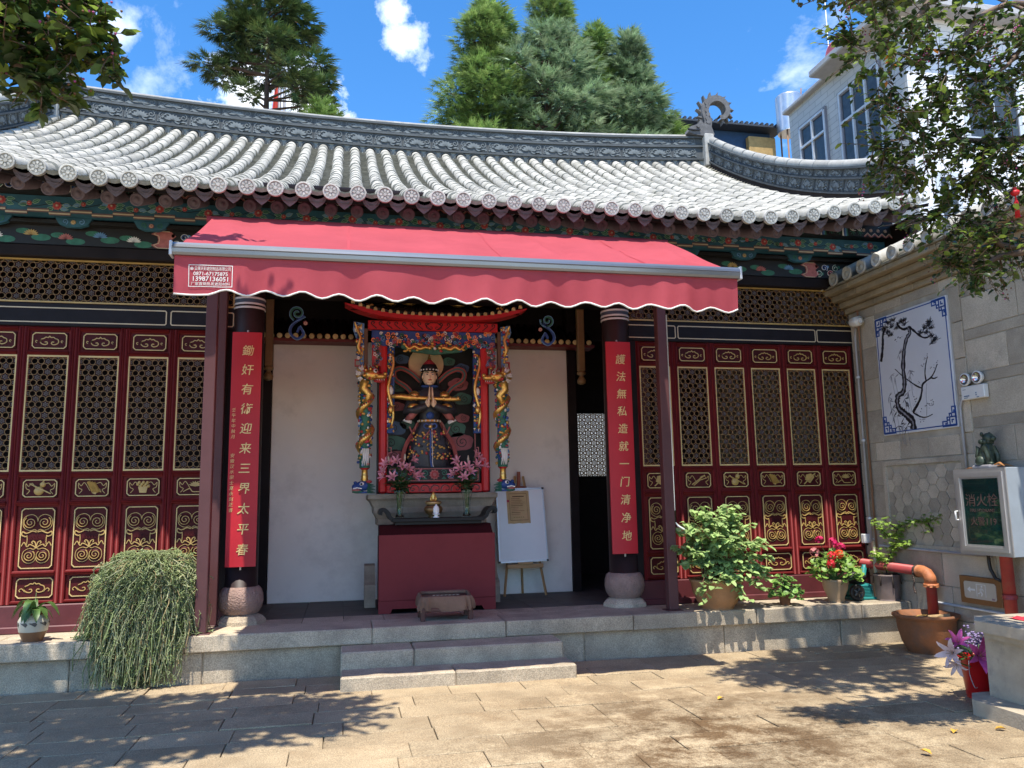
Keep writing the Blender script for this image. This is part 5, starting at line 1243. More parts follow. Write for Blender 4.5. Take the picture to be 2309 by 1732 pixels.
# kneeling stool
def build_stool():
    t = thing('kneeling_stool', 'low kneeling stool under a wrinkled brown cloth', 'stool', (.99, .40, HP)); rnd = random.Random(8)
    W = mat('stool_wood', (.085, .030, .022), .5, var=.2); C = mat('stool_cloth', (.20, .115, .075), .85, var=.2, scale=8, bump=.4, bscale=60)
    for x in (-.235, .235):
        for y in (-.15, .15):
            b = MB(); b.cbox(x-.022, x+.022, y-.022, y+.022, 0, .11, .004); b.build('leg', W, t)
    b = MB(); b.cbox(-.255, .255, -.17, .17, .085, .125, .005); b.build('frame', W, t)
    c = MB(); n = 64; prof = []
    for z, sc_, am in ((.205, .90, .0), (.235, .97, .002), (.222, 1.03, .004), (.18, 1.07, .014), (.13, 1.09, .02), (.095, 1.06, .022)): prof.append((z, sc_, am))
    vs = []
    for z, s, am in prof:
        for j in range(n):
            a = 2*pi*j/n; cx_, sy = cos(a), sin(a); e = .28
            x = .25*s*math.copysign(abs(cx_)**e, cx_); y = .17*s*math.copysign(abs(sy)**e, sy); w = am*(sin(a*13+1)+.6*sin(a*23))
            vs.append((x+w*cx_, y+w*sy, z+.018*(y > 0)+am*.5*sin(a*9)))
    c.add(vs, [(i*n+j, i*n+(j+1) % n, (i+1)*n+(j+1) % n, (i+1)*n+j) for i in range(len(prof)-1) for j in range(n)]+[list(range(n))], 0, True)
    co = c.build('cloth_cover', C, t); M = lambda u, v, w=0: (u, v, .208+.009+w)
    e = MB()
    for k in range(7): e.line(smoothcurve([(-.12+.04*k, .01), (-.10+.04*k, .035), (-.115+.04*k, .05), (-.085+.04*k, .06)], 4), .005, 0, .005, M, 0)
    e.build('embroidery', CREAM, co)
build_stool()

# easel, whiteboard, notice
def build_easel():
    WD = mat('easel_wood', (.42, .25, .11), .55, var=.15, scale=5); WR = mat('easel_redwood', (.25, .05, .02), .5, var=.15)
    e = thing('easel', 'wooden folding easel holding the whiteboard', 'easel', (2.15, 2.05, HP)); o = Vector((-2.15, -2.05, -HP))
    def bl(b, n, m): q = b.build(n, m, e); q.location = o
    for x0, x1 in ((1.905, 2.10), (2.425, 2.20)):
        b = MB(); b.tube([(x0, 1.965, HP), (x0*.72+x1*.28, 2.03, HP+.42), (x1, 2.15, HP+1.45)], .016, 4, sm=False); bl(b, 'leg', WD)
    b = MB(); b.tube([(2.19, 2.235, HP), (2.15, 2.19, HP+1.5)], .015, 4, sm=False); bl(b, 'back_leg', WD)
    b = MB(); b.cbox(1.945, 2.395, 1.955, 1.99, .735, .785, .004); bl(b, 'cross_rail', WD); b = MB(); b.cbox(2.07, 2.26, 1.935, 1.985, .785, .808, .004); bl(b, 'ledge', WD)
    b = MB(); b.cbox(2.125, 2.165, 2.13, 2.16, 1.65, 1.915, .004); b.cbox(2.05, 2.24, 2.12, 2.15, 1.70, 1.735, .004); bl(b, 'top_clamp', WR)
    w = thing('whiteboard', 'white marker board with grey frame propped on the easel', 'whiteboard', (2.14, 2.02, .81)); o2 = Vector((-2.14, -2.02, -.81))
    tl, tr, bL, bR = Vector((1.838, 2.045, 1.692)), Vector((2.424, 2.045, 1.702)), Vector((1.852, 1.968, .812)), Vector((2.454, 1.968, .824))
    def Q(u, v, d=0): p = bL.lerp(bR, u).lerp(tl.lerp(tr, u), v); return p+Vector((0, -d, 0))
    b = MB(); b.add([Q(0, 0), Q(1, 0), Q(1, 1), Q(0, 1), Q(0, 0, -.015), Q(1, 0, -.015), Q(1, 1, -.015), Q(0, 1, -.015)], [(0, 1, 2, 3), (4, 5, 6, 7), (0, 1, 5, 4), (1, 2, 6, 5), (2, 3, 7, 6), (3, 0, 4, 7)]); q = b.build('panel', mat('whiteboard_face', (.72, .73, .76), .25, var=.04, scale=2), w); q.location = o2
    f = MB(); M = lambda u, v, ww=0: Q(u, v, ww); f.line([(0, 0), (1, 0), (1, 1), (0, 1)], .022, -.016, .006, M, 0, True); q = f.build('frame', mat('board_frame', (.42, .42, .46), .35, metal=.5), w); q.location = o2
    for u, v in ((0, 0), (1, 0), (1, 1), (0, 1)):
        c = MB(); p = Q(u, v); c.cbox(p.x-.014, p.x+.014, p.y-.011, p.y+.018, p.z-.012, p.z+.012, .003); q = c.build('corner_cap', BLACK, w); q.location = o2
    n = thing('paper_notice', 'yellowed paper notice with dark border taped on the whiteboard', 'notice', tuple(Q(.4, .5, .004)))
    o3 = -Q(.4, .5, .004); u0, u1, v0, v1 = .205, .690, .52, .972
    b = MB(); g = []
    for i in range(9):
        for j in range(9): u = u0+(u1-u0)*i/8; v = v0+(v1-v0)*j/8; g.append(Q(u+.008*(1-j/8), v+.004*sin(i*2.1)*(j in (0, 8)), .004+.002*sin(i*1.3+j)))
    b.add(g, [(i*9+j, (i+1)*9+j, (i+1)*9+j+1, i*9+j+1) for i in range(8) for j in range(8)], 0, True); q = b.build('sheet', mat('old_paper', (.50, .36, .19), .9, var=.18, scale=10, stain=(.50, .25, .16), sscale=5, samt=.5), n); q.location = o3
    d = MB(); M = lambda u, v, ww=0: Q(u, v, .0075+ww); d.line([(.27, .565), (.645, .565), (.635, .935), (.26, .935)], .005, 0, .0005, M, 0, True)
    rnd = random.Random(3)
    d.line([(.33, .895), (.58, .895)], .012, 0, .0005, M, 0)
    for k in range(10): v = .865-.024*k; d.line([(.30, v), (.30+.30*rnd.uniform(.5, 1.0), v)], .005, 0, .0005, M, 1 if k % 4 else 0)
    for k in range(6): d.line([(.34+.04*k, .61), (.355+.04*k, .60)], .010, 0, .0005, M, 2)
    d.disc(.235, .835, .030, 0, .0006, M, 3, 12, ry=.018); q = d.build('print', [mat('ink_dark', (.06, .03, .02), .8), mat('ink_faded', (.26, .13, .08), .8), mat('ink_green', (.14, .16, .03), .8), mat('seal_red', (.40, .05, .09), .8)], n); q.location = o3
build_easel()
# ------------------------------------------------------------------ right-hand stone wall
WX = 6.0
def build_side_wall():
    w = thing('stone_side_wall', 'grey stone side wall with moulded cornice and tiled coping', 'wall', (6.1, -2.5, 0)); o = Vector((-6.1, 2.5, 0)); rnd = random.Random(6)
    def bl(b, n, m, p=None):
        q = b.build(n, m, p or w)
        if p is None: q.location = o
        return q
    b = MB(); b.box(6.0035, 6.40, -6.6, .80, -.03, 3.80); bl(b, 'core', MORTAR)
    M = sidemap(WX, .72, 0)           # u = .72 - y
    def blocks(u0, u1, z0, z1, l0, l1, pr=0.0):
        u = u0
        while u < u1-.01:
            l = rnd.uniform(l0, l1)
            if u1-u-l < .14: l = u1-u
            l = min(l, u1-u); b = MB(); b.cbox(u+.004, u+l-.004, z0+.004, z1-.004, -.02, .004+max(0, pr)+rnd.uniform(-.002, .003), .003, 0, lambda a, c, d: M(a, c, d)); bl(b, 'stone_block', WALLSTONE); u += l
    # panel bay: u .05 .. 1.78
    for z0, z1 in ((0, .30), (.30, .62), (.62, .97)): blocks(0, 7.3, z0, z1, .5, .85, .012)
    blocks(0, .42, .97, 1.30, .42, .42); blocks(0, .42, 1.30, 1.66, .42, .42); blocks(0, .42, 1.66, 1.93, .42, .42)
    for z0, z1 in ((1.93, 2.14),): blocks(0, 1.78, z0, z1, .3, .45)
    z = 2.14
    while z < 3.60: blocks(0, .46, z, min(z+.37, 3.62), .46, .46); blocks(1.66, 1.80, z, min(z+.37, 3.62), .14, .14, .010); z += .37
    blocks(1.66, 1.80, .97, 1.93, .14, .14, .010); blocks(0, 1.80, 3.62, 3.73, .4, .6)
    # plain courses towards the camera: tall and thin courses alternate
    z = .97; k = 0
    while z < 3.70:
        h = .33 if k % 2 == 0 else .105; h = min(h, 3.73-z); blocks(1.80+(.0), 7.3, z, z+h, .45 if k % 2 == 0 else .8, .75 if k % 2 == 0 else 1.4, 0 if k % 2 == 0 else -.006); z += h; k += 1
    # hexagon tile panel with raised frame
    f = MB(); f.line([(.45, .99), (1.64, .99), (1.64, 1.895), (.45, 1.895)], .05, -.01, .022, M, 0, True); hx = bl(f, 'hexagon_panel', WALLSTONE)
    r = .082; hm = MB(); hp_ = [(r*1.1*cos(pi/3*i), r*.98*sin(pi/3*i)) for i in range(6)]; hm.poly([(a*.955, c*.955) for a, c in hp_], -.02, .010, lambda u, v, ww: (-ww, -u, v), 0); me = hm.mesh('hexagon_tile', [WALLSTONE])
    i = 0; u = .50
    while u < 1.62:
        v = 1.07+(.0715 if i % 2 else 0)
        while v < 1.86:
            if v-.07 > .99 and v+.07 < 1.90:
                p = M(u, v, -.004); link('hexagon_tile', me, hx, mw=Matrix.Translation(p) @ Matrix.Rotation(rnd.uniform(-.03, .03), 4, 'X'))
            v += .143
        u += r*1.1*1.5; i += 1
    # cornice
    for z0, z1, dx in ((3.73, 3.80, .05), (3.80, 3.87, .12), (3.87, 3.945, .21), (3.945, 4.01, .31)):
        u = -.05
        while u < 7.3:
            l = min(rnd.uniform(.5, .75), 7.3-u)
            if 7.3-u-l < .2: l = 7.3-u
            b = MB(); b.cbox(u+.002, u+l-.002, z0, z1-.001, -.05, dx+rnd.uniform(-.003, .003), .010, 0, lambda a, c, d: M(a, c, d)); bl(b, 'cornice_stone', mat('cornice_stone', (.29, .235, .155), .88, var=.22, scale=4, bump=.4, bscale=60, stain=(.12, .10, .06), sscale=2.5, samt=.55, rand=.1)); u += l
    b = MB(); b.poly([(-.05, 4.01), (7.3, 4.01), (7.3, 4.03), (-.05, 4.03)], -.9, .33, M, 0); b.add([M(-.05, 4.03, .34), M(7.3, 4.03, .34), M(7.3, 4.55, -.7), M(-.05, 4.55, -.7)], [(0, 1, 2, 3)]); cp = bl(b, 'coping', TILED)
    u = .02; tm = MB(); tm.tube([(0, 0, 0), (.55, 0, .26), (1.1, 0, .50)], .075, 10, 0); tm.lathe([(.082, 0), (.082, .012), (.062, .014), (.06, .006), (.03, .006), (.026, .012), (0, .012)], (0, 0, 0), 16, 0, axis='x'); tme = tm.mesh('coping_tile', [TILE])
    while u < 7.2: link('coping_tile', tme, cp, M(u, 4.085, .36)); u += .262
    return w
build_side_wall()

def build_painting():
    t = thing('tile_painting', 'white tile panel with ink pine and blue fret corners set in the wall', 'painting', (5.99, -.34, 2.20)); o = Vector((-5.99, .34, -2.20)); M = sidemap(5.985, .23, 0); rnd = random.Random(12)
    INK = mat('ink_black', (.018, .016, .020), .4, var=.3); INKG = mat('ink_grey', (.22, .22, .25), .4, var=.3); FRB = mat('fret_blue', (.02, .07, .26), .3, var=.15); WT = mat('glazed_white', (.62, .63, .66), .18, var=.03, scale=3)
    def bl(b, n, m): q = b.build(n, m, t); q.location = o; return q
    b = MB(); b.cbox(.006, 1.139, 2.206, 3.556, -.03, .006, .003, 0, lambda a, c, d: M(a, c, d)); bl(b, 'panel', WT)
    b = MB(); b.line([(.03, 2.235), (1.115, 2.235), (1.115, 3.53), (.03, 3.53)], .012, .0, .0075, M, 0, True)
    bl(b, 'border', FRB)
    for cu, cv, su, sv in ((.02, 2.225, 1, 1), (1.125, 2.225, -1, 1), (1.125, 3.54, -1, -1), (.02, 3.54, 1, -1)):
        b = MB(); c = lambda u, v: (cu+su*u, cv+sv*v)
        for pts in ([(.0, .0), (.19, .0), (.19, .05), (.13, .05), (.13, .025), (.16, .025)], [(0, 0), (0, .19), (.05, .19), (.05, .13), (.025, .13), (.025, .16)], [(0, .09), (.09, .09), (.09, 0)], [(.03, .06), (.06, .06), (.06, .03)], [(.09, .06), (.125, .06), (.125, .09), (.10, .09)], [(.06, .09), (.06, .125), (.09, .125), (.09, .10)]):
            b.line([c(*p) for p in pts], .014, 0, .009, M, 0)
        bl(b, 'fret_corner', FRB)
    def stroke(b, pts, w, m, rough=.25):
        c = smoothcurve(pts, 5); n = len(c); b.line(c, [(w[0]+(w[1]-w[0])*i/n)*(1+rough*rnd.uniform(-1, 1)) for i in range(n)], .006, .0078, M, m)
    tr = [(0.495, 2.24), (0.497, 2.318), (0.438, 2.376), (0.359, 2.437), (0.297, 2.484), (0.278, 2.567), (0.306, 2.631), (0.388, 2.66), (0.421, 2.762), (0.419, 2.895), (0.435, 3.013), (0.471, 3.141), (0.522, 3.237), (0.575, 3.28), (0.546, 3.353)]
    b = MB(); stroke(b, tr, (.095, .042), 0); q = smoothcurve(tr, 5); b.line(q, [.022 if i % 3 else .008 for i in range(len(q))], .008, .0085, M, 1)
    stroke(b, [(0.545, 3.34), (0.477, 3.341), (0.414, 3.382), (0.382, 3.443)], (.034, .018), 0); stroke(b, [(0.565, 3.349), (0.634, 3.294), (0.692, 3.242), (0.777, 3.185), (0.866, 3.18)], (.032, .012), 0); stroke(b, [(0.064, 3.051), (0.099, 3.157), (0.123, 3.263), (0.134, 3.345), (0.185, 3.418)], (.040, .028), 0)
    bl(b, 'pine_trunk', [INK, INKG])
    b = MB(); stroke(b, [(0.51, 2.421), (0.574, 2.478), (0.638, 2.548), (0.677, 2.633), (0.694, 2.695), (0.752, 2.725), (0.827, 2.752), (0.887, 2.806), (0.931, 2.874)], (.032, .010), 0)
    for p in ([(0.68, 2.658), (0.602, 2.695), (0.498, 2.763), (0.392, 2.839), (0.285, 2.931)], [(0.752, 2.725), (0.745, 2.803), (0.765, 2.89), (0.803, 2.973)], [(0.51, 2.421), (0.614, 2.364), (0.703, 2.348), (0.803, 2.369)], [(0.818, 2.753), (0.869, 2.735), (0.922, 2.743)]): stroke(b, p, (.018, .008), 0)
    stroke(b, [(0.713, 2.36), (0.73, 2.485), (0.736, 2.599), (0.758, 2.698)], (.005, .003), 1)
    for u, v in [(0.567, 2.57), (0.582, 2.542), (0.756, 2.482), (0.807, 2.463), (0.641, 2.432), (0.716, 2.449), (0.721, 2.897), (0.764, 2.954), (0.804, 2.986), (0.84, 2.852), (0.893, 2.855), (0.932, 2.887), (0.642, 2.716), (0.389, 3.265), (0.345, 3.233), (0.429, 3.27), (0.562, 2.389), (0.608, 2.32), (0.664, 2.327), (0.812, 2.5), (0.77, 2.455), (0.537, 2.483)]:
        for k in range(4): b.disc(u+rnd.uniform(-.022, .022), v+rnd.uniform(-.022, .022), rnd.uniform(.003, .007), .006, .008, M, k % 2, 6)
    bl(b, 'plum_branches', [INK, INKG])
    b = MB()
    for u, v in [(0.865, 3.309), (0.894, 3.264), (0.818, 3.228), (0.883, 3.176), (0.948, 3.137), (0.748, 3.243), (0.868, 3.334), (0.909, 3.107), (0.807, 3.282), (0.232, 3.463), (0.287, 3.41), (0.185, 3.418), (0.315, 3.472), (0.218, 3.355), (0.255, 3.32), (0.161, 3.395), (0.383, 3.375), (0.489, 3.433), (0.503, 3.389), (0.449, 3.428)]:
        for k in range(34):
            a = rnd.uniform(-.3, pi+.3); l = rnd.uniform(.02, .05); x, y = u+rnd.uniform(-.03, .03), v+rnd.uniform(-.015, .015); b.line([(x, y), (x+l*cos(a), y+l*sin(a))], 0.0045, .006, .0076, M, 0 if rnd.random() < .55 else 1)
    bl(b, 'pine_needles', [INK, INKG])
    b = MB()
    for u, v in [(0.217, 2.874), (0.159, 2.582), (0.189, 2.497), (0.513, 2.88), (0.464, 2.649), (0.273, 2.838), (0.397, 2.579), (0.257, 2.409), (0.304, 2.311), (0.146, 2.638), (0.365, 3.08), (0.432, 2.548), (0.505, 2.815), (0.196, 2.402), (.33, 2.29), (.26, 2.30), (.40, 2.28)]:
        for k in range(5): a = rnd.uniform(-2.6, .9); l = rnd.uniform(.05, .10); b.poly([(u, v), (u+cos(a+.12)*l*.5, v+sin(a+.12)*l*.5), (u+cos(a)*l, v+sin(a)*l), (u+cos(a-.12)*l*.5, v+sin(a-.12)*l*.5)], .006, .0077, M, 0 if v < 2.6 and rnd.random() < .7 else 1)
        if v < 2.9: b.line([(u, v), (u+.03, v-.22)], .003, .006, .0076, M, 1)
    bl(b, 'bamboo_leaves', [INK, INKG])
build_painting()

METW = mat('conduit_grey', (.36, .36, .37), .45, var=.1); WPL = mat('white_plastic', (.68, .68, .66), .35, var=.04); BPL = mat('black_plastic', (.02, .02, .02), .45); REDPIPE = mat('pipe_red', (.36, .045, .04), .5, var=.2, scale=6, stain=(.26, .13, .09), sscale=5, samt=.5)
CHROME = mat('lamp_chrome', (.7, .7, .7), .15, metal=.9)
def wall_fixtures():
    def at(o_): return Vector(o_)
    # security camera with its pipes
    c = thing('security_camera', 'white dome security camera at the top of the wall corner', 'camera', (5.90, .47, 3.58))
    b = MB(); b.lathe([(.03, .10), (.055, .09), (.06, .04), (.06, -.02), (.052, -.05), (.03, -.06), (0, -.062)], (0, 0, 0), 18, axis='y'); b.build('housing', WPL, c)
    b = MB(); b.lathe([(.034, .048), (.030, .062), (.015, .070), (0, .072)], (0, 0, 0), 14, axis='y'); b.build('lens', mat('camera_lens', (.10, .09, .07), .15), c)
    b = MB(); b.tube([(0, 0, 0), (.05, .02, .0), (.095, .02, 0)], .018, 8); b.build('mount', WPL, c)
    g = thing('wall_conduit', 'grey vertical conduit running down from the camera in the corner', 'conduit', (5.95, .56, .97))
    b = MB(); b.tube([(-.02, -.05, 2.55), (0, 0, 2.42), (0, 0, 0)], .013, 8); b.build('pipe', METW, g)
    for z in (.3, 1.2, 1.95):
        b = MB(); b.lathe([(.020, z), (.022, z+.01), (.020, z+.025)], n=10); b.build('clip', WPL, g)
    b = MB(); b.tube([(5.968, .50, 4.0), (5.968, .50, .95)], .011, 8); tag(b.build('copper_conduit', mat('conduit_copper', (.25, .14, .09), .5)), 'thin brown conduit beside the grey one in the wall corner', 'conduit')
    # emergency light
    e = thing('emergency_light', 'white emergency light box with twin round lamps on the wall', 'emergency light', (5.985, -1.187, 2.45)); M = sidemap(5.985-5.985, 0, 0)
    b = MB(); b.cbox(-.145, .145, 0, .130, .0, .055, .006, 0, lambda a, v, d: (-d, -a, v)); eb = b.build('box', WPL, e)
    q = MB(); MM = lambda u, v, w=0: (-.0555-w, -u, v); q.line([(-.11, .035), (-.04, .035)], .010, 0, .001, MM); q.line([(-.11, .018), (-.06, .018)], .006, 0, .001, MM); q.poly([(.035, .06), (.055, .06), (.045, .045)], 0, .001, MM); q.poly([(.035, .03), (.055, .03), (.045, .045)], 0, .001, MM); q.line([(.05, .012), (.08, .012)], .008, 0, .001, MM); q.line([(-.12, .10), (-.08, .10)], .005, 0, .001, MM); q.build('print', mat('print_blue', (.05, .12, .22), .6), eb)
    for y in (.078, -.078):
        b = MB(); b.tube([(-.03, y, .13), (-.03, y, .155)], .015, 8, 1); b.lathe([(.030, -.03), (.055, 0), (.062, .02), (.062, .035), (.052, .036), (.030, .012), (0, .006)], (-.03, y, .20), 20, axis='x', ms=[0, 0, 0, 0, 1, 1]); b.build('lamp_head', [WPL, CHROME], e)
    b = MB(); b.tube([(5.965, -1.05, 2.50), (5.955, -1.02, 2.47), (5.955, -.985, 2.40), (5.958, -.98, 2.30), (5.958, -.985, 1.77)], .012, 8); k = tag(b.build('light_cable', METW), 'grey cable pipe from the emergency light down to the hydrant cabinet', 'cable')
    # fire hydrant cabinet
    h = thing('hydrant_cabinet', 'silver framed fire hydrant cabinet with dark green glass', 'cabinet', (5.985, -1.385, .985)); o = Vector((-5.985, 1.385, -.985))
    def bl(b, n, m, p=h): q = b.build(n, m, p); q.location = o if p is h else (0, 0, 0); return q
    b = MB(); b.cbox(5.735, 5.985, -1.695, -1.075, .985, 1.772, .004); bl(b, 'case', mat('cabinet_steel', (.44, .50, .56), .35, metal=.35, var=.08))
    M = sidemap(5.735, -1.075, 0); b = MB()
    for wd, w1, ins in ((.05, .010, .025), (.04, .020, .055), (.02, .012, .082)): b.line([(ins, .985+ins), (.62-ins, .985+ins), (.62-ins, 1.772-ins), (ins, 1.772-ins)], wd, -.002, w1, M, 0, True)
    bl(b, 'door_frame', mat('cabinet_aluminium', (.50, .48, .46), .38, metal=.55, var=.06))
    b = MB(); b.box(.088, .532, 1.073, 1.684, 0, .004, 0, lambda a, v, d: M(a, v, d)); gl = bl(b, 'glass', mat('green_glass', (.006, .032, .027), .08, var=.3, scale=5, coat=.6))
    INKR = mat('faded_red_print', (.115, .062, .052), .6)
    for body, sz, u, v in (('消火栓', .125, .31, 1.475), ('FIRE HYDRANT', .042, .31, 1.388), ('火警119', .085, .31, 1.285)):
        q = text_mesh(body, sz, lambda a, c, d: M(u+a*1.05, v+c, .0045+d), 'lettering', INKR, h, .0006); q.location = o
    b = MB(); b.tube([M(.022, 1.30, .02), M(.022, 1.30, .045), M(.022, 1.38, .045), M(.022, 1.38, .02)], .009, 6); bl(b, 'handle', WPL)
    b = MB(); b.tube([(5.86, -1.46, .985), (5.86, -1.46, -.0)], .052, 14); b.lathe([(.058, .60), (.062, .62), (.058, .64)], (5.86, -1.46, 0), 14); tag(b.build('riser_pipe', REDPIPE), 'red painted riser pipe under the hydrant cabinet', 'pipe')
    b = MB(); b.tube([(5.93, -1.18, .985), (5.93, -1.18, .90), (5.93, -1.19, .84), (5.93, -1.24, .76), (5.94, -1.29, .74)], .016, 8); tag(b.build('black_hose', BPL), 'short black cable hanging below the hydrant cabinet', 'cable')
    b = MB(); b.tube([(5.97, .45, .975), (5.965, -1.17, .955), (5.93, -1.185, .95)], .013, 8); tag(b.build('wall_pipe_high', METW), 'thin grey pipe along the wall under the hexagon panel', 'pipe')
    b = MB(); b.tube([(5.972, -.25, .445), (5.972, -3.4, .43)], .013, 8); tag(b.build('wall_pipe_low', METW), 'thin grey pipe along the foot of the stone wall', 'pipe')
    # red elbow pipe
    r = thing('red_elbow_pipe', 'thick red pipe with rusty elbow joint beside the clay bowl', 'pipe', (5.86, -.45, 0)); o = Vector((-5.86, .45, 0))
    def rl(b, n, m): q = b.build(n, m, r); q.location = o
    X = 5.86; b = MB(); b.tube([(X, .62, .775), (X, -.31, .758)], .05, 14); rl(b, 'horizontal_run', REDPIPE)
    RUST = mat('rusty_joint', (.40, .14, .055), .6, var=.3, scale=12, bump=.4, bscale=60)
    b = MB(); b.tube([(X, -.30, .757), (X, -.36, .757), (X, -.42, .74), (X, -.455, .70), (X, -.465, .64)], [.062, .06, .06, .06, .062], 14); rl(b, 'elbow', RUST)
    b = MB(); b.lathe([(.072, .61), (.075, .625), (.072, .645)], (X, -.465, 0), 14); b.ell((X-.06, -.50, .628), (.018, .018, .014), 0, 8, 6); b.ell((X-.02, -.535, .628), (.018, .018, .014), 0, 8, 6); rl(b, 'clamp', RUST)
    b = MB(); b.tube([(X, -.465, .63), (X, -.465, -.01)], .05, 14); rl(b, 'drop_run', REDPIPE)
    b = MB()
    for k in range(9): b.lathe([(.058, 0), (.068, .006), (.058, .012)], (X, -.27-.012*(k % 3), .757), 12, axis='y')
    for k in range(12): b.ell((X-.062, -.29+.008*sin(k), .74-.018*k), (.010, .012, .012), 0, 6, 5)
    rl(b, 'chain', mat('chain_iron', (.10, .07, .055), .5, metal=.4, var=.4))
    # exit sign box
    x = thing('exit_sign', 'brown framed exit sign with arrow and running figure low on the wall', 'sign', (5.985, -1.02, .495)); o = Vector((-5.985, 1.02, -.495)); M = sidemap(5.985, -.767, 0)
    def xl(b, n, m): q = b.build(n, m, x); q.location = o
    b = MB(); b.cbox(0, .515, .495, .752, -.0, .045, .004, 0, lambda a, v, d: M(a, v, d)); xl(b, 'frame', mat('sign_brown', (.20, .095, .035), .5, var=.15))
    b = MB(); b.poly(oct_frame(.06, .455, .545, .705, .015), .04, .050, M, 0); xl(b, 'face', mat('sign_face', (.44, .40, .33), .5, var=.06))
    b = MB(); b.poly([(.10, .628), (.14, .655), (.14, .637), (.20, .637), (.20, .619), (.14, .619), (.14, .60)], .049, .0515, M, 0); b.line([(.22, .57), (.22, .685), (.33, .685), (.33, .57)], .006, .049, .0515, M, 0)
    b.disc(.285, .667, .010, .049, .0515, M, 0, 10); b.line([(.28, .652), (.27, .62), (.285, .60), (.275, .575)], .012, .049, .0515, M, 0); b.line([(.27, .62), (.25, .60), (.235, .60)], .010, .049, .0515, M, 0); b.line([(.255, .63), (.275, .648), (.295, .64), (.305, .625)], .008, .049, .0515, M, 0); xl(b, 'pictogram', mat('sign_white', (.62, .62, .60), .5))
    b = MB(); b.box(.40, .435, .553, .570, .049, .0512, 0, lambda a, v, d: M(a, v, d)); xl(b, 'sticker', mat('sticker', (.25, .18, .20), .6))
    # little guardian beast figurine on the cabinet
    f = thing('beast_figurine', 'small dark seated beast figurine on top of the hydrant cabinet', 'figurine', (5.86, -1.37, 1.772)); FG = mat('figurine_bronze', (.035, .05, .035), .45, var=.6, scale=18, stain=(.10, .14, .09), sscale=14, samt=.6); BR = mat('brown_leaf', (.30, .13, .04), .8, var=.3)
    b = MB(); b.cbox(-.09, .09, -.11, .11, 0, .035, .012); b.build('base', mat('figurine_base', (.20, .19, .20), .8, var=.2), f)
    b = MB(); b.tube([(0, .02, .03), (0, .02, .10), (0, .0, .18), (0, -.01, .24)], [.072, .078, .058, .042], 14); b.ell((0, -.03, .285), (.046, .056, .046), 0, 12, 9); b.ell((0, -.085, .275), (.028, .030, .024), 0, 10, 7)
    for s in (-1, 1):
        b.ell((s*.042, -.0, .318), (.014, .018, .022), 0, 7, 5); b.tube([(s*.045, -.02, .20), (s*.055, -.06, .12), (s*.05, -.065, .035)], [.026, .022, .018], 8); b.ell((s*.05, -.08, .045), (.024, .032, .016), 0, 8, 5); b.ell((s*.065, .02, .07), (.035, .055, .05), 0, 10, 7)
    for k in range(10): a = k*.63; b.ell((.05*cos(a), -.0+.045*sin(a), .25), (.020, .020, .024), 0, 7, 5)
    b.tube([(0, .08, .06), (0, .115, .12), (0, .10, .19), (0, .125, .215)], [.016, .024, .020, .006], 8); b.build('body', FG, f)
    b = MB(); M2 = lambda u, v, w=0: (-.06+w, -.10-u, .012+v)
    b.tube([(-.05, -.13, .03), (-.05, -.19, .045), (-.05, -.24, .012)], [.012, .022, .004], 8, flat=.4); b.tube([(.0, -.10, .02), (.02, -.18, .03), (.03, -.26, .01)], [.012, .026, .004], 8, flat=.35); b.tube([(-.05, .08, .008), (-.06, .16, .012), (-.06, .22, .006)], [.006, .016, .003], 6, flat=.4); tag(b.build('dry_leaves', BR), 'curled brown dry leaves beside the figurine on the cabinet', 'leaves').location = (5.86, -1.37, 1.772)
    # outlet, tap pipe
    p = thing('outlet_box', 'white outlet box with plugged cable on the dark post', 'outlet', (5.955, .68, 1.0)); b = MB(); b.cbox(-.055, .055, -.06, 0, -.005, .10, .006); b.build('box', WPL, p)
    b = MB(); b.tube([(.02, -.06, .05), (.02, -.10, .05), (.06, -.11, .03), (.075, -.10, -.04), (.03, -.08, -.08)], .010, 8); b.build('plug_cable', WPL, p); b = MB(); b.tube([(-.02, -.03, -.005), (-.025, -.04, -.10), (-.01, -.05, -.20), (.0, -.06, -.30)], .007, 6); b.build('black_cable', BPL, p)
    b = MB(); b.tube([(5.93, .50, 1.02), (5.93, .50, .885), (5.92, .45, .87), (5.85, .38, .87), (5.83, .36, .84), (5.83, .36, .65)], .022, 10); b.lathe([(.035, .60), (.038, .63), (.03, .66)], (5.83, .36, 0), 12); tag(b.build('tap_pipe', mat('pvc_cream', (.48, .42, .30), .45)), 'cream plastic pipe bending down behind the maple pot', 'pipe')
    # white pole with hook at the right post
    b = MB(); b.tube([(3.44, .30, 3.55), (3.435, .30, 1.42), (3.435, .30, 1.30), (3.46, .28, 1.26), (3.62, .22, 1.15), (3.665, .20, 1.10), (3.67, .20, .98)], .011, 8, 0); b.tube([(3.435, .30, 1.42), (3.435, .30, 1.28)], .0135, 8, 1); b.tube([(3.67, .20, .98), (3.67, .20, .86)], .0135, 8, 1)
    tag(b.build('awning_crank', [WPL, BPL]), 'long white crank rod hanging by the right steel post', 'crank')
wall_fixtures()

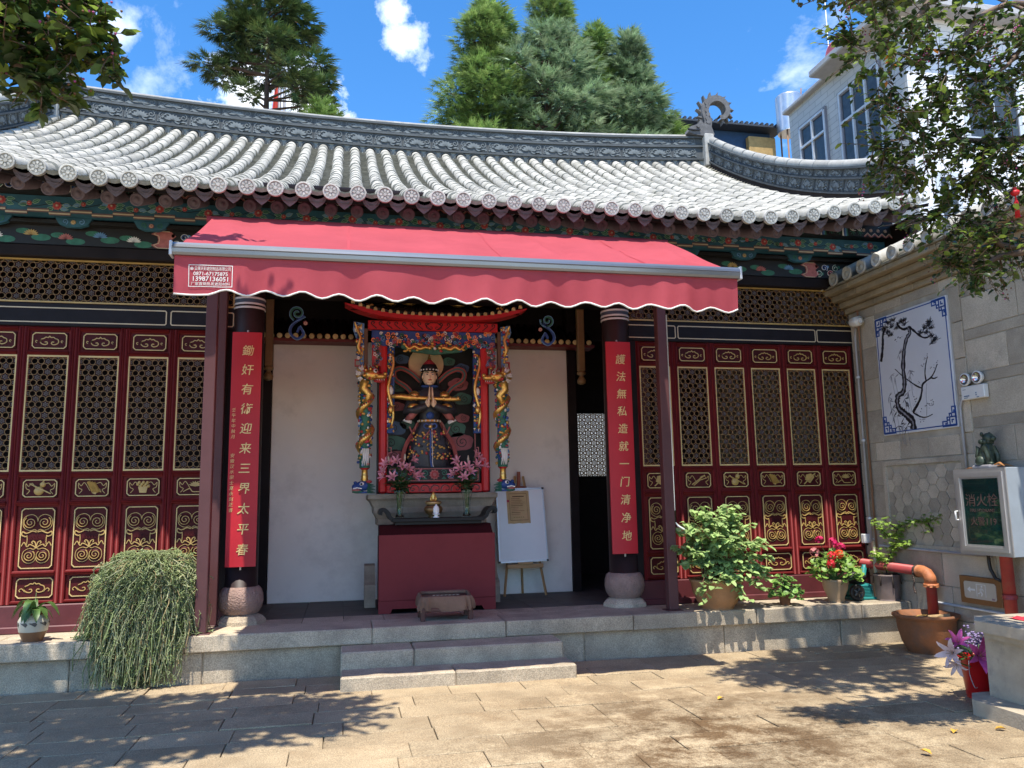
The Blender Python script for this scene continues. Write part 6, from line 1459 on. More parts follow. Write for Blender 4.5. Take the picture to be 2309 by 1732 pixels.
# ------------------------------------------------------------------ pots and plants
TERRA = mat('terracotta', (.40, .20, .085), .75, var=.18, scale=5, bump=.2, bscale=60, stain=(.20, .12, .07), sscale=4, samt=.5)
SOIL = mat('soil', (.045, .03, .02), .95, var=.4, scale=30, bump=.6)
def pot(t, prof, m, n=24, soil=None, flute=0):
    b = MB(); b.lathe(prof, n=n)
    if flute: b.v = [(x*(1+flute*cos(12*atan2(y, x))), y*(1+flute*cos(12*atan2(y, x))), z) for x, y, z in b.v]
    b.build('pot', m, t)
    if soil: s = MB(); s.disc(0, 0, soil[0], -.02, 0, flatmap(0, 0, soil[1]), 0, 18); s.build('soil', SOIL, t)
def big_leafy():
    t = thing('leafy_pot_plant', 'large bushy heart-leaved plant in a big terracotta tub', 'potted plant', (3.82, .19, HP)); rnd = random.Random(31)
    pot(t, [(.16, 0), (.165, .02), (.20, .06), (.245, .16), (.262, .26), (.275, .275), (.278, .30), (.262, .305), (.248, .27), (.20, .255)], TERRA, 36, (.25, .265), .012)
    for k in range(3): f = MB(); a = 2.1*k+.5; f.cbox(.14*cos(a)-.03, .14*cos(a)+.03, .14*sin(a)-.03, .14*sin(a)+.03, -.012, .01, .004); f.build('foot', TERRA, t)
    s = MB(); lf = MB()
    LG = mat('leaf_bright', (.31, .44, .16), .42, var=.3, scale=20, rand=.4, transl=.3); SB_ = mat('stem_red', (.16, .06, .03), .6)
    ends = []
    for k in range(74):
        a = rnd.uniform(0, 2*pi); r = rnd.uniform(.1, .58)*(1 if rnd.random() < .8 else 1.12); h = .36+.74*rnd.random()**.75*(1-.40*(r/.58)**2)
        ends.append((r*cos(a)*1.0+.06, r*sin(a)*.62-.04, h))
    for k in range(14): ends.append((rnd.uniform(-.42, .50), rnd.uniform(-.34, -.24), rnd.uniform(.05, .34)))
    for k in range(5): ends.append((.10+rnd.uniform(.15, .42), -.2, rnd.uniform(.30, .42)))
    for ex, ey, ez in ends:
        p0 = Vector((rnd.uniform(-.12, .12), rnd.uniform(-.10, .10), .27)); e = Vector((ex, ey, ez)); m = p0.lerp(e, .5)+Vector((0, 0, .14 if ez > .3 else .22)); path = [p0, p0.lerp(m, .6)+Vector((0, 0, .04)), m, m.lerp(e, .6), e]
        s.tube(path, [.006, .005, .004, .003, .002], 5)
        fine = smoothcurve([tuple(q) for q in path], 5)
        for q in fine[7:]:
            for j in range(2 if ez > .3 else 1):
                a = rnd.uniform(0, 2*pi); d = Vector((cos(a), sin(a)-.25, rnd.uniform(-.7, .15))); lf.leaf(Vector(q)+Vector((rnd.uniform(-.02, .02), rnd.uniform(-.02, .02), rnd.uniform(-.01, .02))), d, (0, -.3, 1), rnd.uniform(.055, .10), rnd.uniform(.045, .072), 0)
    s.build('stems', SB_, t); tag(lf.build('foliage', LG, t), kind='stuff')
big_leafy()
def small_round():
    t = thing('round_leaf_pot_plant', 'small round-leaved plant in a little brown pot', 'potted plant', (4.60, .20, HP)); rnd = random.Random(41)
    pot(t, [(.045, 0), (.05, .01), (.075, .13), (.08, .14), (.07, .14), (.06, .12)], mat('pot_brown', (.16, .07, .035), .5, var=.2), 20, (.068, .125))
    lf = MB(); s = MB()
    for k in range(120):
        a = rnd.uniform(0, 2*pi); r = .19*sqrt(rnd.random()); h = .30-.20*(r/.19)**2+rnd.uniform(-.06, .04); p = Vector((r*cos(a), r*sin(a)*.9-.01, max(.06, h)))
        s.tube([(0, 0, .12), (p.x*.5, p.y*.5, p.z+.02), tuple(p)], .0025, 4)
        n = Vector((rnd.uniform(-.6, .6), rnd.uniform(-.9, .2), 1)).normalized(); x = n.orthogonal().normalized(); y = n.cross(x); rr = rnd.uniform(.020, .032)
        lf.add([p+x*rr*cos(2*pi*i/8)+y*rr*sin(2*pi*i/8) for i in range(8)]+[p-n*.006], [(i, (i+1) % 8, 8) for i in range(8)], 0, True)
    s.build('stems', STEM, t); tag(lf.build('foliage', mat('leaf_round', (.17, .30, .07), .4, var=.3, rand=.35, transl=.25), t), kind='stuff')
small_round()
def geranium():
    t = thing('geranium', 'geranium with red and magenta flower heads in a tan pot', 'potted plant', (5.235, .24, HP)); rnd = random.Random(51)
    pot(t, [(.085, 0), (.09, .015), (.088, .05), (.125, .14), (.14, .22), (.145, .24), (.132, .245), (.12, .22)], mat('pot_tan', (.32, .22, .13), .5, var=.15, scale=3, stain=(.20, .12, .07), sscale=3, samt=.5), 24, (.12, .225))
    lf = MB(); s = MB()
    for k in range(170):
        a = rnd.uniform(0, 2*pi); r = .30*sqrt(rnd.random()); h = .52-.24*(r/.30)**2+rnd.uniform(-.08, .05); p = Vector((r*cos(a), r*sin(a)*.75-.02, h))
        if k % 3 == 0: s.tube([(0, 0, .22), (p.x*.5, p.y*.5, p.z*.8), tuple(p)], .004, 4)
        n = Vector((rnd.uniform(-.7, .7), rnd.uniform(-.9, .2), .9)).normalized(); x = n.orthogonal().normalized(); y = n.cross(x); rr = rnd.uniform(.028, .046); w = rnd.random()*6
        lf.add([p+(x*cos(2*pi*i/14+w)+y*sin(2*pi*i/14+w))*rr*(1 if i % 2 else .82)+n*(.008 if i % 2 else 0) for i in range(14)]+[p-n*.008], [(i, (i+1) % 14, 14) for i in range(14)], 0, True)
    for k, (x, y, z, m) in enumerate(((-.17, -.03, .66, 1), (-.02, -.04, .64, 1), (.10, .0, .58, 1), (-.26, -.06, .54, 2), (-.12, -.16, .50, 0), (-.03, -.16, .52, 3), (-.16, -.20, .42, 0))):
        s.tube([(0, 0, .30), (x*.6, y*.6, z*.8), (x, y, z-.03)], .003, 5); f = MB()
        for q in range(34):
            v = Vector((rnd.gauss(0, 1), rnd.gauss(0, 1), rnd.gauss(0, 1)+.5)).normalized(); p = Vector((x, y, z))+v*.045; u = v.orthogonal().normalized(); w = v.cross(u); a0 = rnd.random()*6
            f.add([p+(u*cos(a0+i*.6283)+w*sin(a0+i*.6283))*(.019 if i % 2 else .009)+v*.004*(i % 2) for i in range(10)]+[p-v*.003], [(i, (i+1) % 10, 10) for i in range(10)], 0, True)
        f.build('flower_head', [mat('geranium_red', (.62, .015, .03), .5, var=.2, transl=.15, rand=.2), mat('geranium_magenta', (.62, .015, .12), .5, var=.2, transl=.15, rand=.2), mat('geranium_pale', (.60, .22, .22), .5, var=.2, transl=.15, rand=.2), mat('geranium_orange', (.65, .07, .02), .5, var=.2, transl=.15, rand=.2)][m], t)
    s.build('stems', STEM, t); tag(lf.build('foliage', mat('leaf_geranium', (.19, .32, .06), .45, var=.3, rand=.35, transl=.25), t), kind='stuff')
geranium()
def maple():
    t = thing('maple_bonsai', 'small maple with leaning branch in a grey-brown cylinder pot', 'potted plant', (5.845, .20, HP)); rnd = random.Random(61)
    pot(t, [(.115, 0), (.118, .02), (.128, .10), (.135, .255), (.140, .26), (.140, .275), (.125, .275), (.12, .25)], mat('pot_greybrown', (.17, .125, .11), .6, var=.25, scale=6, stain=(.25, .20, .18), sscale=5, samt=.5), 24, (.12, .25))
    s = MB(); br = [[(0, 0, .25), (.0, -.02, .42), (.05, -.05, .58), (.08, -.10, .72), (.06, -.16, .86), (.10, -.30, .95), (.13, -.55, .98), (.14, -.74, 1.02)], [(.0, -.02, .40), (-.10, -.04, .50), (-.13, -.05, .56)], [(.05, -.05, .58), (.06, -.20, .66), (.07, -.30, .68)], [(.08, -.10, .72), (.0, -.02, .82), (-.08, .0, .95)], [(.13, -.55, .98), (.13, -.60, .86)], [(.06, -.16, .86), (-.02, -.08, .98)]]
    br = [[(x, y, .25+(z-.25)*.84) for x, y, z in q] for q in br]
    lf = MB(); ML = mat('leaf_maple', (.22, .34, .05), .45, var=.3, rand=.4, transl=.35)
    for b in br:
        s.tube(smoothcurve(b, 4), [.008-.006*i/(len(b)*4) for i in range((len(b)-1)*4+1)], 6)
        for q in smoothcurve(b, 9)[6:]:
            for j in range(5):
                p = Vector(q)+Vector((rnd.gauss(0, .028), rnd.gauss(0, .04), rnd.gauss(0, .026))); n = Vector((rnd.uniform(-.6, .3), rnd.uniform(-.8, .3), 1)).normalized(); x = n.orthogonal().normalized(); y = n.cross(x); a0 = rnd.random()*6; r0 = rnd.uniform(.020, .036)
                lf.add([p+(x*cos(a0+i*.6283)+y*sin(a0+i*.6283))*r0*(1 if i % 2 else .38)-n*(.006 if i % 2 else 0) for i in range(10)]+[p], [(i, (i+1) % 10, 10) for i in range(10)], 0, True)
    for k in range(7): a = k*.9; s.tube([(.0, -.0, .27), (.13*cos(a), .13*sin(a), .28), (.145*cos(a), .145*sin(a), .18-.02*(k % 3))], .008, 5)
    s.build('branches', mat('bark_dark', (.045, .03, .022), .8), t); tag(lf.build('foliage', ML, t), kind='stuff')
maple()
def clay_bowl():
    t = thing('clay_bowl', 'wide weathered clay bowl planter standing on the paving', 'planter', (5.69, -.56, 0)); rnd = random.Random(71)
    pot(t, [(.18, 0), (.195, .015), (.235, .10), (.265, .22), (.272, .31), (.285, .33), (.31, .345), (.31, .365), (.29, .372), (.265, .36), (.25, .33), (.22, .29)], mat('clay_weathered', (.24, .095, .038), .8, var=.25, scale=5, bump=.3, bscale=50, stain=(.13, .085, .06), sscale=3, samt=.75), 40, (.25, .315))
    b = MB(); b.cbox(-.16, .10, -.10, -.04, .315, .335, .004); b.v = [(x*.9-y*.5, x*.5+y*.9, z+.06*(x+.16)) for x, y, z in b.v]; b.build('wood_scrap', mat('scrap_wood', (.36, .24, .12), .8, var=.3), t)
    b = MB(); b.cbox(.02, .22, .02, .08, .315, .34, .004); b.v = [(x*.8+y*.6, -x*.6+y*.8, z+.12*x) for x, y, z in b.v]; b.build('wood_scrap', MATS['scrap_wood'], t)
    for k in range(6): f = MB(); f.leaf((rnd.uniform(-.18, .18), rnd.uniform(-.18, .15), .325), (rnd.uniform(-1, 1), rnd.uniform(-1, 1), .2), (0, 0, 1), .09, .05, 0); f.build('dry_leaf', mat('dry_leaf', (.34, .22, .06), .8, var=.3, rand=.3), t)
clay_bowl()
def pump():
    t = thing('garden_pump', 'black wheeled garden machine with teal base behind the geranium', 'machine', (5.50, .40, HP)); TL = mat('teal_plastic', (.02, .20, .19), .4, var=.1)
    b = MB(); b.cbox(-.02, .26, -.13, .10, 0, .03, .008); b.cbox(.0, .22, -.11, .06, .03, .17, .015)
    for k in range(8): b.cbox(.0, .225, -.118, -.108, .035+.016*k, .043+.016*k, .002)
    b.build('base', TL, t)
    for y in (-.15, .10):
        w = MB(); w.lathe([(.04, -.02), (.082, -.02), (.088, -.012), (.088, .012), (.082, .02), (.055, .022), (.05, .012), (.02, .012), (.018, .024), (0, .024)], (0, y, .088), 22, axis='y'); wo = w.build('wheel', BPL, t)
        q = MB()
        for k in range(5): a = 2*pi*k/5; q.tube([(.016*cos(a), y-.02, .088+.016*sin(a)), (.052*cos(a), y-.018, .088+.052*sin(a))], .008, 5)
        q.build('spokes', mat('spoke_grey', (.12, .12, .12), .5), wo)
    b = MB(); b.ell((.07, -.03, .235), (.115, .085, .075), 0, 18, 12); b.tube([(.04, -.12, .22), (.15, -.10, .25)], .02, 8); b.build('motor_housing', BPL, t); b = MB(); b.tube([(.18, -.02, .26), (.20, -.02, .34)], .03, 10); b.tube([(.20, -.02, .33), (.20, -.02, .37)], .022, 10); b.build('cap', TL, t)
pump()
def aloe():
    t = thing('strap_leaf_pot', 'strap-leaved plant in a cream and brown glazed jar', 'potted plant', (-2.66, .16, HP)); rnd = random.Random(81)
    b = MB(); b.lathe([(.075, 0), (.08, .012), (.095, .05), (.112, .09), (.122, .14), (.122, .18), (.105, .215), (.075, .23), (.072, .245), (.082, .262), (.075, .265), (.062, .24)], n=28, ms=[1, 1, 1, 0, 0, 0, 0, 1, 1, 1, 1]); po = b.build('jar', [mat('jar_cream', (.52, .47, .36), .35, var=.1), mat('jar_brown', (.20, .095, .045), .45, var=.2)], t)
    g = MB()
    for a in (-1.9, -1.3, -.6, .2, -2.6): M = lambda u, v, w=0: ((.1235+w)*cos(a+u*8), (.1235+w)*sin(a+u*8), v); g.poly([(-.035, .168), (.02, .172), (.035, .155), (.02, .135), (-.005, .150)], -.004, .001, M, 0)
    g.build('jar_motif', mat('jar_ink', (.08, .07, .06), .5), po)
    l = MB()
    for k in range(17):
        a = rnd.uniform(0, 2*pi); ln = rnd.uniform(.16, .27); w = .024; d = Vector((cos(a), sin(a), 0)); x = Vector((-sin(a), cos(a), 0)); vs = []
        rise = rnd.uniform(.05, .15)
        for i in range(7):
            s = i/6; p = d*(ln*s*.85)+Vector((0, 0, .25+rise*sin(s*pi*.75)-.12*s*s)); ww = w*(.6+.9*sin(pi*min(1, s*.9+.1)))*(1 if i < 6 else .1); vs += [p-x*ww, p+Vector((0, 0, -.006)), p+x*ww]
        l.add(vs, [(3*i+j, 3*i+j+1, 3*i+4+j, 3*i+3+j) for i in range(6) for j in range(2)], 0, True)
    l.tube([(0, 0, .25), (.005, 0, .42)], [.005, .002], 5); l.build('leaves', mat('leaf_strap', (.075, .14, .035), .4, var=.35, scale=8, rand=.25, transl=.15), t)
aloe()
def trailing():
    t = thing('trailing_plant', 'tall mound of trailing grey-green stems spilling over the platform edge', 'potted plant', (-1.73, .20, HP)); rnd = random.Random(91)
    pot(t, [(.14, 0), (.15, .02), (.20, .28), (.215, .30), (.20, .30), (.18, .27)], TERRA, 24, (.18, .27))
    s = MB(); lf = MB()
    for k in range(1900):
        a = rnd.uniform(pi*.90, pi*2.10) if rnd.random() < .88 else rnd.uniform(0, 2*pi); r = .33*sqrt(rnd.random()); ca, sa = cos(a), sin(a)
        z0 = .69-.10*(r/.33)**2+rnd.uniform(-.05, .03)+.04*sin(a*3); p = Vector((r*ca, r*sa*.7+.02, z0))
        drop = z0+HP if sa < 0 else z0
        fall = rnd.choice((rnd.uniform(.1, .5), rnd.uniform(.4, 1.0), rnd.uniform(.75, 1.02)))*drop; out = .27+.13*rnd.random()
        path = [p]; ph = rnd.random()*6; cl = rnd.uniform(.010, .035); drift = rnd.gauss(-.03, .05)
        for i in range(9):
            f = (i+1)/9; g = min(1, f*2.0); tx = ca*out*1.08*(1+.18*f*fall)+drift*f; ty = sa*out*.80*(1+.15*f)
            q = Vector((p.x+(tx-p.x)*g+cl*sin(ph+f*9)+rnd.gauss(0, .012), min(p.y+(ty-p.y)*g, .25)+cl*cos(ph+f*8)*.8+rnd.gauss(0, .010), z0+.04*sin(pi*min(1, f*2.5))-fall*f**1.25+rnd.gauss(0, .012)))
            if q.y > -.212 and q.z < .02: q.z = max(q.z, .02)
            if q.z < 0 and q.y > -.235: q.y = -.235-rnd.random()*.05
            if q.z < -HP+.012: q.z = -HP+.012+rnd.random()*.03
            path.append(q)
        s.tube(path, rnd.uniform(.0025, .0055), 3, rnd.randrange(2) if rnd.random() < .86 else 2, cap=False)
        for i in range(1, 10):
            for j in range(4):
                c = path[i-1].lerp(path[i], rnd.random()); b = rnd.uniform(0, 6.3); lf.blade(c, Vector((cos(b), sin(b)-.4, rnd.uniform(-.6, .7))).normalized(), Vector((-sin(b), cos(b), .3)), rnd.uniform(.018, .045), .009, rnd.randrange(2))
    for k in range(240):
        a = rnd.uniform(0, 2*pi); c = Vector((.36*cos(a)*rnd.random(), .24*sin(a)*rnd.random(), .70+rnd.uniform(-.03, .02))); b = rnd.uniform(0, 6.3); s.tube([c, c+Vector((cos(b)*.04, sin(b)*.04, .03)), c+Vector((cos(b)*.09, sin(b)*.09, .02))], .0035, 3, 1, cap=False)
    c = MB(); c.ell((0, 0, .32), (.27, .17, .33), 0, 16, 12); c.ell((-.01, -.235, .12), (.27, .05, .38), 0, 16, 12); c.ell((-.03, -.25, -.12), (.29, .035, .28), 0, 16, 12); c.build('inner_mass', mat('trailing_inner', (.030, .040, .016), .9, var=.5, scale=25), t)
    tag(s.build('trailing_stems', [mat('stem_greygreen', (.30, .31, .17), .6, var=.3, rand=.3), mat('stem_green', (.21, .25, .10), .6, var=.3, rand=.3), mat('stem_dead', (.34, .25, .12), .7, var=.3, rand=.3)], t), kind='stuff')
    tag(lf.build('foliage', [mat('leaf_greygreen', (.22, .28, .14), .6, var=.3, rand=.35), mat('leaf_moss', (.16, .22, .07), .6, var=.3, rand=.35)], t), kind='stuff')
trailing()

# stone table, bucket of flowers, red paper
def table_group():
    t = thing('stone_table', 'weathered stone table at the right edge of the courtyard', 'table', (5.1, -3.3, 0)); o = Vector((-5.1, 3.3, 0)); TS = mat('table_stone', (.41, .35, .26), .85, var=.2, scale=4, bump=.35, bscale=60, stain=(.11, .11, .12), sscale=3, samt=.65)
    def tl(b, n): q = b.build(n, TS, t); q.location = o
    b = MB(); M = flatmap(0, 0, 0); top = [(4.46, -4.5), (4.46, -2.62), (4.62, -2.44), (5.9, -2.44), (5.9, -4.5)]
    b.poly(top, .565, .64, M); ins = [(4.51, -4.5), (4.51, -2.64), (4.65, -2.49), (5.9, -2.49), (5.9, -4.5)]; b.poly(ins, .52, .565, M); tl(b, 'table_top')
    b = MB(); b.cbox(4.575, 5.85, -4.4, -2.56, .09, .52, .012); tl(b, 'pedestal'); b = MB(); b.poly([(4.38, -4.5), (4.38, -2.62), (4.52, -2.46), (5.9, -2.46), (5.9, -4.5)], -.02, .10, M); tl(b, 'foot_slab')
    b = MB(); g = []; rnd = random.Random(1)
    for i in range(7):
        for j in range(6): g.append((4.74+.05*i+rnd.uniform(-.008, .008), -2.86+.05*j+rnd.uniform(-.008, .008), .643+.012*rnd.random()))
    b.add(g, [(i*6+j, (i+1)*6+j, (i+1)*6+j+1, i*6+j+1) for i in range(6) for j in range(5)], 0); tag(b.build('red_paper', mat('red_paper', (.60, .03, .05), .6, var=.15)), 'crumpled red paper lying on the stone table', 'paper')
    k = thing('red_bucket', 'red plastic bucket holding lilies and purple filler flowers', 'bucket', (4.795, -2.24, 0)); rnd = random.Random(14)
    b = MB(); b.lathe([(.10, 0), (.103, .01), (.135, .29), (.142, .295), (.144, .306), (.137, .308), (.13, .29), (.095, .02), (0, .02)], n=28); b.build('pail', mat('bucket_red', (.42, .008, .010), .35, var=.1, scale=4), k)
    b = MB(); b.tube(smoothcurve([(-.13, -.05, .29), (-.175, -.10, .20), (-.16, -.12, .11), (-.11, -.09, .10)], 5), .003, 6); b.build('wire_handle', METW, k)
    s = MB(); L2 = mat('lily_magenta', (.58, .10, .32), .5, var=.4, scale=14, transl=.25, rand=.25); LW = mat('lily_white', (.68, .52, .50), .5, var=.2, scale=14, transl=.25)
    for (x, y, z, d, m, L) in ((-.15, -.17, .345, (-.3, -1, .25), 0, .13), (-.28, -.08, .36, (-.9, -.5, .1), 1, .11), (-.20, -.04, .41, (-.4, -.5, .6), 0, .09), (-.03, -.18, .31, (.1, -1, -.1), 0, .08), (-.29, -.12, .30, (-.8, -.6, -.5), 1, .085)):
        s.tube([(0, 0, .2), (x*.5, y*.5, z-.05), (x, y, z)], .005, 6); f = MB(); lily(f, (x, y, z), d, L, 0, 1, rnd, 1); f.build('lily', [L2 if m == 0 else LW, STAM], k)
    f = MB()
    for q in range(150):
        v = Vector((rnd.gauss(0, .07), rnd.gauss(0, .06), rnd.gauss(0, .05))); f.ell(Vector((.03, .02, .42))+v*.85, (.010, .010, .009), 0, 6, 4)
    tag(f.build('filler_flowers', mat('filler_purple', (.22, .17, .30), .7, var=.4, scale=30), k), kind='stuff')
    for q in range(9): a = q*.7; s.tube([(0, 0, .25), (.05*cos(a), .05*sin(a), .34), (.02+.07*cos(a), .02+.06*sin(a), .40)], .003, 5)
    lv = MB()
    for q in range(12): a = rnd.uniform(2.4, 6.5); lv.leaf((.08*cos(a), .08*sin(a), .31), (cos(a), sin(a), rnd.uniform(-.5, .5)), (0, 0, 1), .14, .03, 0)
    lv.build('leaves', LEAFD, k); s.build('stems', STEM, k)
    for q, (x, y) in enumerate(((3.95, -2.95), (3.45, -3.35), (4.2, -3.42), (2.9, -1.75), (4.28, -3.02))):
        lf = MB(); lf.leaf((0, 0, .006), (rnd.uniform(-1, 1), rnd.uniform(-1, 1), .1), (0, 0, 1), .07, .045, 0, .5); tag(lf.build('fallen_leaf', mat('fallen_leaf', (.50, .28, .04), .7, var=.3, rand=.3), None, (x, y, .004)), ('yellow fallen leaf on the paving left of the stone table', 'yellow fallen leaf nearest the bottom right corner of the paving', 'orange fallen leaf on the paving close to the stone table foot', 'small fallen leaf on the sunlit paving in front of the steps', 'fallen leaf lying in the shade by the stone table corner')[q], 'leaf', 'fallen leaves on the paving')
table_group()
# ------------------------------------------------------------------ foreground crape myrtles
BARK = mat('bark_smooth', (.13, .085, .06), .75, var=.3, scale=14, bump=.3); 
LFM = [mat('leaf_myrtle', (.065, .115, .028), .38, var=.35, scale=14, rand=.45, transl=.30), mat('leaf_myrtle_light', (.17, .24, .04), .42, var=.3, scale=14, rand=.35, transl=.40), mat('leaf_myrtle_orange', (.36, .14, .025), .5, var=.3, transl=.3), mat('leaf_myrtle_dark', (.036, .068, .026), .32, var=.3, rand=.3, transl=.2)]
def myrtle(name, label, trunk, limbs, clouds, seed, lsize=.047):
    t = thing(name, label, 'tree', trunk[0]); o = -Vector(trunk[0]); rnd = random.Random(seed)
    b = MB(); b.tube(smoothcurve(trunk, 5), [.085-.05*i/((len(trunk)-1)*5) for i in range((len(trunk)-1)*5+1)], 12); q = b.build('trunk', BARK, t); q.location = o
    segs = []
    for L in limbs:
        c = smoothcurve(L, 5); n = len(c); bb = MB(); r0 = .028 if len(L) > 3 else .014; bb.tube(c, [max(.003, r0*(1-i/n)) for i in range(n)], 7); q = bb.build('limb', BARK, t); q.location = o; segs += [Vector(p) for p in c]
    tw = MB(); lf = MB(); fl = MB()
    for (cx, cy, cz, rx, ry, rz, n) in clouds:
        for k in range(n):
            while 1:
                v = Vector((rnd.uniform(-1, 1), rnd.uniform(-1, 1), rnd.uniform(-1, 1)))
                if v.length < 1: break
            p = Vector((cx+v.x*rx, cy+v.y*ry, cz+v.z*rz))
            if segs:
                s = min(segs, key=lambda q: (q-p).length_squared); d = s-p; L = min(d.length, .26); st = p+d.normalized()*L if d.length > 1e-3 else p
            dirn = (p-st); 
            if dirn.length < .02: dirn = Vector((rnd.uniform(-1, 1), rnd.uniform(-1, 1), -.3))
            dirn = dirn.normalized(); e = p+dirn*.04+Vector((0, 0, -.02)); mid = st.lerp(e, .5)+Vector((rnd.gauss(0, .012), rnd.gauss(0, .012), rnd.gauss(0, .012))); tw.tube([st, mid, e], [.0036, .0026, .0014], 4, cap=False); segs.append(mid) if rnd.random() < .35 and len(segs) < 380 else None
            m0 = rnd.choices((0, 1, 2, 3), (5, 2.6, .07, 4))[0]
            nl = rnd.randrange(5, 10)
            for i in range(nl):
                f = (i+.6)/nl; c = st.lerp(mid, f*2) if f < .5 else mid.lerp(e, f*2-1); a = rnd.uniform(0, 6.28)
                d = (dirn*.4+Vector((cos(a), sin(a), rnd.uniform(-.5, .35)))).normalized(); ln = lsize*rnd.uniform(.7, 1.25)*(1.55 if cz > 4.8 else 1)
                lf.leaf(c, d, Vector((rnd.gauss(0, .4), rnd.gauss(0, .4), 1)), ln, ln*.62, m0 if rnd.random() < .8 else rnd.choice((0, 1, 3)), .2, .2)
            if rnd.random() < .06:
                for j in range(12): fl.ell(e+Vector((rnd.gauss(0, .022), rnd.gauss(0, .022), rnd.gauss(0, .03))), (.0055, .0055, .0055), 0 if rnd.random() < .3 else 1, 5, 4)
    q = tw.build('twigs', BARK, t); q.location = o; tag(q, kind='stuff')
    q = lf.build('crown', LFM, t); q.location = o; tag(q, kind='stuff')
    q = fl.build('blossoms', [mat('myrtle_pink', (.38, .07, .20), .6), mat('myrtle_seed', (.16, .075, .03), .7)], t); q.location = o; tag(q, kind='stuff')
    return t
RT = (4.15, -5.0, -.03)
myrtle('crape_myrtle', 'leafy crape myrtle whose branches hang in from the upper right', [RT, (4.2, -4.95, 1.2), (4.3, -4.8, 2.4), (4.3, -4.5, 3.4)],
    [[(4.3, -4.5, 3.4), (4.35, -4.1, 4.3), (4.16, -3.9, 4.60), (3.83, -3.9, 4.48), (3.69, -3.9, 4.32), (3.55, -3.9, 4.22), (3.49, -3.9, 4.16), (3.48, -3.9, 4.0)], [(4.3, -4.5, 3.4), (4.3, -4.2, 4.7), (3.6, -3.95, 4.62), (3.37, -3.9, 4.42), (3.26, -3.9, 4.34), (3.13, -3.9, 4.23), (2.93, -3.9, 4.11)],
     [(4.35, -4.4, 3.6), (4.2, -3.95, 4.3), (3.95, -3.9, 4.14), (3.74, -3.9, 4.03)], [(4.3, -4.6, 3.2), (4.3, -3.9, 3.7), (3.96, -3.7, 3.76), (3.75, -3.7, 3.75), (3.52, -3.7, 3.69), (3.38, -3.7, 3.73), (3.15, -3.7, 3.66)],
     [(4.3, -4.7, 2.7), (4.25, -4.0, 3.0), (4.04, -3.7, 3.07), (3.92, -3.7, 3.14), (3.82, -3.7, 3.20), (3.70, -3.7, 3.25), (3.53, -3.7, 3.24)], [(4.25, -4.0, 3.0), (3.97, -3.7, 3.0), (3.82, -3.7, 2.91), (3.6, -3.7, 2.93)], [(4.2, -4.4, 4.0), (4.2, -3.6, 5.0), (4.0, -3.0, 5.2)], [(4.2, -4.4, 4.0), (3.9, -3.3, 5.2), (3.3, -2.8, 5.2)]],
    [(3.65, -3.9, 4.35, .85, .30, .30, 150), (3.20, -3.9, 4.12, .34, .28, .34, 75), (3.10, -3.85, 3.72, .22, .25, .14, 18), (3.95, -3.85, 4.0, .5, .35, .45, 190), (3.45, -3.8, 3.85, .32, .28, .22, 70), (3.70, -3.7, 3.55, .6, .30, .22, 160), (3.95, -3.7, 3.15, .5, .30, .36, 190), (3.65, -3.68, 3.08, .32, .22, .16, 34), (3.36, -3.7, 3.22, .18, .16, .12, 22), (3.75, -3.7, 2.86, .26, .2, .08, 16), (2.85, -3.85, 4.25, .14, .16, .25, 22), (3.3, -3.7, 3.5, .3, .2, .12, 22),
     (3.75, -3.2, 5.65, 1.1, .8, .35, 620), (4.4, -2.6, 5.9, .8, .7, .3, 420)], 101, .046)
LT = (-2.7, -4.9, -.03)
myrtle('crape_myrtle', 'leafy crape myrtle whose lowest branch dips in at the upper left corner', [LT, (-2.65, -4.85, 1.4), (-2.6, -4.7, 2.8), (-2.5, -4.5, 4.0)],
    [[(-2.5, -4.5, 3.6), (-1.9, -4.6, 3.6), (-1.46, -4.6, 3.42), (-1.29, -4.6, 3.34), (-1.17, -4.6, 3.31), (-1.05, -4.6, 3.30)], [(-1.5, -4.6, 3.45), (-1.25, -4.6, 3.24), (-1.17, -4.6, 3.17), (-1.10, -4.6, 3.12)], [(-2.5, -4.5, 3.8), (-1.8, -4.6, 3.7), (-1.45, -4.6, 3.50), (-1.2, -4.6, 3.45), (-.97, -4.6, 3.38)],
     [(-2.5, -4.5, 4.0), (-2.5, -3.9, 5.0), (-2.3, -3.3, 5.6), (-1.8, -2.6, 5.8), (-1.2, -2.0, 5.85)], [(-2.5, -4.5, 4.0), (-3.0, -4.0, 5.2), (-3.4, -3.4, 5.7)], [(-2.5, -4.5, 4.0), (-2.0, -4.0, 5.0), (-1.3, -3.7, 5.3), (-.9, -3.5, 5.5)], [(-2.5, -4.5, 4.0), (-2.4, -4.2, 5.2), (-2.3, -4.0, 6.0)]],
    [(-1.15, -4.6, 3.42, .26, .22, .17, 120), (-1.16, -4.55, 3.22, .14, .15, .11, 40), (-1.42, -4.6, 3.36, .18, .22, .18, 75), (-.95, -4.55, 3.34, .07, .12, .10, 14), (-2.3, -3.5, 5.6, 1.6, 1.05, .45, 1250), (-.95, -3.5, 5.75, .85, .8, .3, 330), (-1.22, -2.0, 5.85, .32, .25, .12, 22), (-3.2, -2.7, 5.9, 1.0, .8, .3, 420)], 102, .058)
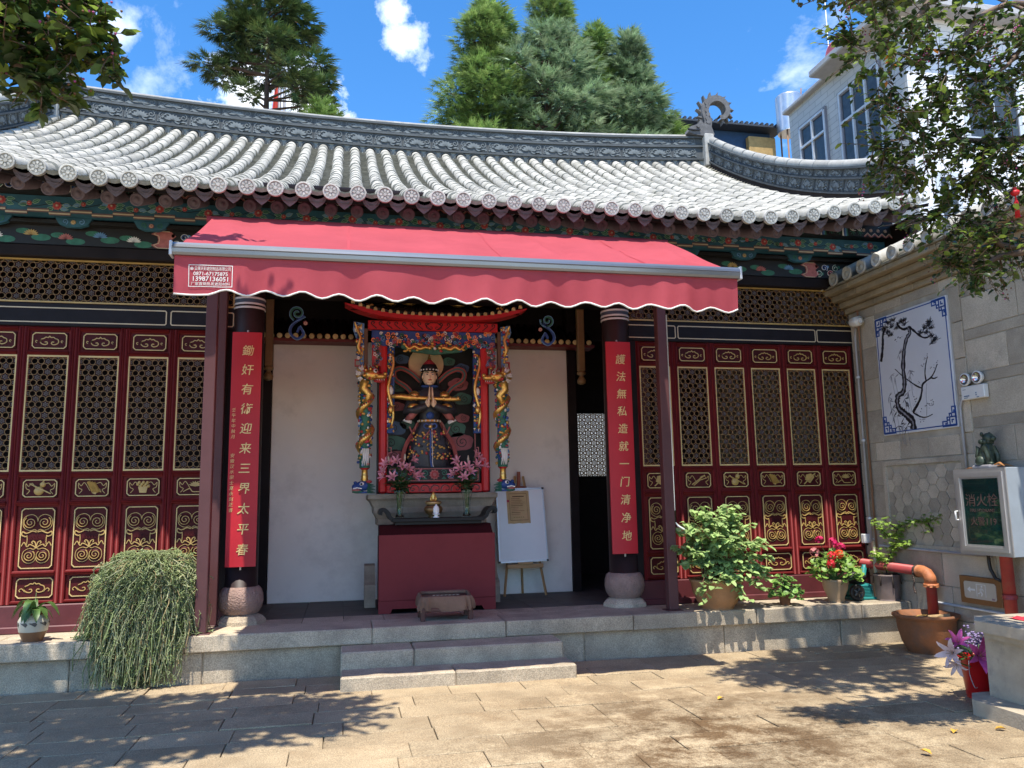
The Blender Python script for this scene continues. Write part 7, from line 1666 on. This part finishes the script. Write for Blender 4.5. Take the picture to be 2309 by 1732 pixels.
def lantern():
    t = thing('hanging_tassel', 'small red lantern bead with a red tassel hanging among the branches', 'ornament', (3.93, -3.9, 3.30)); RT_ = mat('tassel_red', (.60, .015, .02), .5)
    b = MB(); b.ell((0, 0, .035), (.026, .026, .020), 0, 12, 8); b.lathe([(.010, .055), (.014, .06), (.010, .068)], n=10); b.build('bead', [RT_], t)
    b = MB(); b.tube([(0, 0, .06), (.01, 0, .30)], .0015, 4); b.build('cord', [GOLD], t); b = MB()
    for k in range(14): a = k*.45; b.tube([(0, 0, .018), (.010*cos(a), .010*sin(a), -.03), (.012*cos(a), .012*sin(a), -.12)], .0022, 4)
    b.build('tassel', RT_, t)
lantern()

# ------------------------------------------------------------------ conifers behind the hall
def conifer(name, label, x, y, top, base, rad, seed, mats, shape='cone', n=90, trunk_r=.16, spr=.22, dens=36, lobes=None):
    t = thing(name, label, 'tree', (x, y, -.03), 'conifers behind the hall'); rnd = random.Random(seed)
    b = MB(); b.tube([(0, 0, 0), (rnd.uniform(-.1, .1), 0, base*.6), (0, 0, top*.97)], [trunk_r*1.3, trunk_r, .02], 9)
    cr = MB(); L = []
    if lobes: L = [(Vector((lx-x, ly-y, lz)), r) for lx, ly, lz, r in lobes]
    else:
        for k in range(n):
            f = (k+rnd.random())/n; z = base+(top-base)*f
            rr = rad*((1-f)**.62*(.72+.28*sin(f*17+seed))+.05) if shape == 'cone' else rad*(sin(pi*min(1, f*.92+.08))**.6)
            a = k*2.4+rnd.uniform(-.4, .4); q = rr*rnd.uniform(.55, 1.0); L.append((Vector((q*cos(a), q*sin(a), z+rnd.uniform(-.15, .15))), (.26+.42*(1-f)*rad*.55)*rnd.uniform(.6, 1.45) if shape == 'cone' else rad*rnd.uniform(.22, .34)))
    for c, r in L:
        b.tube([(c.x*.05, c.y*.05, c.z-.1), (c.x*.6, c.y*.6, c.z+.0), tuple(c)], [.035, .022, .010], 5)
        for k in range(int(dens*(r/.3)**1.6)+8):
            v = Vector((rnd.gauss(0, 1), rnd.gauss(0, 1), rnd.gauss(0, 1))).normalized(); p = c+Vector((v.x*r, v.y*r, v.z*r*.72))*rnd.uniform(.55, 1.0)
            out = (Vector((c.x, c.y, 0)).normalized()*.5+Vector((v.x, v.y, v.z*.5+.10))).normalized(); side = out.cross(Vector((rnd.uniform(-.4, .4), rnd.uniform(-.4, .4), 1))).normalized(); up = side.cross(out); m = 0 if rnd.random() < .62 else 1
            if v.z < -.35: m = 2 if rnd.random() < .6 else m  # clump undersides mostly take the darkest green: shade put into the colour
            ln = spr*rnd.uniform(.7, 1.3)
            for j in range(7):
                a = (j-3)*.36; d = (out*cos(a)+side*sin(a)+up*rnd.uniform(-.25, .12)); d.z -= .18; q = p+out*(ln*.12*(3-abs(j-3)))
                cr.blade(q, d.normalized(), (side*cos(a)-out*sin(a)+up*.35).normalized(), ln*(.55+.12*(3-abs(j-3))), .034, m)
    b.build('trunk', mat('bark_conifer', (.10, .06, .042), .9, var=.3, scale=10, bump=.5), t); tag(cr.build('crown', mats, t), kind='stuff')
CA = [mat('cypress_green', (.21, .32, .10), .6, var=.35, scale=2.0, rand=.35, transl=.18), mat('cypress_light', (.30, .40, .14), .6, var=.3, scale=2.0, rand=.3, transl=.2), mat('cypress_shade', (.09, .17, .065), .6, var=.3, rand=.3)]
CB = [mat('cedar_greyg', (.24, .34, .20), .6, var=.35, scale=2.0, rand=.35, transl=.15), mat('cedar_pale', (.34, .43, .27), .6, var=.3, scale=2.0, rand=.3, transl=.15), mat('cedar_shade', (.10, .17, .10), .6, var=.3, rand=.3)]
CD_ = [mat('pine_dark', (.10, .17, .065), .6, var=.4, scale=2.0, rand=.4), mat('pine_mid', (.20, .26, .10), .6, var=.35, scale=2.0, rand=.35), mat('pine_shade', (.04, .07, .032), .6, var=.3, rand=.3)]
conifer('conifer', 'tall bright green conical conifer left of the group behind the roof', 3.45, 11.2, 14.5, 9.2, 1.75, 201, CA, n=120)
conifer('conifer', 'tallest conifer of the group, its narrow top leaving the frame', 5.75, 13.2, 17.6, 9.5, 1.05, 202, CA, 'cone', 120, .18)
conifer('conifer', 'grey-green bushy conifer in the middle of the group behind the roof', 4.95, 10.9, 13.6, 9.0, 1.65, 203, CB, 'round', 80)
conifer('conifer', 'olive green conifer just right of the middle of the group', 6.55, 11.6, 14.1, 9.0, 1.25, 204, CA, n=110)
conifer('conifer', 'slim grey-green conifer with a bare tip at the right of the group', 7.25, 11.0, 13.7, 9.0, 1.35, 205, CB, n=100)
conifer('conifer', 'low pale conifer bush at the far right beside the dragon ornament', 8.6, 11.6, 11.75, 8.8, .85, 206, CA, n=50, trunk_r=.08)
conifer('conifer', 'yellow-green conifer shoulder between the slim tree and the low bush', 7.95, 11.9, 12.9, 8.9, .95, 209, CA, n=70, trunk_r=.09)
rl = random.Random(55)
lob = []
for zz, w, n_ in ((13.9, 1.0, 7), (13.5, 1.35, 9), (13.05, 1.55, 9), (12.6, 1.55, 9), (12.15, 1.5, 8), (11.75, 1.3, 5)):
    for k in range(n_):
        a = rl.uniform(0, 6.28); q = w*rl.uniform(.45, 1.0)
        px_ = -2.0+q*cos(a)
        if zz < 12.4 and abs(px_+2.0) < .45: continue
        lob.append((px_, 11.5+q*sin(a)*.6, zz+rl.uniform(-.2, .2), rl.uniform(.26, .48)))
lob += [(-.75, 11.2, 11.55, .24), (-.6, 11.2, 11.9, .22), (-.5, 11.2, 11.3, .18), (-2.6, 11.2, 11.55, .26), (-2.4, 11.2, 11.35, .2)]
conifer('conifer', 'dark open-crowned conifer standing alone on the left behind the ridge', -2.02, 11.5, 14.3, 11.0, 1.5, 207, CD_, lobes=lob, trunk_r=.15, dens=70)
conifer('conifer', 'small yellow-green conifer top peeping over the ridge beside the lone tree', -.72, 10.9, 11.0, 8.6, .85, 208, CA, n=50, trunk_r=.08)

# ------------------------------------------------------------------ background buildings
def brick_mat(name, c1, c2, mortar, sx, sy, swap):
    m = bpy.data.materials.new(name); m.use_nodes = True; N = m.node_tree.nodes; L = m.node_tree.links; b = N['Principled BSDF']; b.inputs['Roughness'].default_value = .45
    tc = N.new('ShaderNodeTexCoord'); sp = N.new('ShaderNodeSeparateXYZ'); cb = N.new('ShaderNodeCombineXYZ'); L.new(tc.outputs['Object'], sp.inputs[0])
    L.new(sp.outputs[1 if swap else 0], cb.inputs[0]); L.new(sp.outputs[2], cb.inputs[1]); br = N.new('ShaderNodeTexBrick'); L.new(cb.outputs[0], br.inputs['Vector'])
    br.inputs['Color1'].default_value = (*c1, 1); br.inputs['Color2'].default_value = (*c2, 1); br.inputs['Mortar'].default_value = (*mortar, 1); br.inputs['Scale'].default_value = 1; br.inputs['Brick Width'].default_value = sx; br.inputs['Row Height'].default_value = sy; br.inputs['Mortar Size'].default_value = .008
    L.new(br.outputs['Color'], b.inputs['Base Color']); bp = N.new('ShaderNodeBump'); bp.inputs['Strength'].default_value = .4; L.new(br.outputs['Fac'], bp.inputs['Height']); bp.invert = True; L.new(bp.outputs[0], b.inputs['Normal']); return m
WINF = mat('window_frame', (.62, .64, .66), .4, metal=.2); WING = mat('window_glass', (.05, .06, .07), .22, var=.3, spec=.4)
def buildings():
    t = thing('tiled_apartment_block', 'white tiled apartment block rising behind the right end of the roof', 'building', (15, 9, -.03)); o = Vector((-15, -9, .03))
    def bl(b, n, m, p=None): q = b.build(n, m, p or t); q.location = o if p is None else (0, 0, 0); return q
    TS_ = brick_mat('wall_tile_shaded', (.54, .525, .50), (.48, .47, .45), (.30, .295, .28), .55, .16, True); TF = brick_mat('wall_tile_lit', (.80, .80, .80), (.74, .75, .76), (.40, .41, .43), .55, .16, False)  # one white tile: side painted greyer for shade, front brighter for sun
    b = MB(); b.add([(12, 6.5, 0), (12, 11.15, 0), (12, 11.15, 12.1), (12, 6.5, 12.1)], [(0, 1, 2, 3)], 0); b.add([(12, 6.5, 0), (22, 6.5, 0), (22, 6.5, 12.1), (12, 6.5, 12.1), (22, 11.15, 0), (22, 11.15, 12.1), (12, 11.15, 0), (12, 11.15, 12.1)], [(0, 1, 2, 3), (1, 4, 5, 2), (4, 6, 7, 5), (3, 2, 5, 7)], 1); bl(b, 'wall', [TS_, TF])
    b = MB(); b.cbox(11.45, 22.3, 6.0, 9.3, 12.1, 12.28, .03); b.cbox(11.85, 22, 9.3, 11.25, 12.1, 12.2, .02); bl(b, 'roof_slab', mat('roof_concrete', (.42, .42, .43), .8))
    for (y0, y1, z0, z1, nm) in ((9.5, 10.62, 9.9, 11.4, 2), (7.35, 8.85, 9.4, 11.45, 3)):
        M = lambda u, v, w=0: (12-w, u, v); f = MB(); f.line([(y0, z0), (y1, z0), (y1, z1), (y0, z1)], .14, -.02, .05, M, 1, True)
        for k in range(nm+1): u = y0+(y1-y0)*k/nm; f.line([(u, z0), (u, z1)], .06, 0, .07, M, 0)
        for v in (z0, z0+(z1-z0)*.62, z1): f.line([(y0, v), (y1, v)], .06, 0, .075, M, 0)
        wo = bl(f, 'window', [WINF, mat('window_stone', (.22, .22, .25), .6)]); 
        for k in range(nm):
            for v0, v1 in ((z0, z0+(z1-z0)*.62), (z0+(z1-z0)*.62, z1)):
                g = MB(); u0, u1 = y0+(y1-y0)*k/nm, y0+(y1-y0)*(k+1)/nm; g.box(12-.02, 12-.005, u0+.03, u1-.03, v0+.03, v1-.03); g.build('pane', WING, wo)
    for (x0, x1, z0, z1) in ((13.4, 14.8, 9.3, 10.9), (16.2, 17.8, 9.3, 10.9), (12.5, 13.0, 7.2, 8.4)):
        M = wallmap(0, 0, 6.5); f = MB(); f.line([(x0, z0), (x1, z0), (x1, z1), (x0, z1)], .10, -.02, .05, M, 0, True); f.line([((x0+x1)/2, z0), ((x0+x1)/2, z1)], .06, 0, .06, M, 0); wo = bl(f, 'window', [WINF])
        for a, c in ((x0, (x0+x1)/2), ((x0+x1)/2, x1)): g = MB(); g.box(a+.03, c-.03, 6.48, 6.495, z0+.03, z1-.03); g.build('pane', WING, wo)
    h = thing('solar_heater', 'pink-ended solar water heater drum on the apartment roof', 'water heater', (12.4, 9.6, 12.2)); PKM = mat('heater_pink', (.60, .13, .16), .5)
    b = MB(); b.lathe([(.30, -1.6), (.30, 0), (.24, .02), (.22, .01), (0, .015)], (0, 0, .87), 22, axis='x', ms=[0, 1, 1, 1]); b.build('drum', [mat('heater_white', (.66, .66, .66), .4), PKM], h); b = MB(); b.cbox(-.10, .10, -.05, .05, 0, .6, .01); b.build('stand', PKM, h); b = MB(); b.tube([(.2, .4, .0), (.2, .4, 2.6)], .012, 6); b.build('antenna', WINF, h)
    c = thing('roof_chimney', 'slim white vent pipe on the apartment roof', 'chimney', (13.8, 7.3, 12.28)); b = MB(); b.lathe([(.13, 0), (.13, .95), (.20, 1.0), (.20, 1.12), (.10, 1.3), (0, 1.35)], n=16); b.build('pipe', WPL, c)
    k = thing('water_tank', 'corrugated steel water tank on thin legs left of the apartment block', 'water tank', (15.1, 16, -.03)); prof = [(.44, 14.12)]
    for i in range(16): z = 14.15+i*.082; prof += [(.44, z), (.455, z+.041)]
    prof += [(.44, 15.46), (.40, 15.5), (0, 15.54)]
    b = MB(); b.lathe(prof, n=28); b.build('drum', mat('tank_steel', (.55, .57, .60), .3, metal=.7), k); b = MB()
    for a in range(4): b.tube([(.35*cos(a*pi/2+.7), .35*sin(a*pi/2+.7), 0), (.35*cos(a*pi/2+.7), .35*sin(a*pi/2+.7), 14.15)], .03, 6)
    b.tube([(.42, -.1, 15.3), (.46, -.1, 15.8)], .02, 6); b.build('legs', mat('tank_leg', (.20, .11, .06), .7), k)
    s = thing('blue_roofed_shed', 'low shed with dark corrugated eave and blue boards behind the ridge', 'building', (12.3, 17, -.03)); b = MB(); b.cbox(-2.6, 2.6, 0, 2.5, 0, 14.55, .02); b.build('wall', mat('shed_blue', (.02, .055, .12), .6, var=.2), s)
    b = MB(); b.cbox(1.6, 2.65, -.25, -.02, 0, 14.3, .02); b.build('buttress', mat('shed_tan', (.40, .26, .10), .8, var=.2), s); b = MB(); b.cbox(-2.9, 2.9, -.5, 2.7, 14.55, 14.62, .01)
    for i in range(30): b.tube([(-2.85+.195*i, -.5, 14.66), (-2.85+.195*i, 2.6, 14.9)], .06, 6)
    b.build('roof', mat('shed_roof', (.035, .045, .06), .7), s)
    b = MB(); b.cbox(-1.2, .2, -.06, -.01, 13.95, 14.35, .01); b.build('vent', WINF, s)
    w = thing('white_stair_tower', 'small white tiled stair tower showing between conifers and dragon', 'building', (11.3, 22, -.03)); b = MB(); b.cbox(-1.2, .9, 0, 2, 0, 18.7, .02); b.build('wall', brick_mat('tower_tile', (.72, .73, .74), (.40, .52, .60), (.5, .5, .5), .4, .2, False), w)
    b = MB(); b.cbox(-1.5, 1.2, -.35, 2.2, 16.9, 17.2, .03); b.build('cornice', mat('tower_cornice', (.62, .62, .62), .6), w)
    f = thing('flagpole', 'steel flagpole with furled red flag behind the ridge', 'flagpole', (-1.93, 14, -.03)); b = MB(); b.tube([(0, 0, 0), (0, 0, 13.6)], .05, 8); b.tube([(.12, .1, 0), (.12, .1, 13.5)], .04, 8); b.build('pole', mat('pole_steel', (.22, .22, .24), .4, metal=.5), f)
    b = MB(); g = []
    for i in range(6):
        for j in range(9): g.append((-.05-.28*i/5*(.35+.65*(1-j/8)), .03*sin(i*2+j*.5), 11.2+2.1*j/8-.25*i/5))
    b.add(g, [(i*9+j, (i+1)*9+j, (i+1)*9+j+1, i*9+j+1) for i in range(5) for j in range(8)], 0, True); b.build('flag', mat('flag_red', (.50, .03, .02), .7), f)
buildings()
